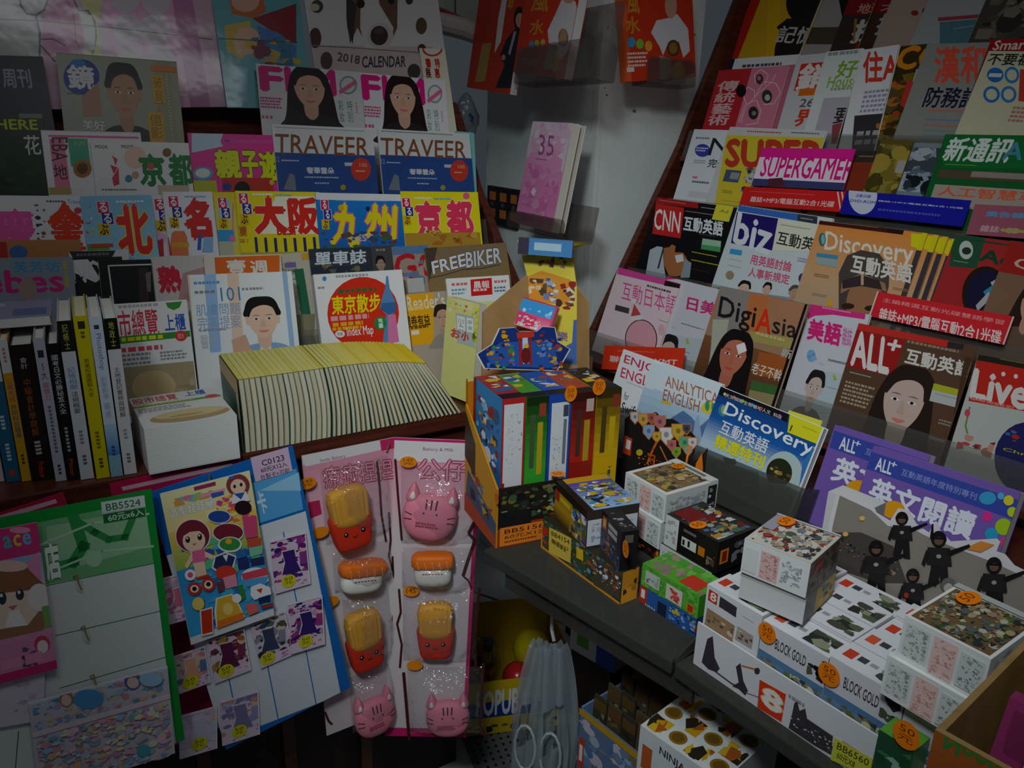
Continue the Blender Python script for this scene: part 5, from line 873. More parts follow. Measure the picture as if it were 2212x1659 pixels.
tcard((541, 1350), (615, 1320), (557, 1447), ['3c4460', '4c5840', '888c98', '5c7050', '303048'], 'dark green and grey dress trading card under the sticker sheet', 5)
tcard((447, 1385), (527, 1357), (466, 1476), ['602448', 'a06830', '803050', '504028', 'b08848'], 'maroon and gold trading card under the sticker sheet', 6)
tcard((476, 1517), (558, 1493), (494, 1607), ['7c78a0', 'c09080', '9890c0', 'b8b0d0', '8478a8'], 'lilac trading card with long boots on the blue sheet', 7)
tcard((372, 1420), (442, 1396), (392, 1497), ['e0a080', 'c88090', '5878a8', 'd8c0a0', 'd890a0'], 'orange and blue trading card beside the green sheet edge', 8)
tcard((386, 1548), (468, 1526), (408, 1634), ['c8c0d8', 'd8b0c8', 'b8c8d8', 'd8c8e0', 'c0a8c8'], 'pale pink trading card at the bottom left of the blue sheet', 9)
tcard((350, 1250), (412, 1234), (369, 1348), ['d87090', '98b0d8', 'c86088', 'd8a0b8', 'b888b0'], 'pink trading card behind the doll sticker sheet', 10, False)
# sheet of paper-doll stickers hung in front of it
DST = mag(Hang(nS, OFFS + .0665, radians(5)), (346, 1067), (539, 1017), [('G', 0, 0, 1, .25, 'f0e8b0', 'f0d890'), ('G', 0, .25, 1, .5, 'f0c860', '90b850'), ('G', 0, .5, 1, .95, '3890d0', '40a8e0'), ('B', 0, .95, 1, 1, 'dcdce0'),
   ('TA', '造型娃娃屋', (365, 1100), (460, 1076), (368, 1120), 'f0f0e8', .03, 'a05070', .05), ('BS', .04, .05, .6, .1, ['e0a050', '80c0c0', 'e080a0', 'b0c850'], 14, 4, .9), ('Q', [(418, 1052), (465, 1040), (466, 1048), (420, 1060)], 'a03860'), ('Q', [(430, 1068), (485, 1054), (486, 1062), (432, 1076)], 'e8a0b8'), ('Q', [(455, 1066), (482, 1060), (484, 1068), (458, 1076)], '4060b0'), ('BS', .55, .12, .95, .3, ['e87840', 'd04890', 'f0d040', 'e85878'], 18, 2, .3), ('BS', .1, .35, .95, .92, ['2878c0', '48b0d8', '60c090', '3058a8'], 26, 5, .2),
   ('E', 378, 1120, 455, 1194, 'e8dce0'), ('E', 380, 1122, 452, 1192, '7c2838'), ('E', 394, 1142, 443, 1192, 'f0cdb0'), ('Q', [(394, 1158), (400, 1136), (425, 1130), (443, 1142), (446, 1160), (430, 1146), (410, 1148)], '7c2838'), ('E', 400, 1158, 410, 1172, '30201c'), ('E', 426, 1152, 436, 1166, '30201c'), ('E', 402, 1160, 406, 1164, 'f0f0f0'), ('E', 428, 1154, 432, 1158, 'f0f0f0'), ('Q', [(414, 1174), (424, 1172), (419, 1178)], 'd06060'), ('Q', [(410, 1192), (436, 1186), (446, 1240), (424, 1246)], 'f0cdb0'), ('Q', [(414, 1190), (442, 1184), (446, 1210), (416, 1216)], 'e86898'), ('Q', [(442, 1190), (464, 1200), (458, 1208), (442, 1202)], 'f0cdb0'), ('Q', [(412, 1196), (398, 1222), (404, 1228), (416, 1208)], 'f0cdb0'),
   ('E', 488, 1023, 538, 1070, '8c3c44'), ('E', 497, 1034, 530, 1066, 'f0cdb0'), ('E', 503, 1046, 509, 1054, '30201c'), ('E', 517, 1042, 523, 1050, '30201c'), ('Q', [(502, 1066), (530, 1060), (540, 1080), (500, 1088)], 'e8e8f0'), ('Q', [(504, 1066), (528, 1062), (520, 1078)], '3858a0'), ('Q', [(492, 1024), (500, 1018), (504, 1032), (494, 1034)], '4068c0'),
   ('E', 447, 1100, 498, 1130, 'e0e4f0'), ('E', 449, 1102, 496, 1128, '2c4c9c'), ('E', 458, 1128, 526, 1172, 'e8dce0'), ('E', 460, 1130, 524, 1168, '7c2838'), ('E', 470, 1158, 522, 1192, 'e8e8e0'), ('E', 473, 1160, 518, 1188, '389048'), ('E', 486, 1162, 500, 1174, 'f0a830'), ('E', 506, 1080, 542, 1110, '2c1c24'), ('Q', [(522, 1116), (552, 1112), (556, 1158), (530, 1162)], 'd84878'), ('Q', [(532, 1164), (562, 1160), (562, 1176), (534, 1182)], 'd05038'), ('Q', [(536, 1182), (566, 1176), (566, 1194), (540, 1202)], '80c0a0'),
   ('Q', [(462, 1200), (486, 1190), (510, 1200), (504, 1226), (470, 1236), (456, 1226)], 'e0e0e8'), ('Q', [(465, 1202), (486, 1194), (507, 1202), (500, 1224), (472, 1232), (460, 1224)], '2c3460'), ('Q', [(480, 1198), (492, 1196), (488, 1212)], 'e8e8f0'), ('Q', [(508, 1190), (530, 1182), (532, 1200), (512, 1206)], '3468b0'), ('Q', [(512, 1208), (534, 1202), (538, 1226), (514, 1228)], '2c3470'), ('Q', [(540, 1206), (568, 1200), (570, 1216), (542, 1220)], '303460'), ('E', 464, 1220, 510, 1252, 'd84030'), ('E', 520, 1224, 582, 1264, 'e0e8f0'), ('Q', [(520, 1238), (580, 1222), (582, 1240), (524, 1252)], 'd84858'), ('Q', [(522, 1252), (580, 1242), (572, 1262), (530, 1266)], '58a0d8'),
   ('E', 404, 1256, 434, 1284, 'c83828'), ('E', 434, 1246, 464, 1276, 'c83828'), ('E', 410, 1262, 428, 1278, 'f0e0d0'), ('E', 440, 1252, 458, 1270, 'f0e0d0'), ('E', 414, 1265, 424, 1275, '30201c'), ('E', 444, 1255, 454, 1265, '30201c'), ('E', 398, 1228, 422, 1252, 'f0f0f0'), ('E', 404, 1234, 416, 1246, 'e85888'), ('Q', [(420, 1246), (450, 1238), (452, 1244), (424, 1250)], 'd03828'), ('Q', [(480, 1246), (508, 1238), (512, 1264), (486, 1270)], 'e890a8'), ('Q', [(466, 1256), (482, 1252), (484, 1274), (470, 1278)], '704048'), ('Q', [(512, 1264), (522, 1260), (530, 1290), (520, 1296)], '388838'),
   ('Q', [(540, 1266), (560, 1258), (590, 1270), (582, 1284), (548, 1294), (540, 1284)], 'f0f0f4'), ('Q', [(552, 1272), (566, 1268), (562, 1280)], 'd83828'), ('Q', [(556, 1290), (582, 1282), (582, 1296), (558, 1302)], '203468'), ('Q', [(465, 1290), (500, 1280), (512, 1296), (528, 1330), (466, 1354), (462, 1320)], 'f0ece0'), ('Q', [(468, 1292), (498, 1283), (510, 1298), (524, 1328), (468, 1350), (466, 1320)], 'e8b030'), ('Q', [(468, 1340), (524, 1320), (526, 1334), (468, 1356)], 'e87828'), ('E', 480, 1300, 502, 1326, 'f0d070'), ('Q', [(430, 1316), (458, 1308), (460, 1366), (434, 1372)], 'f0e0e0'), ('Q', [(433, 1318), (456, 1312), (458, 1362), (436, 1368)], 'd03820'), ('E', 414, 1288, 440, 1316, 'f0d060'), ('Q', [(528, 1304), (552, 1300), (558, 1318), (536, 1328)], 'e86868'), ('E', 500, 1280, 520, 1300, 'f0f0f0'), ('Q', [(560, 1306), (600, 1296), (600, 1304), (564, 1314)], 'a03848')],
  'colourful paper-doll sticker sheet hanging by a hook on the blue sheet', bg='e8e4d8', BL=(428, 1388), th=.0015, name='sticker_sheet', cat='sticker sheet', film=False)
# green sheet
GRS = sheet(H_green, (-110, 1140), (327, 1057), (-60, 1760), [('Q', [(-110, 1168), (312, 1082), (332, 1217), (-90, 1300)], '70b078'), ('Q', [(100, 1138), (314, 1098), (326, 1180), (110, 1240)], '98c498'), ('PL', [(160, 1120), (180, 1180), (158, 1215), (140, 1220)], 22, '309048'), ('PL', [(160, 1122), (205, 1150), (235, 1165), (270, 1160), (290, 1110)], 15, '309048'), ('PL', [(80, 1180), (200, 1130), (320, 1110)], 5, 'b0d4b0'), ('PL', [(120, 1230), (220, 1190), (330, 1180)], 5, 'b0d4b0'), ('E', 185, 1190, 220, 1225, 'a8d0a8'),
   ('T', '店', 92, 1178, 134, 1246, 'e8f0e8', .05, '1c7030', .08), ('Q', [(-90, 1300), (332, 1217), (392, 1700), (-60, 1760)], 'd0d4d4'), ('PL', [(100, 1265), (332, 1217)], 2, '287838'), ('PL', [(120, 1373), (346, 1320)], 2, '287838'), ('PL', [(130, 1486), (358, 1419)], 2, '287838'), ('PL', [(40, 1580), (30, 1700)], 2, '287838')], 'green-framed hanging sheet with empty white panels and gold hooks', '189038')
patch(GRS, (218, 1085), (312, 1070), (223, 1111), [('TA', 'BB5524', (228, 1089), (302, 1077), (230, 1104), '287838', .015)], 'code_label', 'd4d8d4')
patch(GRS, (222, 1108), (312, 1093), (226, 1130), [('TA', '60元x6入', (232, 1112), (308, 1098), (235, 1127), 'd8e0d8', .015)], 'price_label', '187030')
A, ex, ey, n, W, H = t_panel[GRS.name]
for x, y in ((166, 1240), (182, 1350), (202, 1455)):
    wire(GRS, [hit(x - 8, y + 6, A, n), hit(x, y + 2, A + n * .012, n), hit(x + 4, y + 20, A + n * .014, n), hit(x + 10, y + 34, A + n * .006, n)])
mag(Hang(nS, OFFS + .097, radians(9)), (-90, 1160), (80, 1129), [('B', 0, 0, 1, .2, 'd03878'), ('T', 'a', 6, 1160, 26, 1182, '48a8b8', .05), ('T', 'c', 28, 1157, 46, 1178, 'e0c040', .05), ('T', 'e', 48, 1154, 68, 1174, '70b0d8', .05), ('E', 20, 1138, 66, 1152, 'e890b0'), ('G', 0, .2, 1, .45, '88b0d8', 'e0b0c8'), ('Q', [(55, 1215), (85, 1190), (90, 1250), (70, 1260)], 'e090b8'), ('Q', [(-90, 1240), (60, 1225), (98, 1300), (95, 1360), (-80, 1400)], '9c7050'), ('Q', [(-60, 1280), (70, 1262), (84, 1320), (60, 1350), (-70, 1370)], 'ecd0bc'), ('Q', [(-90, 1240), (60, 1228), (95, 1262), (60, 1275), (-80, 1290)], '906040'), ('E', -4, 1278, 14, 1306, '384048'), ('E', 34, 1272, 52, 1296, '384048'), ('E', 0, 1282, 6, 1290, 'f0f0f0'), ('E', 38, 1275, 44, 1283, 'f0f0f0'), ('Q', [(18, 1310), (38, 1306), (28, 1318)], 'd06878'), ('E', -20, 1210, 60, 1235, 'e8c0b8'), ('E', 60, 1260, 110, 1320, 'e8dcd8'), ('R', 90, 1310, 120, 1350, '78a858'), ('Q', [(20, 1320), (40, 1316), (60, 1350), (10, 1356)], 'f0ece8'),
    ('B', 0, .76, 1, 1, 'd888b0'), ('BS', .55, .8, .75, .95, ['484058', '605070'], 12, 2, .4), ('E', 74, 1372, 108, 1410, 'c84860'), ('E', 80, 1382, 104, 1410, 'e8d8d8'), ('B', 0, .94, 1, 1, 'c83070'), ('L', 0, 1428, 110, 1440, 1, 'e890b8')],
    'pink packet with a big-eyed doll face hooked on the left of the green sheet', bg='d890b8', BL=(-50, 1490), th=.003, name='toy_packet', cat='packet')
mag(Hang(nS, OFFS + .089, radians(9)), (-80, 1465), (98, 1440), [('BS', .55, .05, .9, .9, ['c0a8c8', 'd0b8d0', 'b8a0c0'], 12, 4, .3), ('B', 0, 0, 1, .05, 'c8b0c8')], 'pale lilac packet below the pink packet', bg='d0c8d4', BL=(-60, 1582), th=.003, name='toy_packet', cat='packet')
mag(Hang(nS, OFFS + .0945, radians(9)), (62, 1520), (362, 1440), [('G', 0, 0, 1, .3, 'c8d8e0', 'd8c8d8'), ('BS', .02, .02, .98, .3, ['80a8d8', '58a0d0', 'e8c080', 'd89098', 'a8c8e8', 'e0d0a0', 'c8a8d8'], 60, 3, .25), ('E', 268, 1450, 304, 1490, '5868b0'), ('E', 274, 1462, 300, 1486, 'f0d0c0'), ('E', 264, 1446, 300, 1464, 'c87880'), ('E', 128, 1490, 158, 1526, 'c07850'), ('E', 132, 1500, 154, 1524, 'f0d0c0'), ('E', 158, 1488, 224, 1530, '58a0d8'), ('B', 0, .3, 1, .36, 'ead8e4'), ('BS', .02, .36, .98, 1, ['d8a0b8', 'a8c8d8', 'e0d0a0', 'c8b0d8', 'e8b8c0', '98b8d8', 'd8d8c0', 'c890a8', '70a8b0', 'e0a880'], 150, 8, .14), ('E', 294, 1605, 324, 1632, '50a0b0'), ('E', 300, 1450, 350, 1480, '98c0d8')],
    'pastel sticker pack hooked low on the green sheet', bg='d8d0dc', BL=(90, 1720), th=.003, name='sticker_pack', cat='sticker pack', film=True)
# ---------------------------------------------------------------- soft toys in bags on a pink sheet
SQA = Hang(nS, OFFS + .014, radians(5))
nS2 = V((.06, -1, 0)).normalized(); fold = SQA.pt(852, 945)
SQB = Hang(nS2, nS2.dot(fold), radians(7)); SQB.off = SQB.n.dot(fold)
def sqcard():
    t = thing('display_card', 'pink and white folded display sheet holding eight bagged soft toys', 'display card', SQA.pt(852, 1580))
    for row, TL, TR, BL, ops in ((SQA, (652, 985), (852, 945), (690, 1596), [('Q', [(652, 985), (818, 952), (822, 972), (660, 1008)], 'dcd8dc'), ('TA', 'Smile Bakery', (690, 992), (745, 981), (692, 1001), '904840', .0), ('Q', [(820, 948), (852, 942), (852, 968), (824, 974)], 'c82868'), ('TA', '療癒捏捏', (695, 1010), (845, 990), (702, 1056), 'dca4b8', .0, 'b02450', .05), ('Q', [(665, 1085), (690, 1080), (695, 1110), (670, 1120)], 'b82858')]),
                                 (SQB, (852, 945), (1040, 953), (878, 1590), [('B', .955, 0, 1, 1, 'c82068'), ('B', 0, 0, .96, .072, 'dcd8dc'), ('T', 'Bakery & Milk', 914, 966, 980, 978, '904840', .0), ('T', '公仔', 902, 990, 1008, 1040, 'dca4b8', .0, 'b02450', .05), ('B', 0, 0, 1, .008, 'c82068'), ('Q', [(1005, 1040), (1032, 1040), (1030, 1070), (1015, 1060)], 'b82858'), ('B', 0, .97, 1, 1, 'c82068')])):
        A, B = row.pt(*TL), row.pt(*TR); ex = (B - A).normalized(); ey = ex.cross(row.n).normalized(); ey = ey if ey.z < 0 else -ey
        W, H = (B - A).length, (row.pt(*BL) - A).dot(ey)
        mb = MB(); mb.box(A - row.n * .003, ex * W, ey * H, row.n * .003, 'dccad2'); P = Panel(mb, A, ex, ey, W, H)
        P.o_G(0, .03, 1, .22, 'd890a8', 'e0b8c4'); P.o_B(0, .22, 1, 1, 'd4c8cc'); P.o_G(0, .22, 1, .3, 'e0b8c4', 'd4c8cc'); P.draw(ops)
        mb.build('panel', CARD, t)
    wire(t, [fold + V((-.01, -.001, -.004)), fold + V((-.008, -.014, -.008)), fold + V((-.012, -.016, -.022)), fold + V((-.016, -.010, -.026))])
    return t
sqcard()
def blob(mb, c, ex, ey, n, rx, ry, rz, col, e1=1.0, e2=1.0, top=1.0, bot=1.0, seg=20, rings=12, wav=None, front=True):
    """superellipsoid in the frame (ex right, ey up, n out); top/bot scale the width at either end"""
    def sp(v, p): return (abs(v) ** p) * (1 if v >= 0 else -1)
    G = []
    for j in range(rings + 1):
        ph = -pi / 2 + pi * j / rings
        y = sp(sin(ph), e1) ; k = sp(cos(ph), e1); w_ = bot + (top - bot) * (y + 1) / 2
        R = []
        for i in range(seg):
            th = 2 * pi * i / seg; x, z = sp(cos(th), e2) * k * w_, sp(sin(th), e2) * k
            q = wav(x, y, z) if wav else 1
            R.append(c + ex * (x * rx * q) + ey * (y * ry) + n * (z * rz * q))
        G.append(R)
    for j in range(rings):
        for i in range(seg):
            q = [G[j][i], G[j][(i + 1) % seg], G[j + 1][(i + 1) % seg], G[j + 1][i]]
            if j == 0: q = q[1:] if False else [q[0], q[2], q[3]]
            elif j == rings - 1: q = q[:3]
            mb.poly(q, col)
FOAM = mat('soft_foam', attr=True, rough=.55, spec=.3)
FILM2 = clear('bag_film', 'f6f6f8', .10, .08, bump=1.0, bscale=30, alpha=.03)
LINE = mat('brown_print', '4a1a18', .4, .3)
def toy_frame(row, x, y, rot, lift):
    c = row.pt(x, y) + row.n * (lift - .001); ex = row.d; ey = row.up
    r = radians(rot); return c, ex * cos(r) - ey * sin(r), ey * cos(r) + ex * sin(r), row.n
def face(t, c, ex, ey, n, w_, smile='r', wink=False):
    mb = MB()
    for s_ in (-1, 1):
        blob(mb, c + ex * (s_ * w_ * .5), ex, ey, n, .0042, .0046, .002, 'k', seg=12, rings=6); blob(mb, c + ex * (s_ * w_ * .5 - .001) + ey * .0015 + n * .0017, ex, ey, n, .0014, .0014, .0006, 'w', seg=8, rings=4)
    mb.tube([c + ex * (.004 * cos(a)) + ey * (-.006 + .004 * sin(a)) + n * .0005 for a in [pi + pi * k / 6 for k in range(7)]], .0006, 'k', 5)
    mb.build('face', FOAM, t, smooth=True)
def fries(row, x, y, rot, w_, h_, lb, stick=None):
    c, ex, ey, n = toy_frame(row, x, y, rot, .022)
    t = thing('squishy_toy', lb, 'soft toy', c - ey * h_ * .5, 'bagged soft toys on the pink sheet')
    mb = MB(); blob(mb, c - ey * h_ * .22, ex, ey, n, w_ * .46, h_ * .30, .016, 'd03018', .35, .45, 1.02, .78); mb.build('fries_box', FOAM, t, smooth=True, weld=True)
    mb = MB(); blob(mb, c + ey * h_ * .16, ex, ey, n, w_ * .43, h_ * .34, .018, 'd89838', .55, .6, 1.0, .85, seg=44, rings=16, wav=lambda a, b, z: 1 + .06 * abs(sin(a * 14)))
    r = random.Random(int(x))
    for k in range(9):
        u_ = (k - 4) / 4.2; mb.tube([c + ex * (u_ * w_ * .33) + ey * (h_ * .0) + n * .013, c + ex * (u_ * w_ * .36) + ey * (h_ * (.40 + .06 * r.random() - .08 * u_ * u_)) + n * .012, c + ex * (u_ * w_ * .36) + ey * (h_ * (.44 - .08 * u_ * u_)) + n * .008], [.0048, .005, .003], 'd89c40', 8)
    mb.build('fries', FOAM, t, smooth=True)
    mb = MB(); blob(mb, c + ey * h_ * -.015 + n * .0125, ex, ey, n, w_ * .36, h_ * .12, .007, 'd09030', 1, 1); mb.build('fries_front', FOAM, t, smooth=True, weld=True)
    face(t, c - ey * h_ * .21 + n * .0165, ex, ey, n, w_ * .36)
    return t, c, ex, ey, n
def sushi(row, x, y, rot, w_, h_, lb):
    c, ex, ey, n = toy_frame(row, x, y, rot, .022)
    t = thing('squishy_toy', lb, 'soft toy', c - ey * h_ * .5, 'bagged soft toys on the pink sheet')
    mb = MB(); blob(mb, c - ey * h_ * .16, ex, ey, n, w_ * .44, h_ * .32, .018, 'e8e4da', .7, .6); mb.build('rice', FOAM, t, smooth=True, weld=True)
    mb = MB(); blob(mb, c + ey * h_ * .26, ex, ey, n, w_ * .5, h_ * .22, .02, 'e87018', .5, .5, seg=44, wav=lambda a, b, z: 1 + .03 * sin(a * 16)); mb.build('salmon', FOAM, t, smooth=True, weld=True)
    mb = MB()
    for k in range(5):
        u_ = (k - 2) / 2.6 * w_ * .44; mb.tube([c + ex * (u_ - .003) + ey * (h_ * .42) + n * .014, c + ex * u_ + ey * (h_ * .28) + n * .0205, c + ex * (u_ + .003) + ey * (h_ * .10) + n * .0195], .0008, 'f0a868', 5)
    mb.build('stripes', FOAM, t, smooth=True)
    mb = MB()
    for q in range(7): 
        u_ = (q - 3) * w_ * .07; mb.tube([c + ex * (u_ - .002) - ey * (h_ * .02) + n * .0185, c + ex * (u_ + .002) - ey * (h_ * .03) + n * .0188], .0007, '8c3c38', 5)
    mb.build('print', FOAM, t)
    return t, c, ex, ey, n
def kitty(row, x, y, rot, w_, h_, lb):
    c, ex, ey, n = toy_frame(row, x, y, rot, .022)
    t = thing('squishy_toy', lb, 'soft toy', c - ey * h_ * .5, 'bagged soft toys on the pink sheet')
    mb = MB(); blob(mb, c - ey * h_ * .06, ex, ey, n, w_ * .48, h_ * .42, .019, 'e8849a', .85, .85, 1.0, .92); mb.build('body', FOAM, t, smooth=True, weld=True)
    for s_ in (-1, 1):
        mb = MB(); e = c + ex * (s_ * w_ * .33) + ey * (h_ * .34); blob(mb, e, ex, ey, n, w_ * .15, h_ * .2, .012, 'e8849a', 1, 1, .25, 1.1); ear = mb.build('ear', FOAM, t, smooth=True, weld=True)
        mb = MB(); blob(mb, e + n * .010 - ey * h_ * .02, ex, ey, n, w_ * .06, h_ * .08, .004, 'f0e0e0', 1, 1, .4, 1.1); mb.build('inner_ear', FOAM, ear, smooth=True, weld=True)
    mb = MB()
    for k in (-1, 0, 1): mb.tube([c + ex * (k * w_ * .09) + ey * (h_ * .30) + n * .0165, c + ex * (k * w_ * .08) + ey * (h_ * .14) + n * .0190], .0012, '3c2024', 6)
    for s_ in (-1, 1):
        for q in (0, 1): mb.tube([c + ex * (s_ * w_ * .42) + ey * (h_ * (.02 - q * .12)) + n * .0095, c + ex * (s_ * w_ * .30) + ey * (h_ * (-.0 - q * .08)) + n * .0160], .001, '3c2024', 6)
    for s_ in (-1, 1): blob(mb, c + ex * (s_ * w_ * .11) + ey * (h_ * .06) + n * .0190, ex, ey, n, .0018, .002, .001, '3c2024', seg=8, rings=4)
    mb.build('stripes', FOAM, t, smooth=True)
    mb = MB(); P = Panel(mb, c - ex * w_ * .22 - ey * h_ * .10 + n * .0205, ex, -ey, w_ * .44, h_ * .10); P.lines(0, 0, w_ * .44, h_ * .1, 2, 'b04858'); mb.build('print', FOAM, t)
    return t, c, ex, ey, n
def bag(tc, row, x0, y0, x1, y1, seed, lines=True):
    t, c, ex, ey, n = tc
    a, b, d = row.pt(x0, y0), row.pt(x1, y0), row.pt(x0, y1); W, H = (b - a).length, abs((a - d).dot(row.up)) * .97; e = row.d; r = random.Random(seed)
    mb = MB(); nx, ny = 9, 9
    g = []
    for j in range(ny + 1):
        R = []
        for i in range(nx + 1):
            u_, v_ = i / nx, j / ny; puff = (sin(pi * u_) * sin(pi * v_)) ** .5 if 0 < i < nx and 0 < j < ny else 0
            R.append(a + e * (W * u_) - row.up * (H * v_) + row.n * (.002 + .046 * puff + (r.uniform(-.004, .004) if puff else 0)))
        g.append(R)
    for j in range(ny):
        for i in range(nx): mb.poly([g[j][i], g[j + 1][i], g[j + 1][i + 1], g[j][i + 1]], 'w')
    bo = mb.build('plastic_bag', FILM2, t, smooth=True, weld=True)
    return bo
def drip(t, row, pts, wd=.004):
    mb = MB(); P = [row.pt(*p) + row.n * .004 for p in pts]
    for p, q in zip(P, P[1:]):
        dd = (q - p).normalized(); s_ = dd.cross(row.n) * wd / 2; mb.poly([p + s_, p - s_, q - s_, q + s_], 'w')
    mb.build('brown_border', LINE, t)
k1 = fries(SQA, 746, 1108, -4, .092, .120, 'bagged red fries soft toy with yellow fries, top left on the pink sheet'); bag(k1, SQA, 690, 1012, 834, 1186, 1)
s1 = sushi(SQA, 772, 1236, 10, .092, .066, 'bagged orange sushi soft toy in the left column, tilted'); bag(s1, SQA, 716, 1196, 838, 1286, 2)
k2 = fries(SQA, 778, 1370, -3, .084, .122, 'bagged red fries soft toy, lower one in the left column'); bag(k2, SQA, 738, 1294, 834, 1452, 3)
c1 = kitty(SQA, 800, 1530, -3, .092, .098, 'bagged pink cat soft toy at the bottom left of the pink sheet'); bag(c1, SQA, 752, 1462, 838, 1590, 4)
c2 = kitty(SQB, 930, 1102, 8, .112, .112, 'bagged pink cat soft toy at the top right of the pink sheet'); bag(c2, SQB, 866, 1010, 1030, 1178, 5)
s2 = sushi(SQB, 936, 1220, -1, .082, .070, 'bagged orange sushi soft toy in the right column, upright'); bag(s2, SQB, 868, 1182, 1028, 1272, 6)
k3 = fries(SQB, 942, 1348, -1, .084, .114, 'bagged red fries soft toy in the right column'); bag(k3, SQB, 870, 1276, 1032, 1430, 7)
c3 = kitty(SQB, 968, 1532, -1, .096, .094, 'bagged pink cat soft toy at the bottom right of the pink sheet'); bag(c3, SQB, 880, 1440, 1046, 1588, 8)
drip(k1[0], SQA, [(812, 995), (818, 1050), (822, 1110), (832, 1168)]); drip(k1[0], SQA, [(838, 1105), (842, 1165), (838, 1200), (846, 1230)])
drip(s1[0], SQA, [(846, 1200), (848, 1240), (856, 1262)]); drip(k2[0], SQA, [(850, 1270), (852, 1310), (846, 1335), (860, 1385), (862, 1445)]); drip(c1[0], SQA, [(864, 1450), (862, 1500), (868, 1565)])
drip(c1[0], SQA, [(700, 1535), (708, 1555), (716, 1562)])
drip(c2[0], SQB, [(854, 990), (860, 1070), (868, 1165)]); drip(c2[0], SQB, [(1034, 1000), (1028, 1120), (1012, 1150)], .006); drip(s2[0], SQB, [(1012, 1150), (1026, 1165), (1010, 1210), (1000, 1242)], .006); drip(s2[0], SQB, [(1000, 1242), (1012, 1252), (1018, 1268)], .003)
drip(k3[0], SQB, [(1036, 1268), (1028, 1340), (1022, 1410), (1028, 1430), (1026, 1446)], .006); drip(k3[0], SQB, [(862, 1270), (866, 1320), (858, 1345), (868, 1390), (864, 1440)]); drip(c3[0], SQB, [(1044, 1430), (1040, 1500), (1038, 1560), (1048, 1590)], .006); drip(c3[0], SQB, [(872, 1450), (878, 1520), (884, 1596)], .006)
for t_, row, x, y, tx in ((k1[0], SQA, 664, 1044, '145\n元'), (s1[0], SQA, 692, 1150, ''), (c2[0], SQB, 882, 998, '145\n元'), (k3[0], SQB, 888, 1277, '145'), (c3[0], SQB, 896, 1437, ''), (k2[0], SQA, 714, 1300, '')):
    sticker(t_, x, y, .032, .022, 'e88818', text=tx or None, plane=(row.pt(x, y) + row.n * .006, row.d, -row.up), tcol='6c2c10')
# ---------------------------------------------------------------- smoked acrylic shelf with boxed toys
SMOKE = clear('smoked_acrylic', '9a9a96', .10, .12, alpha=.62, diff='4a4a46', bump=.05)
def slab(lb, pts, top, th):
    t = thing('acrylic_shelf', lb, 'shelf', pts[0] - ZU * th)
    mb = MB(); P = [V((p.x, p.y, top)) for p in pts]; mb.prism(P, ZU * -th, 'w'); mb.build('shelf_board', SMOKE, t, weld=True, bevel=.003)
    return t, P
eA, eB = flat(1045, 1186, GLASS), flat(1452, 1428, GLASS); eD = (eB - eA).normalized(); eN = V((eD.y, -eD.x, 0))
if eN.y > 0: eN = -eN
bk = -eN * .50
sA, P = slab('grey smoked acrylic shelf under the small toy boxes, next to the hanging pink sheet', [eA, eB, eB + bk - eD * .06, eA + bk * .9], GLASS - .0005, .022)
mb = MB(); mb.box(eA + eD * .04 - eN * .012 - ZU * .022, eD * .36, eN * -.006, ZU * -.035, 'w'); mb.build('hanging_lip', clear('lip_acrylic', 'b8b4b0', .16, .08, alpha=.35, diff='5a5450', bump=.1), sA)
sBa = flat(1456, 1436, GLASS - .004); sBb = flat(1900, 1748, GLASS - .004); bD = (sBb - sBa).normalized(); bN = V((bD.y, -bD.x, 0)); bN = -bN if bN.y > 0 else bN
sB, P = slab('grey smoked acrylic shelf under the white soldier boxes', [sBa, sBb, sBb - bN * .46, sBa - bN * .46], GLASS - .001, .022)
t = thing('divider', 'clear upright acrylic divider between green boxes and white soldier carton', 'divider', eB - eN * .02)
mb = MB(); q0 = eB + eD * .004; mb.prism([q0 + ZU * .0, q0 - eN * .16, q0 - eN * .16 + ZU * .055, q0 + ZU * .006], eD * .002, 'w'); mb.build('plate', ACRYL, t)
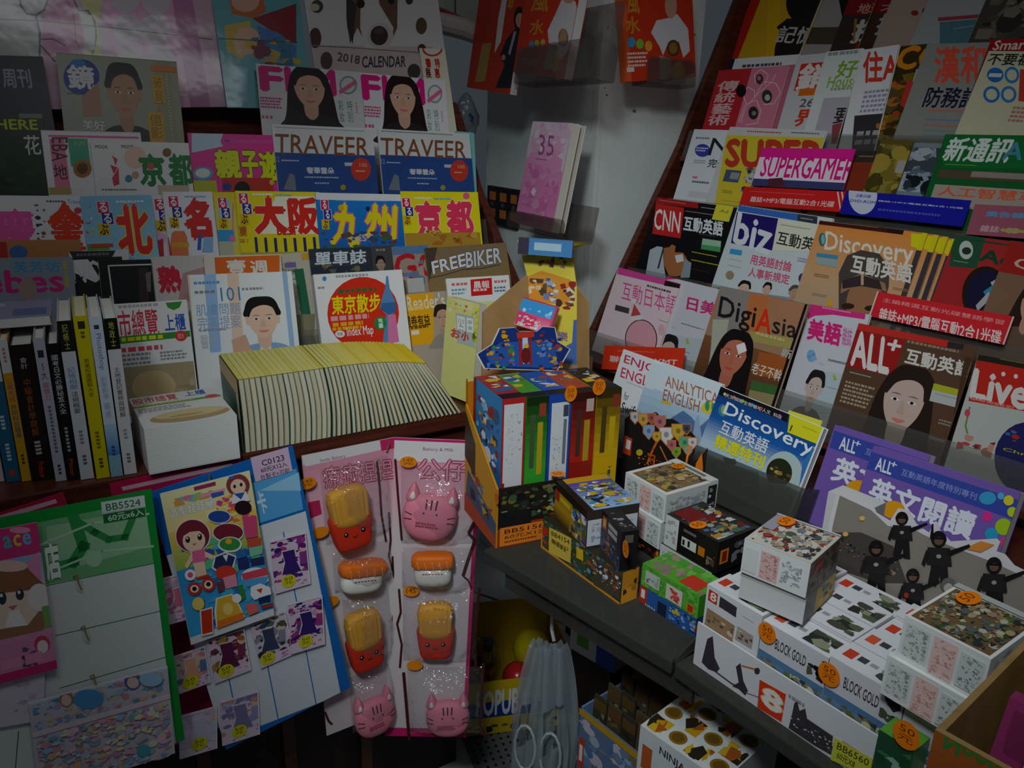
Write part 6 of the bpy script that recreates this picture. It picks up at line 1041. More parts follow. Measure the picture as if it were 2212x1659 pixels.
class Box:
    """a carton: its near vertical edge stands at pixel fb on the level h; lb and rb are the far feet of the two faces seen"""
    def __init__(s, label, h, fb, lb, rb, ft, name='toy_box', cat='box', cols=('w', 'w', 'w'), L=(), R=(), T=(), group=None, keep='r', lens=None, base=None, hgt=None, yaws=None):
        F0 = base if base is not None else flat(*fb, h)
        if yaws: r_, l_ = yawv(yaws), None; r = r_; l = V((-r.y, r.x, 0))
        else:
            r = flat(*rb, h) - F0; l = flat(*lb, h) - F0; r.z = l.z = 0
            rl, ll = r.length, l.length; r.normalize(); l.normalize()
            if keep == 'r': q = V((-r.y, r.x, 0)); l = q if q.dot(l) > 0 else -q
            else: q = V((-l.y, l.x, 0)); r = q if q.dot(r) > 0 else -q
        if lens: rl, ll = lens
        H = hgt if hgt else height(F0, *ft)
        s.t = thing(name, label, cat, F0 + r * rl / 2 + l * ll / 2, group); s.F, s.r, s.l, s.rl, s.ll, s.H = F0, r, l, rl, ll, H; s.top = h + H
        mb = MB(); U = ZU * H
        mb.box(F0, r * rl, l * ll, U, cols[2])
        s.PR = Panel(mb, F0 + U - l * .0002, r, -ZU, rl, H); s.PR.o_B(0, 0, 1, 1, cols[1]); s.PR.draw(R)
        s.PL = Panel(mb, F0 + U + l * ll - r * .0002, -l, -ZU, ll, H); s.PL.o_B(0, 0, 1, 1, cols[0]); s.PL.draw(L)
        s.PT = Panel(mb, F0 + U + l * ll + ZU * .0002, r, -l, rl, ll); s.PT.o_B(0, 0, 1, 1, cols[2]); s.PT.draw(T)
        s.body = mb.build('carton', CARD, s.t)
    def stick(s, side, x, y, w=.022, h=.022, text='50\n元', col='f08010', **k):
        P = {'R': s.PR, 'L': s.PL, 'T': s.PT}[side]
        return sticker(s.t, x, y, w, h, col, text=text, plane=(P.o, P.ex, P.ey), tcol='7a3408', lift=.003, **k)
BUSY = ['c8a030', '3868a8', '383430', 'b83828', '688838', 'd0d0d0', '584838']
SAND = ['b89868', '8c7048', '5c5840', '383c34', 'c8b088', '707868', '907858']
GREY = ['484848', '707070', '909088', '303438', 'a8a8a8', '605848']
# -- tall open carton with five standing boxes
W5 = yawv(66); D5 = V((W5.y, -W5.x, 0))                     # along the five boxes, and towards the aisle
c5 = flat(1074, 1184, GLASS)
t5 = thing('display_carton', 'open orange and black carton with star-shaped blue header, holding five tall boxes', 'carton', c5 + W5 * .11 - D5 * .06)
cw, cdp = .225, .145
mb = MB(); mb.box(c5, W5 * cw, -D5 * cdp, ZU * .004, '5c3418'); mb.build('base', CARD, t5)
mb = MB(); w1 = .092                                          # front wall
mb.box(c5, W5 * .118, D5 * -.003, ZU * .105, '241c18')
P = Panel(mb, c5 + ZU * .105 + D5 * .0003, W5, -ZU, .118, .105)
P.draw([('B', 0, .0, 1, .62, '28221c'), ('BS', .05, .05, .95, .55, ['405838', '2c3430', '70683c', '181a1c', '8c9090'], 30, 3, .3), ('B', .0, .62, 1, 1, 'a03818'), ('B', 0, .4, .5, .68, '1c1c20'), ('BS', .6, .4, 1, .66, ['8c2828', 'b0a040', '50682c'], 12, 4, .3), ('B', .03, .66, .82, .98, 'e88028')])
P.text('BB5156', (.118 * .10, .105 * .70), (.118 * .6, 0), (0, .105 * .075), '3c2010', 0, .006); P.text('60元X12', (.118 * .10, .105 * .80), (.118 * .58, 0), (0, .105 * .07), '3c2010'); P.lines(.118 * .1, .105 * .9, .118 * .7, .105 * .95, 1, '7c4018')
mb.build('front_wall', CARD, t5)
mb = MB(); A = c5; B = c5 - D5 * cdp
mb.prism([A, A + ZU * .105, B + ZU * .20, B + ZU * .245, B - ZU * 0], W5 * -.003, 'c88818')
P = Panel(mb, B + ZU * .245 - W5 * .0034, D5, -ZU, cdp, .245)
P.shape([(0, 0), (0, .245), (cdp, .245), (cdp, .14), (0, .045)], 'd89818'); P.shape([(cdp * .1, .16), (cdp, .20), (cdp, .245), (0, .245)], '3c5878'); P.shape([(0, .21), (cdp, .225), (cdp, .245), (0, .245)], 'b84818'); P.scatter(.01, .15, cdp * .95, .21, ['1c2028', '5878a0', 'a84028', 'c8a030'], 16, 4, .3); P.shape([(0, .055), (.05, .1), (.05, .16), (0, .14)], '3c2c18'); P.k += 2
mb.build('side_wall', CARD, t5)
sticker(t5, 1073, 1076, .017, .021, 'f07810', text='50\n元', plane=(A + ZU * .1, D5, -ZU), lift=.006, tcol='7a3408')
mb = MB(); bx = c5 - D5 * cdp
mb.box(bx, W5 * cw, D5 * .003, ZU * .24, 'c87818'); mb.build('back_wall', CARD, t5)
mb = MB(); HB = Row(D5, 0, 1.0, radians(10)); hb = bx + ZU * .24; HB.off = HB.n.dot(hb)
star = [(1048, 795), (1032, 765), (1064, 744), (1080, 710), (1112, 708), (1122, 716), (1160, 716), (1172, 706), (1198, 708), (1204, 738), (1230, 754), (1214, 782), (1202, 800)]
P3 = [HB.pt(*q) for q in star]; cen = sum(P3, V((0, 0, 0))) / len(P3)
mb.prism([cen + (p - cen) * 1.03 for p in P3], -HB.n * .002, 'e0d8d0'); 
PS = Panel(mb, cen - W5 * .2 + HB.up * .2 + HB.n * .0002, W5, -HB.up, .4, .4); PS.o_Q(star, '1c3478'); PS.o_Q([(1060, 790), (1050, 765), (1080, 740), (1170, 735), (1205, 755), (1195, 795)], '2858a8')
PS.draw([('R', 1119, 722, 1128, 790, 'a02828'), ('R', 1142, 722, 1150, 790, 'a02828'), ('R', 1128, 728, 1142, 785, 'c8ccd8'), ('R', 1116, 718, 1154, 728, 'c03828'), ('E', 1126, 750, 1146, 786, '6c2020'), ('E', 1131, 742, 1142, 752, 'd8b048'), ('S', 1050, 745, 1112, 795, ['a83828', '388848', 'c89828', '282c60', '4878c8'], 18, 3, .22), ('S', 1155, 735, 1215, 795, ['d0a020', 'a83838', '303868', '5088d0', 'c86838'], 18, 5, .22), ('S', 1082, 714, 1100, 738, ['d8a018', 'c88010'], 7, 2, .5), ('S', 1164, 715, 1195, 735, ['a83030', '383c80'], 6, 2, .4)])
mb.build('header', CARD, t5, label=None) if False else mb.build('header', CARD, t5)
five = [('red-white tall toy box, first from the left in the open carton', 'b82828', [('B', .08, .04, .92, .99, 'd8d8dc'), ('BS', .2, .1, .5, .5, ['a8a8b0', 'b8b8c0'], 20, 3, .2), ('BS', .55, .08, .9, .4, ['909098', 'c8a0a0'], 10, 4, .2), ('B', 0, .58, .15, 1, '9c2020')]),
        ('green and black tall toy box, second in the open carton', '38a030', [('G', 0, 0, 1, .5, '14180f', '38a030'), ('B', .55, .18, .8, .55, 'b8a020'), ('B', .2, .12, .42, .5, '485838'), ('B', .6, .05, .9, .14, 'a04030'), ('B', .2, .66, .8, .72, '283c28'), ('BS', .1, .82, .9, .98, ['58a838', '304838', '8c9898', 'c09030'], 12, 4, .35)]),
        ('blue tall toy box with a white label, third in the open carton', '2048a8', [('B', .12, .06, .9, .98, 'd4d8dc'), ('BS', .2, .3, .6, .6, ['98a0a8', 'b0b4bc'], 18, 5, .2), ('B', .68, .18, .82, .5, '707880'), ('T', 'CE', 0, 0, 1, 1, 'w') if False else ('B', .65, .08, .88, .16, '404858')]),
        ('dark red tall toy box, fourth in the open carton', '9c2018', [('G', 0, 0, 1, .5, '1c1412', 'b82818'), ('B', .55, .2, .8, .5, 'b09020'), ('B', .22, .12, .42, .46, '4c3028'), ('B', .6, .05, .92, .14, 'c8a8a0'), ('BS', .2, .6, .8, .72, ['803028', '5878a8', '282420'], 8, 3, .3), ('BS', .1, .8, .95, .98, ['3868a8', '283848', 'a08838', '982828'], 14, 4, .35)]),
        ('yellow and black tall toy box, last in the open carton', 'd8a810', [('G', 0, 0, 1, .5, '14120c', 'd8a810'), ('B', .58, .2, .82, .5, 'c8a818'), ('B', .24, .12, .44, .46, '4c4018'), ('B', .66, .04, .94, .13, '8c3828'), ('BS', .3, .56, .75, .68, ['486838', '384848', '688858'], 8, 3, .35), ('BS', .1, .78, .95, .98, ['684898', '8c5838', '384058', 'a0a0a0'], 14, 4, .35)])]
topc = ['a82c28', '48982c', '2858b8', 'b84828', '30241c']
for k, (lb, col, art) in enumerate(five):
    w_ = (.0395, .0375, .040, .043, .046)[k]; x0 = .008 + sum((.0415, .0395, .042, .045, .048)[:k])
    o = c5 + W5 * x0 - D5 * .012 + ZU * .0045 
    hgt = .243 + (.004, .002, .002, .0, .0)[k]
    b = Box(lb, GLASS, None, None, None, None, cols=('2868b8' if k == 0 else col, col, topc[k]), base=o, hgt=hgt, yaws=66, lens=(w_, .122), group='tall toy boxes in the open carton',
        L=[('G', 0, 0, 1, 1, '3090d0', '2048a0'), ('BS', .1, .1, .9, .95, ['e8e8f0', 'd8b020', '283870', '90c8e8', 'a83028', '486088'], 46, 5, .25), ('B', 0, 0, .08, 1, 'a02018')] if k == 0 else (), R=art,
        T=[('BS', .1, .05, .9, .7, [topc[k], 'd8d8d8', 'd8b828', '386098', 'a84838'], 14, k, .5), ('B', 0, .82, 1, 1, '181818')])
    if k == 3: b.stick('R', 1233, 850, .022, .028)
    if k == 4: b.stick('R', 1294, 836, .024, .028)
# -- yellow ninja carton
n2 = Box('yellow-edged display carton with a price label, on the smoked shelf behind the small boxes', GLASS, (1340, 1306), (1170, 1182), (1372, 1290), (1337, 1236), name='display_carton', cat='carton', cols=('3c5030', 'd08820', '30281c'), keep='l',
    L=[('BS', 0, .0, 1, .95, ['386898', '2c4830', '607048', '283048', 'a84830', '7890a0'], 70, 3, .2), ('B', 0, .92, 1, 1, 'e09020'), ('B', .0, .1, .02, 1, 'd89020'), ('Q', [(1188, 1138), (1236, 1162), (1234, 1216), (1187, 1192)], 'd8b848'), ('TA', 'BB4154', (1193, 1146), (1232, 1166), (1193, 1156), '302810', .01), ('TA', '60元X12', (1194, 1164), (1230, 1182), (1194, 1172), '302810', .01), ('L', 1193, 1178, 1228, 1186, 1, '706020'), ('Q', [(1174, 1135), (1186, 1141), (1185, 1160), (1173, 1154)], 'b83018'), ('Q', [(1247, 1180), (1262, 1188), (1262, 1212), (1247, 1204)], 'd8b020'), ('Q', [(1282, 1200), (1345, 1240), (1345, 1300), (1285, 1262)], '4c4438'), ('S', 1280, 1205, 1342, 1285, ['d8d8d8', 'd0a030', '283c68', 'a83828', '383028', '7898b8'], 36, 7, .25)],
    R=[('B', 0, .55, 1, 1, 'e09828'), ('BS', .1, .1, .9, .8, ['c89030', '3c3020', 'a87828'], 8, 3, .3)])
top2 = n2.top
# black box standing in front inside the yellow carton
sw = Box('black space-themed toy box with an orange glow, tucked behind the yellow carton front', GLASS, (1352, 1292), (1293, 1250), (1402, 1262), (1368, 1176), keep='l', base=n2.F + n2.l * .006 - n2.r * .002 + V((0, 0, n2.H + .0005)), lens=(.026, .070), hgt=.062, cols=('241c28', '1c181c', '2c282c'),
    L=[('G', 0, .3, 1, 1, '241c28', '48506c'), ('B', .06, .1, .26, .42, 'c04818'), ('B', .10, .16, .22, .36, 'e0a830'), ('B', .36, .12, .8, .24, 'b0a8a8'), ('B', .36, .28, .8, .4, 'b0a8a8'), ('B', .34, .45, .46, .95, '984818'), ('BS', .2, .55, .95, .95, ['6c5850', '403850', '8c7868', 'a08878', '303040'], 20, 3, .25)], R=[('B', .2, .1, .7, .3, '605850')], T=[('BS', .1, .1, .9, .9, GREY, 12, 2, .3)], group=None)
sw.stick('L', 1352, 1186, .020, .026)
# flat ninja box lying on top, behind
nb = Box('flat yellow-black toy box with a colourful lid, left of the stacked white boxes', top2, (1279, 1150), (1172, 1086), (1400, 1105), (1281, 1084), base=n2.F + n2.l * .080 - n2.r * .004 + V((0, 0, n2.H + .0005)), lens=(.088, .112), hgt=.062, cols=('b88818', '383028', '3c2c5c'), keep='l',
    L=[('B', 0, 0, 1, .22, '241c14'), ('BS', .55, .2, 1, 1, ['3878b8', '486838', 'd0d0d8', '283850', '604888'], 26, 3, .3), ('B', .02, .2, .14, .48, 'b02c18'), ('B', .18, .3, .5, .42, 'd8b828'), ('G', 0, .55, .5, 1, 'c89820', '4c3810')], R=[('B', .02, .25, .98, .95, 'c8ccd8'), ('BS', .1, .35, .9, .85, ['98a0ac', 'b0b4c0'], 24, 3, .3)],
    T=[('B', 0, 0, 1, .16, 'c89820'), ('B', 0, 0, .12, 1, '241c14'), ('G', .12, .16, 1, 1, '504098', '98b8e0'), ('BS', .15, .2, .95, .95, ['d8b028', '587848', 'e0e4f0', '6858a8', '3888c8', '282840', 'c8a820'], 50, 4, .22)])
nb.stick('T', 1205, 1024, .026, .022, text='50')
# white stacked pair
LAB = lambda: [('B', .04, .12, .34, .9, 'd0d4d4'), ('BS', .06, .15, .32, .88, ['8c9898', 'a8b0b0'], 34, 3, .14), ('B', .38, .08, .66, .95, 'e4c4c0'), ('BS', .4, .1, .64, .93, ['d0908c', 'd8a8a4'], 34, 4, .14), ('B', .7, .12, .97, .9, 'd0d4d4'), ('BS', .72, .15, .95, .88, ['788080', 'a0a8a8'], 30, 6, .14)]
def stackbox(lb, base, yaw_, lens, hgt, lid, grp=None, R=None, cols=('e0e2e2', 'c8caca', 'e0e0de')):
    return Box(lb, base.z, None, None, None, None, base=base, yaws=yaw_, lens=lens, hgt=hgt, cols=cols, L=LAB(), R=R or [('BS', .05, .2, .75, .8, ['9ca0a4', 'b4b8b8'], 40, 4, .3), ('B', .80, .1, .97, .95, '282828'), ('BS', .82, .2, .95, .9, ['d0d0d0', '8c8c8c'], 6, 2, .5)], T=lid, group=grp)
def lidbox(label, top, ft, lt, rt, hgt, keep='r', lens=None, **k):
    """box placed by the three near corners of its lid"""
    F, Lc, Rc = flat(*ft, top), flat(*lt, top), flat(*rt, top)
    r, l = Rc - F, Lc - F
    if lens is None: lens = (r.length, l.length)
    if keep == 'l': q = V((-l.y, l.x, 0)); r = q if q.dot(r) > 0 else -q
    return Box(label, top - hgt, None, None, None, None, base=F - ZU * hgt, yaws=degrees(atan2(r.x, r.y)), lens=lens, hgt=hgt, **k)
def under(b, label, hgt, dx=0, dy=0, gap=.0006, **k):
    """a like box right under b, shifted a little"""
    base = b.F - ZU * (hgt + gap) + b.r * dx + b.l * dy
    return Box(label, base.z, None, None, None, None, base=base, yaws=degrees(atan2(b.r.x, b.r.y)), lens=(b.rl, b.ll), hgt=hgt, **k)
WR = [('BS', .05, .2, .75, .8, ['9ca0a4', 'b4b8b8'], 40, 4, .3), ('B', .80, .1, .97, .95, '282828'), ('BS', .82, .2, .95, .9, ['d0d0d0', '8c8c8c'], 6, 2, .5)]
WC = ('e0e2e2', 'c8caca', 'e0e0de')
LIDA = [('B', .06, .08, .9, .92, '8c6848'), ('BS', .08, .1, .88, .9, SAND + ['b0a038'], 70, 4, .18), ('B', .84, 0, 1, 1, 'd8d8d4'), ('B', .88, .2, .95, .8, '787878')]
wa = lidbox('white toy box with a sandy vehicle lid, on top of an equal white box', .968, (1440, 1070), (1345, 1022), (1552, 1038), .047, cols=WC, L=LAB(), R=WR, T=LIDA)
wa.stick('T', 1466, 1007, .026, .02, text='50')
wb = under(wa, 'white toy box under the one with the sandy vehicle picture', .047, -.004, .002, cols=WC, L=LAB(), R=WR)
BT = [('BS', .05, .05, .95, .95, ['7c2020', '98a8a0', '5870a0', 'b88838', '303038', 'c8c8c8', '486858'], 50, 5, .25), ('B', .1, .05, .6, .4, '7c1c20')]
na = lidbox('black toy box with a busy red and green lid, in front of the acrylic pocket', .955, (1553, 1172), (1440, 1110), (1630, 1140), .050, keep='l', cols=('1c1816', '1c1a1a', '30302c'), L=[('B', 0, 0, .26, 1, 'd4d6d6'), ('BS', .03, .1, .22, .9, ['a0a8a8', 'b8a8a8'], 16, 3, .3), ('B', .36, .15, .6, .24, '686460'), ('B', .34, .42, .62, .72, 'd0d0cc'), ('B', .36, .5, .4, .68, '1c1816'), ('B', .46, .46, .5, .66, '1c1816'), ('B', .66, .42, .78, .7, 'c87018'), ('BS', .82, .3, .97, .9, ['806858', '504038'], 6, 3, .5)],
    R=[('B', .08, .3, .3, .75, 'd8881c'), ('B', .13, .36, .26, .7, '8c2018'), ('BS', .4, .2, .95, .85, ['7c7c80', '505054'], 14, 3, .4)], T=BT)
na.stick('T', 1508, 1134, .03, .021, text='50')
nb2 = under(na, 'white-labelled toy box under the black one with the busy lid', .048, -.002, .004, cols=('d0d2d2', '1c1a1a', '30302c'), L=[('BS', .06, .1, .95, .75, ['a0a8a8', 'b0b8b8', 'c8a8a8'], 50, 3, .15)], R=[('BS', .1, .2, .9, .8, ['606060', '404044'], 10, 3, .4)])
# green and blue pair at the front edge
bl_ = Box('blue ninja toy box under the green box at the shelf edge', GLASS, (1500, 1375), (1372, 1292), (1532, 1350), (1504, 1330), keep='l', lens=(.06, .104), hgt=.028, cols=('2858a0', '2c4880', '2858a0'), L=[('B', 0, 0, .14, 1, 'b03020'), ('B', .03, .2, .1, .7, 'd8d8d8'), ('TA', 'NINJA', (1394, 1303), (1416, 1317), (1394, 1315), 'd8dce4', .02), ('B', .34, .3, .5, 1, '1c2840'), ('BS', .55, .1, 1, .95, ['5888c8', '1c3868', '88a8d0', 'c8b030'], 20, 3, .3)], R=[('B', 0, .4, .6, .8, 'b03828')])
gr_ = Box('bright green pixel-pattern toy box on top of the blue ninja box', bl_.top, None, None, None, None, base=bl_.F + ZU * .0285 - bl_.l * .001, yaws=degrees(atan2(bl_.r.x, bl_.r.y)), lens=(.058, .104), hgt=.034, cols=('58a838', '3c8828', '58a030'), L=[('BS', 0, 0, 1, 1, ['4c9830', '68b848', '509c38'], 60, 3, .2), ('B', .08, .18, .34, .8, 'b8c0b8'), ('BS', .1, .25, .32, .75, ['687868', '98a898'], 8, 3, .3), ('B', .46, .2, .74, .9, 'd0c8c4'), ('BS', .5, .3, .7, .85, ['c03828', 'd04838'], 10, 4, .4), ('B', .82, .5, .95, .9, 'b89018'), ('B', .84, .55, .93, .85, 'b83018')],
    T=[('BS', 0, 0, 1, 1, ['4c9830', '68b848', '9c8878', '88786c'], 30, 3, .3), ('B', .1, .6, .6, .9, 'c83828')])
dk = under(wb, 'dark box with a red and orange corner under the two white boxes', wb.F.z - GLASS - .0009, .003, .002, cols=('1c1816', '282020', '282020'), L=[('BS', .5, .1, 1, .9, ['b84820', 'd08828', '702018'], 10, 3, .4)])
# -- white soldier carton: front wall, grid of boxes, die-cut header
SY0 = flat(1500, 1430, GLASS) + ZU * -.0005; SYd = (flat(1797, 1635, GLASS) - flat(1500, 1430, GLASS)).normalized(); SYb = V((-SYd.y, SYd.x, 0)); SYW = degrees(atan2(SYb.x, SYb.y))
GH = .118
tc = thing('display_carton', 'long white carton front with a red-orange logo square and dark gun outlines', 'carton', SY0)
mb = MB(); wl = .62
mb.box(SY0, SYd * wl, SYb * -.0025, ZU * .062, 'd4d2d8'); P = Panel(mb, SY0 + ZU * .062 - SYb * .0028, SYd, -ZU, wl, .062)
P.draw([('Q', [(1641, 1468), (1698, 1500), (1688, 1560), (1636, 1528)], 'd83818'), ('T', '8', 1652, 1482, 1684, 1544, 'e8e4dc', .05, 'e8b088', .1), ('Q', [(1516, 1430), (1528, 1380), (1540, 1374), (1544, 1420), (1555, 1444), (1548, 1452), (1530, 1445)], '38343c'), ('PL', [(1540, 1446), (1580, 1476), (1592, 1482)], 3, '38343c'), ('Q', [(1590, 1440), (1600, 1432), (1606, 1470), (1616, 1492), (1610, 1502), (1596, 1488), (1582, 1482), (1596, 1474)], '38343c'), ('PL', [(1604, 1438), (1634, 1446)], 3, 'd06828'), ('E', 1630, 1442, 1642, 1456, '38343c'), ('PL', [(1612, 1496), (1640, 1506)], 1.5, '686468'),
   ('Q', [(1712, 1540), (1716, 1520), (1722, 1512), (1728, 1535), (1740, 1530), (1744, 1552), (1800, 1590), (1796, 1630), (1760, 1610), (1704, 1572)], '3c383c'), ('S', 1710, 1540, 1800, 1630, ['3c383c', '5c585c', 'c8c4c8', '484448'], 40, 3, .2), ('L', 1704, 1508, 1740, 1520, 1, '98949c'), ('L', 1822, 1598, 1880, 1640, 3, '908c94'),
   ('Q', [(1804, 1592), (1890, 1640), (1884, 1680), (1796, 1640)], 'c8c840'), ('TA', 'BB6560', (1812, 1602), (1880, 1640), (1809, 1616), '484818', .01), ('TA', '60元X8', (1812, 1622), (1850, 1644), (1808, 1636), '484818', .01)])
mb.build('front_wall', CARD, tc)
mb = MB(); mb.box(SY0, SYd * .0025, SYb * .19, ZU * .05, 'd4d2d8'); mb.build('side_wall', CARD, tc)
mb = MB(); mb.box(SY0 + SYb * .19 + ZU * .0, SYd * wl, SYb * .0025, ZU * .14, 'd0ced4'); mb.build('back_wall', CARD, tc)
mb = MB(); Hd = Row(-SYb, 0, 1.0, radians(1)); hb = SY0 + SYb * .1885; Hd.off = Hd.n.dot(hb + ZU * .14)
out = [(1782, 1250), (1790, 1130), (1808, 1062), (1822, 1058), (1886, 1094), (1892, 1108), (1922, 1126), (1940, 1098), (1962, 1104), (1978, 1132), (2006, 1152), (2016, 1132), (2024, 1132), (2032, 1150), (2052, 1170), (2152, 1164), (2160, 1172), (2152, 1192), (2170, 1198), (2190, 1222), (2330, 1290), (2330, 1500), (1990, 1420), (1835, 1330)]
P3 = [Hd.pt(*q) for q in out]; cen = sum(P3, V((0, 0, 0))) / len(P3)
mb.prism(P3, -Hd.n * .002, 'd0ccd0')
PS = Panel(mb, cen - SYd * .4 + Hd.up * .3 + Hd.n * .0003, SYd, -Hd.up, .8, .6)
PS.draw([('Q', out, 'd8d4d8'), ('Q', [(1790, 1240), (1798, 1140), (1814, 1070), (1882, 1102), (1918, 1136), (1970, 1142), (2010, 1162), (2060, 1182), (2140, 1212), (2200, 1240), (2330, 1300), (2330, 1480), (1990, 1400), (1840, 1310)], '8c847c'), ('Q', [(1794, 1230), (1800, 1150), (1860, 1150), (1930, 1180), (1960, 1260), (1900, 1260), (1840, 1240)], '4c4440'), ('S', 1796, 1150, 1940, 1250, ['2c2824', '40383c', '685c50', '1c1a1c', '988470'], 40, 3, .18), ('S', 1980, 1240, 2200, 1350, ['988c80', '7c746c', '5c544c', 'a89c90'], 30, 5, .2), ('Q', [(2084, 1184), (2120, 1168), (2150, 1176), (2120, 1192)], 'd88838'), ('E', 1858, 1114, 1870, 1124, 'e8b868'), ('E', 1822, 1148, 1834, 1158, 'e8b060')])
def soldier(x, y, s):                                        # small printed armoured figure
    q = lambda p: [(x + a * s, y + b * s) for a, b in p]
    PS.draw([('Q', q([(-14, 32), (14, 34), (18, 78), (20, 110), (4, 108), (2, 84), (-6, 106), (-22, 100), (-16, 70)]), '1e1c1e'), ('Q', q([(-22, 28), (22, 30), (26, 66), (-24, 62)]), '242224'), ('E', x - 15 * s, y - 4 * s, x + 15 * s, y + 28 * s, '1a181a'), ('E', x - 9 * s, y + 8 * s, x + 9 * s, y + 24 * s, '6c4c40'), ('Q', q([(-15, 8), (15, 10), (16, 14), (-16, 12)]), '141214'), ('Q', q([(18, 36), (60, 22), (62, 28), (20, 46)]), '181618'), ('E', x - 5 * s, y + 42 * s, x + 5 * s, y + 50 * s, '9c9890'), ('Q', q([(-24, 32), (-34, 60), (-28, 66), (-18, 44)]), '1e1c1e')])
soldier(1950, 1108, .9); soldier(2030, 1150, 1.1); soldier(1895, 1170, 1.05); soldier(2150, 1206, 1.1); soldier(1975, 1230, .95)
PS.draw([('E', 2036, 1246, 2068, 1278, '686464'), ('E', 2042, 1258, 2062, 1280, 'b8a8a0'), ('E', 1956, 1278, 1966, 1290, 'a83020'), ('Q', [(2016, 1130), (2020, 1130), (2020, 1160), (2012, 1160)], '181618')])
mb.build('header', CARD, tc)
lidpic = lambda k: [('B', 0, 0, 1, 1, 'd8d6dc'), ('B', .06, .3, .2, .7, ('c84028', 'd05838')[k % 2]), ('BS', .55, .15, .95, .85, ['303430', '586048', '8c9078', '484840'], 12, k, .5), ('B', .24, .36, .36, .6, '40444c'), ('B', .40, .4, .5, .55, '9c9aa0')]
front = {0: [('Q', [(1532, 1272), (1551, 1284), (1548, 1308), (1529, 1296)], 'c83020'), ('T', '8', 1536, 1278, 1546, 1302, 'e8e0d8', .04), ('Q', [(1556, 1288), (1592, 1312), (1590, 1334), (1553, 1310)], '38343c'), ('L', 1604, 1330, 1634, 1350, 1, '706c74'), ('Q', [(1528, 1312), (1588, 1352), (1582, 1388), (1522, 1348)], '9c7c5c'), ('S', 1530, 1325, 1582, 1378, ['585048', 'c8b8a0', '384048', '786850'], 16, 3, .35), ('Q', [(1594, 1352), (1628, 1374), (1624, 1402), (1588, 1380)], 'a8988c'), ('S', 1594, 1358, 1626, 1398, ['584c48', 'd0c8c0', '3c4450'], 10, 5, .35)]}
def goldface(k): return [('B', 0, 0, 1, .34, 'd0ced6'), ('G', 0, .34, 1, 1, '4878a8', 'b0a068'), ('BS', .02, .4, .98, .98, ['8c7c50', 'c8b888', '384030', '506878', 'd0c8a0', '606838'], 46, k, .16), ('BS', .74, .02, .98, .3, ['282c24', '505840', '101412'], 10, k, .4)]
cols_ = [flat(1527, 1256, GLASS + GH), flat(1640, 1336, GLASS + GH), flat(1774, 1428, GLASS + GH), flat(1926, 1536, GLASS + GH)]
us = [max(.004, (p - SY0).dot(SYd)) for p in cols_]
us += [us[-1] + .078, us[-1] + .156]
names = ['with brown tank pictures', 'with a jungle scene', 'with a beach scene', 'at the far right']
rows_ = ['front', 'second', 'third', 'back']; cnm = ['first', 'second', 'third', 'fourth']
for i in range(4):
    for j in range(4):
        o = SY0 + SYd * us[i] + SYb * (.0025 + .0445 * j) + ZU * .0008
        w_ = us[i + 1] - us[i] - .0015; lh = GH - .002 - (.004 if (i + j) % 3 == 1 else 0)
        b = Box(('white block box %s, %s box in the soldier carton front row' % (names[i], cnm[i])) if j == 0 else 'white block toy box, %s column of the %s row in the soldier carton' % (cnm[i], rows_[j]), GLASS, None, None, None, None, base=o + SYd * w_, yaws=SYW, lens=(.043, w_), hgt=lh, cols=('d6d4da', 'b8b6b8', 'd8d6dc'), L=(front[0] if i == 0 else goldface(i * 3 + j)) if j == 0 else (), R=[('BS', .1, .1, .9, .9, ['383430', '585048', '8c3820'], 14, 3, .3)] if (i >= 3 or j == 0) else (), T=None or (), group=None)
        # lid print reads along the row
        mb = MB(); P = Panel(mb, o + ZU * (lh + .0006) + SYb * .043, SYd, -SYb, w_, .043); P.draw(lidpic(i + j)); mb.build('lid_print', CARD, b.t)
        if j == 0 and i in (1, 2):
            mb = MB(); Pp = Panel(mb, o + ZU * lh - SYb * .0012, SYd, -ZU, w_, lh); Pp.text('BLOCK GOLD', (w_ * .24, lh * .11), (w_ * .47, 0), (0, lh * .12), '303038', 0, .006); mb.build('title', CARD, b.t)
        if j == 0 and i == 1: b.stick('L', 1657, 1367, .024, .026)
        if j == 0 and i == 2: b.stick('L', 1791, 1457, .026, .028)
# boxes lying on top of the grid
sa = lidbox('white toy box with a soldier picture lid, topmost of its stack on the soldier carton', 1.052, (1752, 1218), (1609, 1163), (1827, 1163), .044, keep='l', cols=('d8d8da', '685c50', 'c8c0b8'), L=[('B', .28, .15, .56, .95, 'd4b0ac'), ('BS', .3, .18, .54, .9, ['b87878', 'c89090'], 30, 3, .16), ('B', .02, .2, .24, .9, 'd0d0d2'), ('BS', .6, .15, .9, .8, ['a0a0a4', 'b8b8bc'], 30, 4, .16)], R=[('BS', .05, .05, .95, .95, ['4c443c', '6c6458', '383430', 'a02820'], 26, 3, .3)],
    T=[('BS', .05, .05, .95, .95, ['b8a890', '8c8880', '50584c', '383c40', 'd0c8bc', '787c88', 'a83828', 'a09078'], 80, 5, .16), ('B', .45, .02, .95, .2, '9c98a8'), ('B', .96, 0, 1, 1, 'c8c8c8')])
sa.stick('T', 1698, 1126, .028, .02, text='50')
sb = under(sa, 'white toy box under the soldier picture box, its corner torn', .036, .004, .0, cols=('ccccce', '585858', 'c8c8c8'), L=[('B', 0, .05, 1, .2, 'b0b0b0')], R=[('B', .35, .1, .98, .95, 'b89020'), ('BS', .4, .15, .95, .9, ['c8a838', '3868a8', '685830', '283038'], 14, 4, .35)])
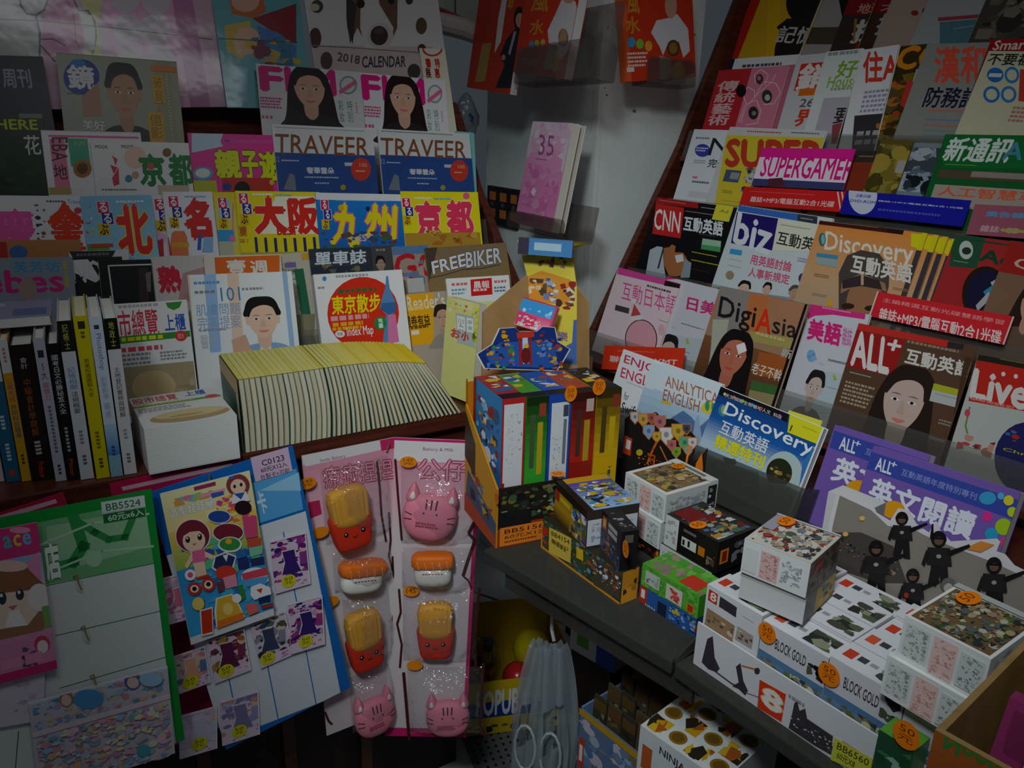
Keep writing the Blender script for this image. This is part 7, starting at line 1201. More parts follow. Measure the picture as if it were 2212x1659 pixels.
wlid = [('B', .04, .04, .9, .96, '70583c'), ('BS', .05, .06, .9, .95, ['8c7850', '384c34', '50683c', 'a89470', '303838', '988470', '586068', 'b8b0a0'], 90, 6, .15), ('B', .9, 0, 1, 1, 'b0b4b0')]
ra = lidbox('white toy box with a green jungle battle lid, topmost at the right edge', 1.062, (2141, 1425), (1952, 1332), (2250, 1345), .046, cols=WC, L=LAB(), R=[('BS', .1, .1, .9, .9, ['909498', 'a8acac'], 24, 4, .3)], T=wlid)
ra.stick('T', 2092, 1292, .032, .02, text='50')
rb2 = under(ra, 'white toy box under the jungle battle box at the right edge', .0445, -.006, .006, cols=WC, L=LAB(), R=[('BS', .1, .1, .9, .9, ['909498', 'a8acac'], 24, 4, .3)])
# small white box with a red flash behind the soldier stack
rs = Box('white box end with a red flash behind the soldier picture box', GLASS, None, None, None, None, base=SY0 + SYd * .085 + SYb * .215 + ZU * .0006, yaws=SYW, lens=(.035, .062), hgt=.195, cols=('d0ced0', 'a8a8a8', 'd0d0d0'), L=[('B', .25, .06, .95, .2, 'c83818')])
# dark header with crests behind the toys
KH = Row(yawv(226), 0, 1, radians(3)); KH.off = KH.n.dot(at(1440, 950, 1.372))
tk = thing('display_header', 'die-cut dark card with coloured crests and orange flames before the pale blue magazines', 'card', KH.pt(1440, 1090))
kout = [(1318, 1072), (1345, 990), (1350, 905), (1370, 888), (1392, 897), (1416, 890), (1430, 905), (1452, 905), (1468, 915), (1484, 925), (1502, 945), (1500, 975), (1490, 1000), (1512, 990), (1528, 968), (1522, 1010), (1524, 1040), (1515, 1072)]
mb = MB(); P3 = [KH.pt(*q) for q in kout]; mb.prism(P3, -KH.n * .002, '2c2420'); cen = sum(P3, V((0, 0, 0))) / len(P3)
PS = Panel(mb, cen - KH.d * .2 + KH.up * .2 + KH.n * .0003, KH.d, -KH.up, .4, .4)
PS.draw([('Q', kout, '241e1c'), ('Q', [(1350, 940), (1366, 948), (1362, 985), (1345, 978)], 'd04020'), ('Q', [(1354, 948), (1363, 953), (1360, 972), (1351, 968)], 'e8e0dc')] + [o_ for x, y, s_, c in ((1372, 900, 9, 'b8c0cc'), (1390, 905, 10, 'd0a048'), (1408, 902, 8, 'b05858'), (1426, 910, 11, 'b87078'), (1402, 930, 11, '88a8d0'), (1440, 938, 14, 'd8d4d4'), (1466, 930, 13, 'c8a838'), (1484, 925, 8, '484c54'), (1480, 955, 11, '58a878'), (1497, 955, 9, 'd0c8c8'), (1420, 942, 8, 'd0a838'), (1462, 975, 8, '70a838'), (1452, 960, 8, 'b86868'), (1488, 972, 7, '88a0a8')) for o_ in
   (('Q', [(x - s_ - 2, y - s_ - 2), (x + s_ + 2, y - s_ - 2), (x + s_ + 2, y + s_ * .5), (x, y + s_ * 1.6 + 3), (x - s_ - 2, y + s_ * .5)], 'c87848'), ('Q', [(x - s_, y - s_), (x + s_, y - s_), (x + s_, y + s_ * .4), (x, y + s_ * 1.6), (x - s_, y + s_ * .4)], c), ('E', x - s_ * .4, y - s_ * .4, x + s_ * .4, y + s_ * .5, mix(c, 'k', .55)))] +
   [('PL', [(1400, 1000), (1412, 970), (1420, 955)], 6, 'd86818'), ('PL', [(1408, 1000), (1402, 980), (1416, 985), (1412, 1010)], 5, 'c85010'), ('PL', [(1428, 965), (1440, 990), (1446, 1000)], 4, 'd87828'), ('Q', [(1505, 1000), (1518, 978), (1520, 1010), (1518, 1040), (1506, 1062), (1500, 1030)], 'e07818'), ('PL', [(1490, 965), (1484, 1000), (1500, 1020)], 6, 'e88828'), ('E', 1376, 970, 1390, 984, 'c8b018'), ('S', 1380, 975, 1480, 1040, ['c05818', '3c2018', 'd87820', '6c2c14', '181414'], 34, 5, .2)])
mb.build('header', CARD, tk)
mb = MB(); kq = KH.pt(1330, 1068); mb.box(V((kq.x, kq.y, GLASS)) - KH.nh * .003, KH.d * .10, -KH.nh * .018, ZU * max(.02, kq.z - GLASS + .02), '28221e'); mb.build('foot', CARD, tk)
# -- things under the shelf
low = .40
tL_ = thing('low_shelf', 'dark low shelf under the toy shelf', 'shelf', V((.35, 1.2, low - .02)))
qa, qb = flat(1238, 1600, low), flat(2050, 2200, low)
mb = MB(); dd = (V((qb.x - qa.x, qb.y - qa.y, 0))).normalized(); nn = V((-dd.y, dd.x, 0)); nn = nn if nn.y > 0 else -nn
qs = flat(1245, 1700, low) ; mb.box(qs - nn * .02 - ZU * .02, eD * .7, -eN * .34, ZU * .02, 'w'); mb.build('board', darkw, tL_)
for k in (0, 1):
    mb = MB(); mb.box(qs + eD * (.02 + .6 * k) - eN * .12 - ZU * low, eD * .03, -eN * .03, ZU * (low - .02), 'w'); mb.build('leg', darkw, tL_)
RIMH = .64
cF = flat(1252, 1528, RIMH); cE = flat(1425, 1665, RIMH); cd1 = (cE - cF).normalized(); cd2 = V((-cd1.y, cd1.x, 0)); cd2 = cd2 if cd2.y > 0 else -cd2
tb = thing('display_carton', 'open blue carton with a yellow rim holding rows of small dark packets', 'carton', V((cF.x, cF.y, low)))
cl, cw2, ch = .135, .25, RIMH - low - .001
mb = MB(); o = V((cF.x, cF.y, low + .001))
mb.box(o, cd1 * cl, cd2 * .003, ZU * ch, '5c7090'); P = Panel(mb, o + ZU * ch - cd2 * .0003, cd1, -ZU, cl, ch)
P.draw([('B', 0, 0, 1, .05, 'b88c18'), ('BS', 0, .05, 1, 1, ['4870a0', '98a8c0', '6880a0', 'b8b0c0', '88682c'], 40, 3, .2), ('B', .03, .22, .12, .45, 'c03818'), ('B', .05, .27, .1, .4, 'e0d8d0'), ('B', .1, .5, .4, .9, 'b8b0c0')])
mb.build('front_wall', CARD, tb)
mb = MB(); mb.box(o, cd1 * .003, cd2 * cw2, ZU * ch, '6c86ac'); mb.box(o + cd1 * cl, cd1 * -.003, cd2 * cw2, ZU * ch, '4c3c28'); mb.box(o + cd2 * cw2, cd1 * cl, cd2 * -.003, ZU * ch, '4c3c28'); mb.box(o, cd1 * cl, cd2 * cw2, ZU * .003, '4c3c28'); mb.build('walls', CARD, tb)
r = random.Random(5)
pk_col = ['3c3828', '4c4430', '38342c', '544a38', '463c2c']
for j in range(7):
    for i in range(4):
        oo = o + cd1 * (.008 + i * .030) + cd2 * (.012 + j * .031) + ZU * .0035; hh = ch + .010 + r.uniform(-.006, .012) + j * .003; tl_ = cd2 * .02
        t = thing('toy_packet', 'small dark card packet in the blue carton under the shelf', 'packet', oo, 'dark packets in the blue carton')
        mb = MB(); c_ = pk_col[(i + j) % 5]
        e1, e2 = cd1 * .0275, cd2 * .004
        mb.prism([oo, oo + e1, oo + e1 + ZU * hh + tl_ * .6, oo + ZU * hh + tl_ * .6], e2, c_)
        up2 = (ZU * hh + tl_ * .6).normalized()
        P = Panel(mb, oo + ZU * hh + tl_ * .6 - cd2 * .0003, cd1, -up2, .0275, hh); P.draw([('B', .05, .02, .95, .09, '5c4424'), ('BS', .1, .08, .9, .4, ['6c5c40', '788068', '888878', '2c2820', '7c4828'], 9, i * 7 + j, .4), ('BS', .3, .12, .7, .3, ['9ca0a0', '686c78'], 3, i + j, .6)])
        mb.build('card', CARD, t)
bx = lidbox('white ninja toy box with yellow round pictures on its lid, at the bottom edge', .73, (1560, 1690), (1412, 1586), (1660, 1600), .328, keep='l', cols=('d0d4d8', 'a8acb0', 'd4d6d6'), lens=(.14, .13), L=[('B', .05, .08, .18, .2, 'b85828'), ('B', .0, .3, 1, 1, '6888b0'), ('TA', 'NINJA', (1426, 1612), (1480, 1655), (1424, 1632), '303030', .02)], T=[('BS', .05, .05, .2, .2, ['a07828'], 1, 1, 1)])
P = bx.PT; mbx = MB(); P2 = Panel(mbx, bx.F + ZU * (bx.H + .0004) + bx.l * bx.ll, bx.r, -bx.l, bx.rl, bx.ll); r = random.Random(3)
for i in range(4):
    for j in range(4):
        cx_, cy_ = bx.rl * (.14 + .24 * i), bx.ll * (.12 + .25 * j); s_ = .0125; k_ = (i + j) % 2
        if k_: P2.ell(cx_ - s_, cy_ - s_, cx_ + s_, cy_ + s_, '8c6820'); P2.ell(cx_ - s_ * .7, cy_ - s_ * .7, cx_ + s_ * .7, cy_ + s_ * .7, '6c5018')
        else: P2.scatter(cx_ - s_ * 1.3, cy_ - s_ * 1.2, cx_ + s_ * 1.3, cy_ + s_ * 1.2, ['c89818', 'd0a828', '302820', 'a85820'], 8, i * 5 + j, .6)
mbx.build('lid_print', CARD, bx.t)
# white-blue box with a figure print, behind the plastic bag
bw = Box('white and blue box with a boy and melon print under the toy shelf', .55, (1332, 1478), (1236, 1402), (1350, 1465), None, keep='l', lens=(.05, .105), hgt=.115, cols=('c8ccd0', 'b8bcc0', 'c0c4c8'), base=flat(1325, 1455, .55), yaws=None,
   L=[('B', .6, 0, 1, 1, '2050a8'), ('B', .0, 0, .6, 1, 'ccd0d0'), ('BS', .3, .1, .55, .3, ['385c28', '70a048', 'c04040'], 6, 3, .6), ('BS', .2, .25, .4, .5, ['282020'], 3, 2, .6), ('B', .16, .5, .42, .85, '68a838'), ('B', .1, .42, .2, .5, 'd06030'), ('B', .05, .12, .08, .3, '303030')])
mb = MB(); st = thing('stand', 'dark block the white and blue box stands on', 'stand', V((bw.F.x, bw.F.y, low + .001))); mb.box(V((bw.F.x, bw.F.y, low + .001)) + bw.l * .005, bw.l * .095, bw.r * .045, ZU * (.548 - low), '241c18'); mb.build('block', darkw, st)
# crate in the bottom right corner
KZ = 1.10; kF = flat(2020, 1576, KZ); kd = yawv(140); kb = yawv(50)
kt = thing('carton', 'open brown carton with an orange printed front in the bottom right corner', 'carton', V((kF.x, kF.y, KZ - .12)))
st = thing('stool', 'plain dark stool under the brown carton in the bottom right corner', 'stool', V((kF.x, kF.y, 0)))
mb = MB(); mb.box(V((kF.x, kF.y, KZ - .147)), kd * .2, kb * .18, ZU * .026, 'w'); mb.build('seat', darkw, st)
for a_, b_ in ((.01, .01), (.17, .01), (.01, .15), (.17, .15)):
    mb = MB(); q = V((kF.x, kF.y, 0)) + kd * a_ + kb * b_; mb.box(q, kd * .02, kb * .02, ZU * (KZ - .148), 'w'); mb.build('leg', darkw, st)
mb = MB(); kh = .12; o = V((kF.x, kF.y, KZ - .12))
mb.box(o, kd * .21, kb * .005, ZU * .12, 'a08050'); P = Panel(mb, V((kF.x, kF.y, KZ)) - kb * .0003, kd, -ZU, .21, kh); P.draw([('B', 0, 0, 1, 1, 'b85828'), ('G', 0, 0, 1, 1, 'b06028', 'a83c28'), ('T', 'Noodle', 2038, 1614, 2200, 1668, '388838', .05, '1c4818', .05), ('BS', .3, .05, 1, .4, ['c88838', '884828'], 12, 3, .3)])
mb.build('front_wall', CARD, kt)
mb = MB(); mb.box(o + kb * .005, kd * .005, kb * .19, ZU * .12, 'a88858'); mb.box(o + kb * .195, kd * .21, kb * .005, ZU * .12, 'a88858'); mb.box(o + kd * .21, kd * -.005, kb * .19, ZU * .12, 'a88858'); mb.box(o, kd * .21, kb * .19, ZU * .003, 'a88858')
mb.build('walls', mat('cardboard', 'a08050', .8, .1, noise=('8c6c42', 30)), kt)
for k, (c_, dx, dy, hh, lb) in enumerate((('c8c028', .09, .13, .125, 'yellow packet inside the open brown carton'), ('8c3060', .06, .075, .10, 'magenta packet inside the open brown carton'), ('88a0c0', .09, .03, .105, 'pale blue packet inside the open brown carton'))):
    t = thing('toy_packet', lb, 'packet', o + kd * dx + kb * dy)
    mb = MB(); q = o + kd * (dx - .045) + kb * (dy - .0) + ZU * .005
    mb.prism([q, q + kd * .12, q + kd * .10 + ZU * hh + kb * .03, q + ZU * hh + kb * .03], kb * .012, c_)
    P = Panel(mb, q + ZU * hh + kb * .03 - kb * .0004, kd, -(ZU * hh + kb * .03).normalized(), .12, hh); P.o_BS(.05, .05, .95, .8, [c_, mix(c_, 'w', .4), mix(c_, 'k', .3)], 14, k, .4)
    mb.build('card', CARD, t)
gb = Box('green box with an orange price sticker at the end of the soldier carton', GLASS, None, None, None, None, base=flat(1990, 1640, .93) - ZU * .08 - SYb * .02, yaws=SYW, lens=(.03, .035), hgt=.10, cols=('285038', '3c7838', '5c9838'), L=[('BS', .05, .05, .95, .4, ['387848', '204830', '90b0a0'], 8, 3, .4)])
gb.stick('L', 1958, 1588, .026, .03)
# ---------------------------------------------------------------- on and around the pillar
def holder_book(nh, c_px, z, TL, TR, BLy, ops, lb, lean, th, bg, spine=None, name='book', layer=0):
    row = Row(nh, 0, 0, radians(lean)); row.off = row.n.dot(at(*c_px, z))
    return row
HOLD = clear('holder_acrylic', 'd8d4d2', .10, .06, alpha=.08, diff='a09890')
def holder(lb, row, TL, BR, dep):
    """clear tray screwed to the pillar: front lip, bottom and back plate"""
    a, b = row.pt(TL[0], TL[1]), row.pt(BR[0], BR[1]); d = row.d
    W = (b - a).dot(d); H = (a - b).dot(row.up)
    t = thing('book_holder', lb, 'holder', b - d * W / 2)
    lo = a - row.up * H; n = row.n
    mb = MB(); r_ = .012; q = [lo, lo + d * W, lo + d * W + row.up * (H - r_), lo + d * (W - r_) + row.up * H, lo + d * r_ + row.up * H, lo + row.up * (H - r_)]
    mb.prism(q, n * .003, 'w'); mb.build('front_lip', HOLD, t)
    mb = MB(); mb.box(lo, d * W, -n * dep, row.up * -.003, 'w'); mb.build('bottom', HOLD, t)
    mb = MB(); mb.box(lo - n * dep, d * W, n * -.003, row.up * H * 2.0, 'w'); mb.build('back_plate', HOLD, t)
    return t
# pink book on the left face
PB = Row(nlf, 0, 1.0, radians(10), d=-lf); PB.off = PB.n.dot(at(1190, 300, 1.97))
mag(PB, (1152, 262), (1238, 266), [('G', 0, 0, 1, .3, 'e0c8d8', 'e098c0'), ('G', 0, .3, 1, .75, 'e098c0', 'd87ab0'), ('G', 0, .75, 1, 1, 'd87ab0', 'd898b8'), ('BS', .0, .0, 1, .35, ['e4d0dc', 'dcb8d0', 'e0a8c8'], 22, 3, .3), ('BS', .05, .4, .95, .95, ['dc84b4', 'd470ac', 'e094bc'], 26, 5, .25), ('TA', '35', (1166, 290), (1199, 293), (1163, 334), 'a85890', .0), ('L', 1158, 342, 1190, 348, 1, '905080'), ('Q', [(1153, 405), (1160, 412), (1154, 424), (1147, 416)], 'e8d8e0'), ('Q', [(1150, 262), (1160, 263), (1120, 400), (1115, 390)], 'd8d0dc'), ('Q', [(1225, 300), (1240, 300), (1222, 380), (1212, 370)], 'd8c8d8')],
    'thin book with a pink watercolour cover in the holder on the pillar', bg='e0d0dc', BL=(1100, 478), th=.022, name='book', cat='book', layer=2, edge='cfc8ba')
mag(PB, (1160, 264), (1250, 268), [('B', .0, 0, 1, 1, 'e4e0e8')], 'white book standing behind the pink one in the pillar holder', bg='e4e0e8', BL=(1110, 478), th=.022, name='book', cat='book', layer=-1.2, edge='c9c2b2')
holder('clear acrylic holder on the pillar under the pink book', Row(nlf, PB.off + .019, 1, radians(10), d=-lf), (1102, 452), (1216, 516), .085)
# red books high up
RB2 = Row(nlf, 0, 1.0, radians(6), d=-lf); RB2.off = RB2.n.dot(at(1150, 100, 1.99))
def redcover(a, h): return a
mag(RB2, (1143, -60), (1262, -66), [('T', '風', 1154, -20, 1182, 26, 'c88828', .02), ('T', '水', 1148, 42, 1172, 76, 'c88828', .02), ('E', 1143, 88, 1153, 104, '3898c8'), ('E', 1155, 86, 1165, 102, '78b838'), ('E', 1168, 84, 1178, 100, 'e09838'), ('Q', [(1222, -20), (1244, 5), (1250, 40), (1240, 85), (1226, 112), (1210, 130), (1202, 120), (1205, 100), (1186, 95), (1183, 66), (1200, 30)], 'd4ccd0'), ('E', 1212, -45, 1246, 8, 'c89078'), ('E', 1206, 62, 1228, 100, '986848'), ('Q', [(1213, 60), (1226, 70), (1222, 98), (1206, 96)], 'a88868'), ('Q', [(1186, 98), (1204, 104), (1208, 150), (1172, 150)], 'b0a89c'), ('E', 1190, 115, 1206, 155, 'd09838'), ('L', 1130, 125, 1170, 145, 3, 'c8a0a0')],
    'red book with a man in white in the upper left holder, right-hand copy', bg='c83418', BL=(1118, 155), th=.024, name='book', cat='book', layer=1.5, edge='cfcaca')
mag(RB2, (1040, -40), (1140, -48), [('Q', [(1088, -20), (1098, -20), (1082, 90), (1068, 115), (1076, 40)], 'e0d0d0'), ('T', '命', 1100, -10, 1108, 20, 'd0a020', .02), ('E', 1110, 14, 1134, 70, '241c1c'), ('E', 1114, 28, 1132, 60, 'c88c74'), ('Q', [(1112, 62), (1134, 60), (1140, 110), (1118, 190), (1070, 190), (1090, 140), (1080, 120), (1094, 85)], '20242c'), ('Q', [(1110, 68), (1116, 68), (1102, 120), (1098, 115)], 'a890b0'), ('Q', [(1042, 95), (1062, 92), (1048, 175), (1026, 178)], 'b08848'), ('E', 1084, 118, 1092, 130, 'c88c74')],
    'red book with a dark-suited man in the upper left holder, left-hand copy', bg='c03418', BL=(1018, 190), th=.022, name='book', cat='book', layer=1.5, edge='cfcaca')
holder('clear acrylic holder high on the left face of the pillar', Row(nlf, RB2.off + .016, 1, radians(6), d=-lf), (1120, 103), (1278, 168), .06)
RB3 = Row(nrf, 0, 1.0, radians(6), d=rf); RB3.off = RB3.n.dot(at(1420, 80, 1.97))
mag(RB3, (1338, -45), (1494, -40), [('Q', [(1346, -40), (1347, -40), (1346, 168), (1345, 168)], 'a02810'), ('B', 0, 0, .07, 1, 'd85828'), ('T', '風', 1352, -22, 1382, 30, 'c88828', .02), ('T', '水', 1350, 36, 1383, 72, 'c88828', .02), ('E', 1355, 80, 1372, 102, '3898c8'), ('E', 1374, 84, 1390, 106, '78b838'), ('E', 1393, 88, 1409, 111, 'e09838'), ('Q', [(1448, 38), (1462, 30), (1470, 40), (1486, 62), (1490, 110), (1476, 125), (1466, 90), (1440, 100), (1432, 120), (1424, 100), (1406, 70), (1418, 44)], 'd4ccd0'), ('E', 1436, -15, 1462, 40, 'c89078'), ('Q', [(1436, -20), (1462, -20), (1462, 0), (1436, 0)], '2c2020'), ('E', 1440, 86, 1468, 122, '5c3c24'), ('E', 1445, 92, 1463, 116, '8c6838'), ('L', 1354, 114, 1402, 146, 4, 'e0c8c0'), ('R', 1353, 146, 1370, 155, 'e0c8c0'), ('Q', [(1424, 120), (1450, 128), (1446, 180), (1426, 180)], 'b0a89c'), ('E', 1448, 135, 1480, 175, 'd09838')],
    'red book with a man in white on the right face of the pillar', bg='c83418', BL=(1336, 178), th=.02, name='book', cat='book', layer=1.5, edge='c03418', spine='d86030')
holder('clear acrylic holder on the right face of the pillar', Row(nrf, RB3.off + .016, 1, radians(6), d=rf), (1398, 120), (1500, 186), .05)
# switch plate on the pillar
sp = hit(1096, 450, E0, nlf)
tS = thing('wall_switch', 'dark square switch plate with orange squares on the pillar, left of the pink book', 'switch', sp)
mb = MB(); A_ = hit(1060, 400, E0, nlf) + nlf * .012; B_ = hit(1122, 496, E0, nlf) + nlf * .012
W_ = (B_ - A_).dot(-lf); H_ = A_.z - B_.z
mb.box(A_ - nlf * .0115, -lf * W_, -ZU * H_, nlf * .0115, '181416'); P = Panel(mb, A_ + nlf * .0002, -lf, -ZU, W_, H_)
for i in range(3):
    for j in range(2): 
        x0 = W_ * (.08 + .36 * i); y0 = H_ * (.14 + .44 * j); P.shape([(x0, y0), (x0 + W_ * .22, y0), (x0 + W_ * .22, y0 + H_ * .22), (x0, y0 + H_ * .22)], 'c87028')
    P.ell(W_ * (.12 + .36 * i), H_ * .40, W_ * (.24 + .36 * i), H_ * .52, '584848')
mb.build('plate', CARD, tS)
# tan cardboard display with yellow picture panel, behind the star header
CBR = Row(V((-.30, -.954, 0)), 0, GLASS, radians(7)); CBR.off = CBR.n.dot(at(1185, 650, 1.45))
tcb = thing('display_carton', 'tall tan cardboard display with a yellow picture back behind the star-shaped header', 'carton', CBR.pt(1180, 800))
KRAFT = mat('kraft_card', 'b08a5c', .8, .1, noise=('a47e50', 25))
mb = MB(); out = [(1118, 518), (1133, 536), (1236, 548), (1246, 620), (1246, 800), (1150, 800), (1137, 590)]; P3 = [CBR.pt(*q) for q in out]; mb.prism(P3, -CBR.n * .006, 'b08a5c')
cen = sum(P3, V((0, 0, 0))) / len(P3); PS = Panel(mb, cen - CBR.d * .2 + CBR.up * .2 + CBR.n * .0003, CBR.d, -CBR.up, .4, .5)
PS.draw([('Q', out, 'dcc848'), ('Q', [(1136, 598), (1170, 585), (1232, 604), (1236, 660), (1136, 650)], 'd89030'), ('S', 1140, 600, 1180, 640, ['e8c8a0', '584030', 'd8b890', '685038'], 14, 3, .35), ('S', 1175, 600, 1205, 655, ['7880a8', '505880', 'a0a8c8', 'd8d0c8'], 16, 4, .35), ('S', 1205, 605, 1240, 670, ['503028', '982828', 'd8d0cc', '784838'], 16, 6, .3), ('S', 1148, 552, 1165, 572, ['d8c8a0', 'b8a888'], 5, 2, .5), ('S', 1165, 550, 1196, 578, ['4c3c58', '785838', 'a87848'], 10, 3, .35), ('S', 1202, 545, 1222, 582, ['5c3c68', '8c6898', '3c2c48'], 8, 4, .35), ('Q', [(1200, 700), (1246, 690), (1246, 800), (1200, 800)], '4868a8'), ('Q', [(1196, 660), (1240, 680), (1236, 740), (1200, 760)], 'd8c848'), ('T', '樂', 1205, 715, 1226, 738, '705890', .02)])
mb.build('back_panel', CARD, tcb)
mb = MB(); a = [CBR.pt(1137, 594), CBR.pt(1150, 800)]; dv = (V((-.86, -.42, 0))).normalized() * .105
mb.prism([a[0], a[1], a[1] + dv, a[1] + dv + ZU * .12], V((.002, -.004, 0)), 'b08a5c'); mb.build('side_flap', KRAFT, tcb)
mb = MB(); a = [CBR.pt(1246, 620), CBR.pt(1246, 800)]; dv = (V((.3, -.5, 0))).normalized() * .035
mb.prism([a[0], a[1], a[1] + dv, a[0] + dv - ZU * .02], V((.003, .002, 0)), '8c6c44'); mb.build('side_flap', KRAFT, tcb)
mb = MB(); q = [CBR.pt(1133, 513), CBR.pt(1226, 520), CBR.pt(1224, 545), CBR.pt(1146, 550)]; f = CBR.n * .035
mb.prism([q[3], q[2], q[1] + f + CBR.d * .05, q[0] + f], CBR.n * .002, 'c8bc50')
P = Panel(mb, q[3] + ZU * .001, CBR.d, (q[0] + f - q[3]).normalized(), .2, .08); 
mb.build('top_flap', CARD, tcb)
mb = MB(); P = Panel(mb, CBR.pt(1133, 512) + CBR.n * .036, CBR.d, -CBR.up, .10, .03); P.draw([('B', 0, 0, 1, 1, '4880b8'), ('B', 0, .0, .2, 1, '3c3448'), ('B', .3, .25, .8, .7, 'a8c0d0')]); 
for i in range(len(mb.v)): pass
o_ = mb.build('flap_edge', CARD, tcb); md = o_.modifiers.new('thickness', 'SOLIDIFY'); md.thickness = .002
mb = MB(); base_c = CBR.pt(1150, 800); mb.box(V((base_c.x, base_c.y, GLASS)) - CBR.d * .02, CBR.d * .12, -CBR.nh * .07, ZU * max(.02, base_c.z - GLASS + .02), 'b08a5c'); mb.build('base', KRAFT, tcb)
bpk = Row(V((-.34, -.94, 0)), 0, 1, radians(24)); bpk.off = bpk.n.dot(at(1155, 680, 1.412))
mag(bpk, (1130, 641), (1206, 662), [('B', 0, 0, 1, .55, '3890d0'), ('B', 0, 0, 1, .05, 'c83848'), ('BS', .1, .15, .9, .5, ['68b0e0', 'b8d0e0', '90c0e0'], 10, 3, .3), ('G', 0, .5, 1, 1, 'd84878', 'e890b0'), ('Q', [(1118, 668), (1160, 688), (1156, 708), (1112, 700)], 'd83868'), ('BS', .05, .6, .7, .98, ['f0d8d8', 'e8e0a0', '98d0d8', 'f0b0c8', 'd8e8a0'], 18, 4, .3), ('B', .94, 0, 1, 1, 'c84858')],
    'small blue and pink candy packet tucked behind the star-shaped header', bg='d84878', BL=(1108, 700), th=.012, name='candy_packet', cat='packet')
# dark recess left of the pillar: paper rolls, clear bag, pale panel
tpn = thing('panel', 'pale green-white panel in the gap at the top left of the pillar', 'panel', at(980, 60, 2.45))
mb = MB(); a = at(935, -40, 2.5); mb.box(a, V((.16, .03, 0)), V((-.002, .01, 0)), ZU * -.13, 'a8aca0'); mb.build('board', mat('pale_panel', 'a4a89c', .6, .2, noise=('989c90', 10)), tpn)
mb = MB(); mb.box(a + V((.07, .008, .0)), V((.003, 0, 0)), V((0, -.004, 0)), ZU * -.13, '283848'); mb.build('seam', MATTE, tpn)
mb = MB(); mb.tube([at(905, 38, 2.25), at(1000, 62, 2.28), at(1052, 84, 2.30)], [.028, .03, .024], 'd0c8c4', 12)
tag(mb.build('paper_roll', mat('roll_paper', 'b8b0ac', .6, .2, noise=('a8988f', 14)), smooth=True), 'grey rolled paper lying in the dark gap beside the dog calendar', 'paper roll')
mb = MB(); mb.tube([at(905, 6, 2.23), at(960, 24, 2.26), at(1010, 46, 2.27)], .006, 'b03858', 8)
tag(mb.build('paper_roll', mat('crimson_paper', '94304c', .6, .2, noise=('7c2840', 12)), smooth=True), 'thin crimson roll on top of the grey roll in the dark gap', 'paper roll')
r = random.Random(9); mb = MB(); c = at(1006, 250, 2.30); g = []
bagm = clear('crinkled_bag', 'c8ccd0', .16, .12, bump=1.0, bscale=26, alpha=.25, diff='a8b0b4')
ex_, ey_, en_ = V((.95, .3, 0)), ZU, V((.3, -.95, 0))
blob(mb, c, ex_, ey_, en_, .045, .065, .03, 'w', 1.2, 1, .55, 1.1, seg=22, rings=14, wav=lambda a, b, z: 1 + .16 * sin(a * 9 + b * 14) * cos(z * 7))
tb_ = mb.build('plastic_bag', bagm, smooth=True, weld=True); tag(tb_, 'crinkled clear plastic bag with a blue mark between rack and pillar', 'plastic bag')
mb = MB(); mb.tube([at(1014, 246, 2.262), at(1022, 254, 2.262), at(1018, 262, 2.262)], .004, '2c3878', 6); mb.build('blue_mark', CARD, tb_)
# ---------------------------------------------------------------- on the floor between the racks
hatm = mat('grey_mat', '54585a', .6, .2)
cA_ = flat(985, 1640, 0); mdx = yawv(70); mdy = yawv(-20)
mbm = MB(); mbm.box(flat(1000, 1600, 0.0) - mdy * .18, mdx * .34, mdy * .24, ZU * .008, '606466')
tm = thing('floor_mat', 'grey perforated mat on the tiled floor under the yellow carton', 'mat', flat(1060, 1600, 0)); 
P = Panel(mbm, flat(1000, 1600, 0) - mdy * .18 + mdy * .24 + ZU * .0083, mdx, -mdy, .34, .24)
for i in range(17):
    for j in range(12): P.ell(.008 + .02 * i, .006 + .02 * j, .016 + .02 * i, .016 + .02 * j, '18191a', 8); P.k = 2
mbm.build('mat_sheet', mat('mat_print', attr=True, rough=.6, spec=.2), tm)
yF = flat(1000, 1592, .01); yd = yawv(78); yb = V((-yd.y, yd.x, 0))
ty = thing('display_carton', 'yellow carton with a blue name band and bags of toy balls, on the floor', 'carton', yF)
mb = MB(); yw_, yh = .30, .16
mb.box(yF, yd * yw_, yb * .004, ZU * yh, 'c8a818'); P = Panel(mb, yF + ZU * yh - yb * .0004, yd, -ZU, yw_, yh)
P.draw([('B', 0, 0, 1, 1, 'c8a818'), ('B', 0, .38, 1, .68, '1c3c88'), ('T', 'POPUBA', 1030, 1497, 1140, 1535, 'd8d8dc', .05), ('BS', .2, .7, .5, .98, ['3c4a38', '282828', '485868'], 8, 3, .4), ('BS', .55, .7, .85, .98, ['8c9088', '282c30', '50483c'], 8, 4, .4)])
mb.build('front_wall', CARD, ty)
mb = MB(); mb.box(yF, yd * .004, yb * .32, ZU * yh, 'b89818'); mb.box(yF + yd * yw_, yd * -.004, yb * .32, ZU * yh, 'b89818'); mb.box(yF + yb * .32, yd * yw_, yb * .004, ZU * (yh + .02), 'b89818'); mb.box(yF, yd * yw_, yb * .32, ZU * .004, 'b89818'); mb.build('walls', CARD, ty)
TOY = mat('toy_plastic', attr=True, rough=.25, spec=.5)
def ball(x, y, z, r_, col, lb, nm='toy_ball'):
    mb = MB(); c = at(x, y, z); blob(mb, c, V((1, 0, 0)), ZU, V((0, -1, 0)), r_, r_, r_, col, seg=24, rings=14)
    return tag(mb.build(nm, TOY, smooth=True, weld=True), lb, 'toy ball')
ball(1118, 1462, 2.16, .042, 'c02820', 'shiny red toy ball in the yellow carton')
ball(1148, 1400, 2.28, .055, 'd0b818', 'yellow round toy behind the red ball')
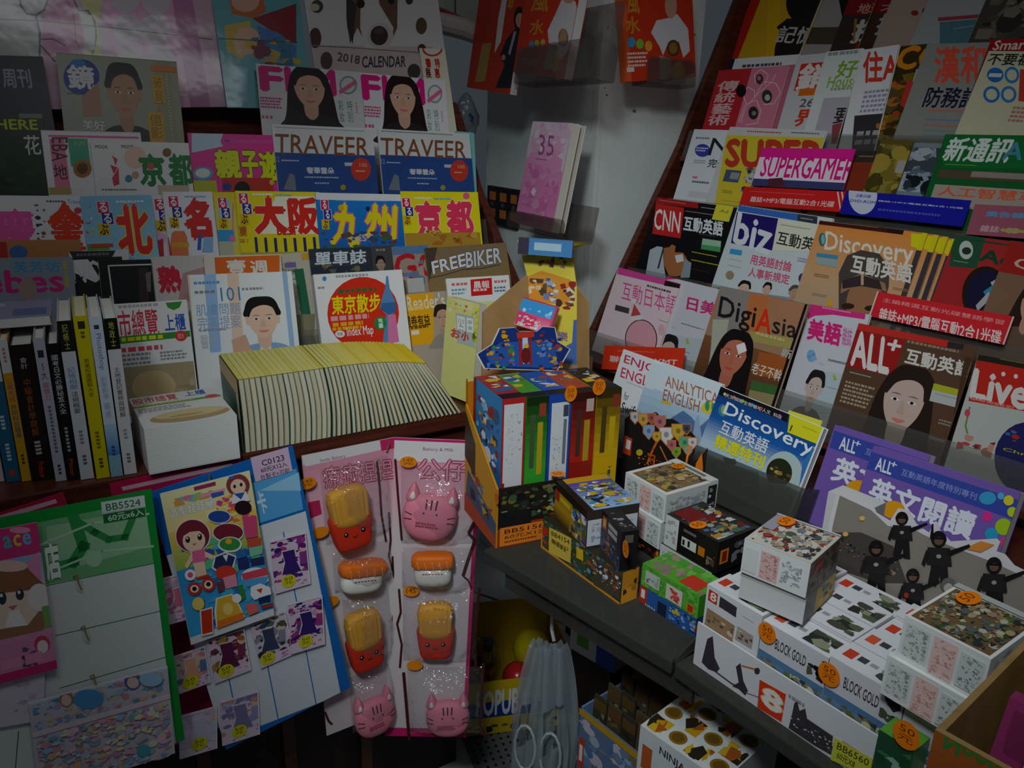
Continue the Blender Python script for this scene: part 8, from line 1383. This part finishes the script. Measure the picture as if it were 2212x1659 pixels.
tn = thing('toy_bag', 'clear bag of red and green candies beside the pink sheet on the floor', 'bag', at(1068, 1470, 2.2)); mb = MB(); r = random.Random(4)
for k in range(16):
    c = at(1028 + r.uniform(0, 34), 1380 + r.uniform(0, 90), 2.19 + r.uniform(-.02, .02)); blob(mb, c, V((1, 0, 0)), ZU, V((0, -1, 0)), .016, .016, .016, ['a83020', '307040', 'c87028', '2858a0', 'c8b828'][k % 5], seg=12, rings=8)
mb.build('candies', TOY, tn, smooth=True); mb = MB(); blob(mb, at(1046, 1425, 2.19), V((1, 0, 0)), ZU, V((0, -1, 0)), .038, .08, .045, 'w', seg=18, rings=12, wav=lambda a, b, z: 1 + .1 * sin(a * 8 + b * 6)); mb.build('film', FILM2, tn, smooth=True)
# translucent bag of loops hung from the shelf edge
mb = MB(); th_ = at(1190, 1395, 1.28)
PLB = clear('milky_plastic', 'd0d6da', .10, .2, bump=.3, bscale=16, alpha=.42, diff='a8b2ba')
tw = thing('plastic_bag_bundle', 'bundle of milky translucent carrier bags hanging from the shelf edge', 'bag', th_)
def sheet_bag(dx, w_, h_, seed, nm):
    mb = MB(); r = random.Random(seed); nx, ny = 14, 22; g = []; d_ = V((.93, -.36, 0)); n_ = V((-.36, -.93, 0))
    for j in range(ny + 1):
        v_ = j / ny; ww = w_ * (.34 + .66 * min(1, v_ * 1.6) ** .7) * (1 - .25 * max(0, v_ - .75))
        g.append([th_ + V((0, 0, .02)) + d_ * (dx + (i / nx - .5) * ww) - ZU * (h_ * v_) + n_ * (.012 * sin(i * 1.1 + seed + v_ * 3) * (.4 + v_) + .02 * sin(pi * i / nx) + .006 * seed) for i in range(nx + 1)])
    for j in range(ny):
        for i in range(nx):
            if 9 <= j <= 15 and i in (3, 4, 9, 10) and ((j - 12) / 4) ** 2 + ((i - (3.5 if i < 6 else 9.5)) / 1.1) ** 2 < 1: continue
            mb.poly([g[j][i], g[j + 1][i], g[j + 1][i + 1], g[j][i + 1]], 'w')
    mb.build(nm, PLB, tw, smooth=True, weld=True)
sheet_bag(0, .105, .26, 1, 'bag_sheet'); sheet_bag(.012, .10, .25, 2, 'bag_sheet'); sheet_bag(-.006, .11, .28, 3, 'bag_sheet')
mb = MB(); 
for s_ in (-1, 1): mb.tube([th_ + V((.93, -.36, 0)) * (s_ * .022 + .018 * sin(a) * 1.0) + V((-.36, -.93, 0)) * .045 - ZU * (.13 + .045 * (1 - cos(a))) for a in [2 * pi * k / 14 for k in range(15)]], .0025, 'w', 6)
mb.build('handle', mat('milky_rim', 'a8b0b4', .35, .4, noise=('98a0a4', 20)), tw, smooth=True)
mb = MB(); mb.tube([th_ + ZU * .09, th_ + ZU * .03, th_ + V((.004, -.008, .015))], .003, 'w', 6); mb.build('tie', mat('milky_rim', 'a8b0b4', .35, .4), tw, smooth=True)
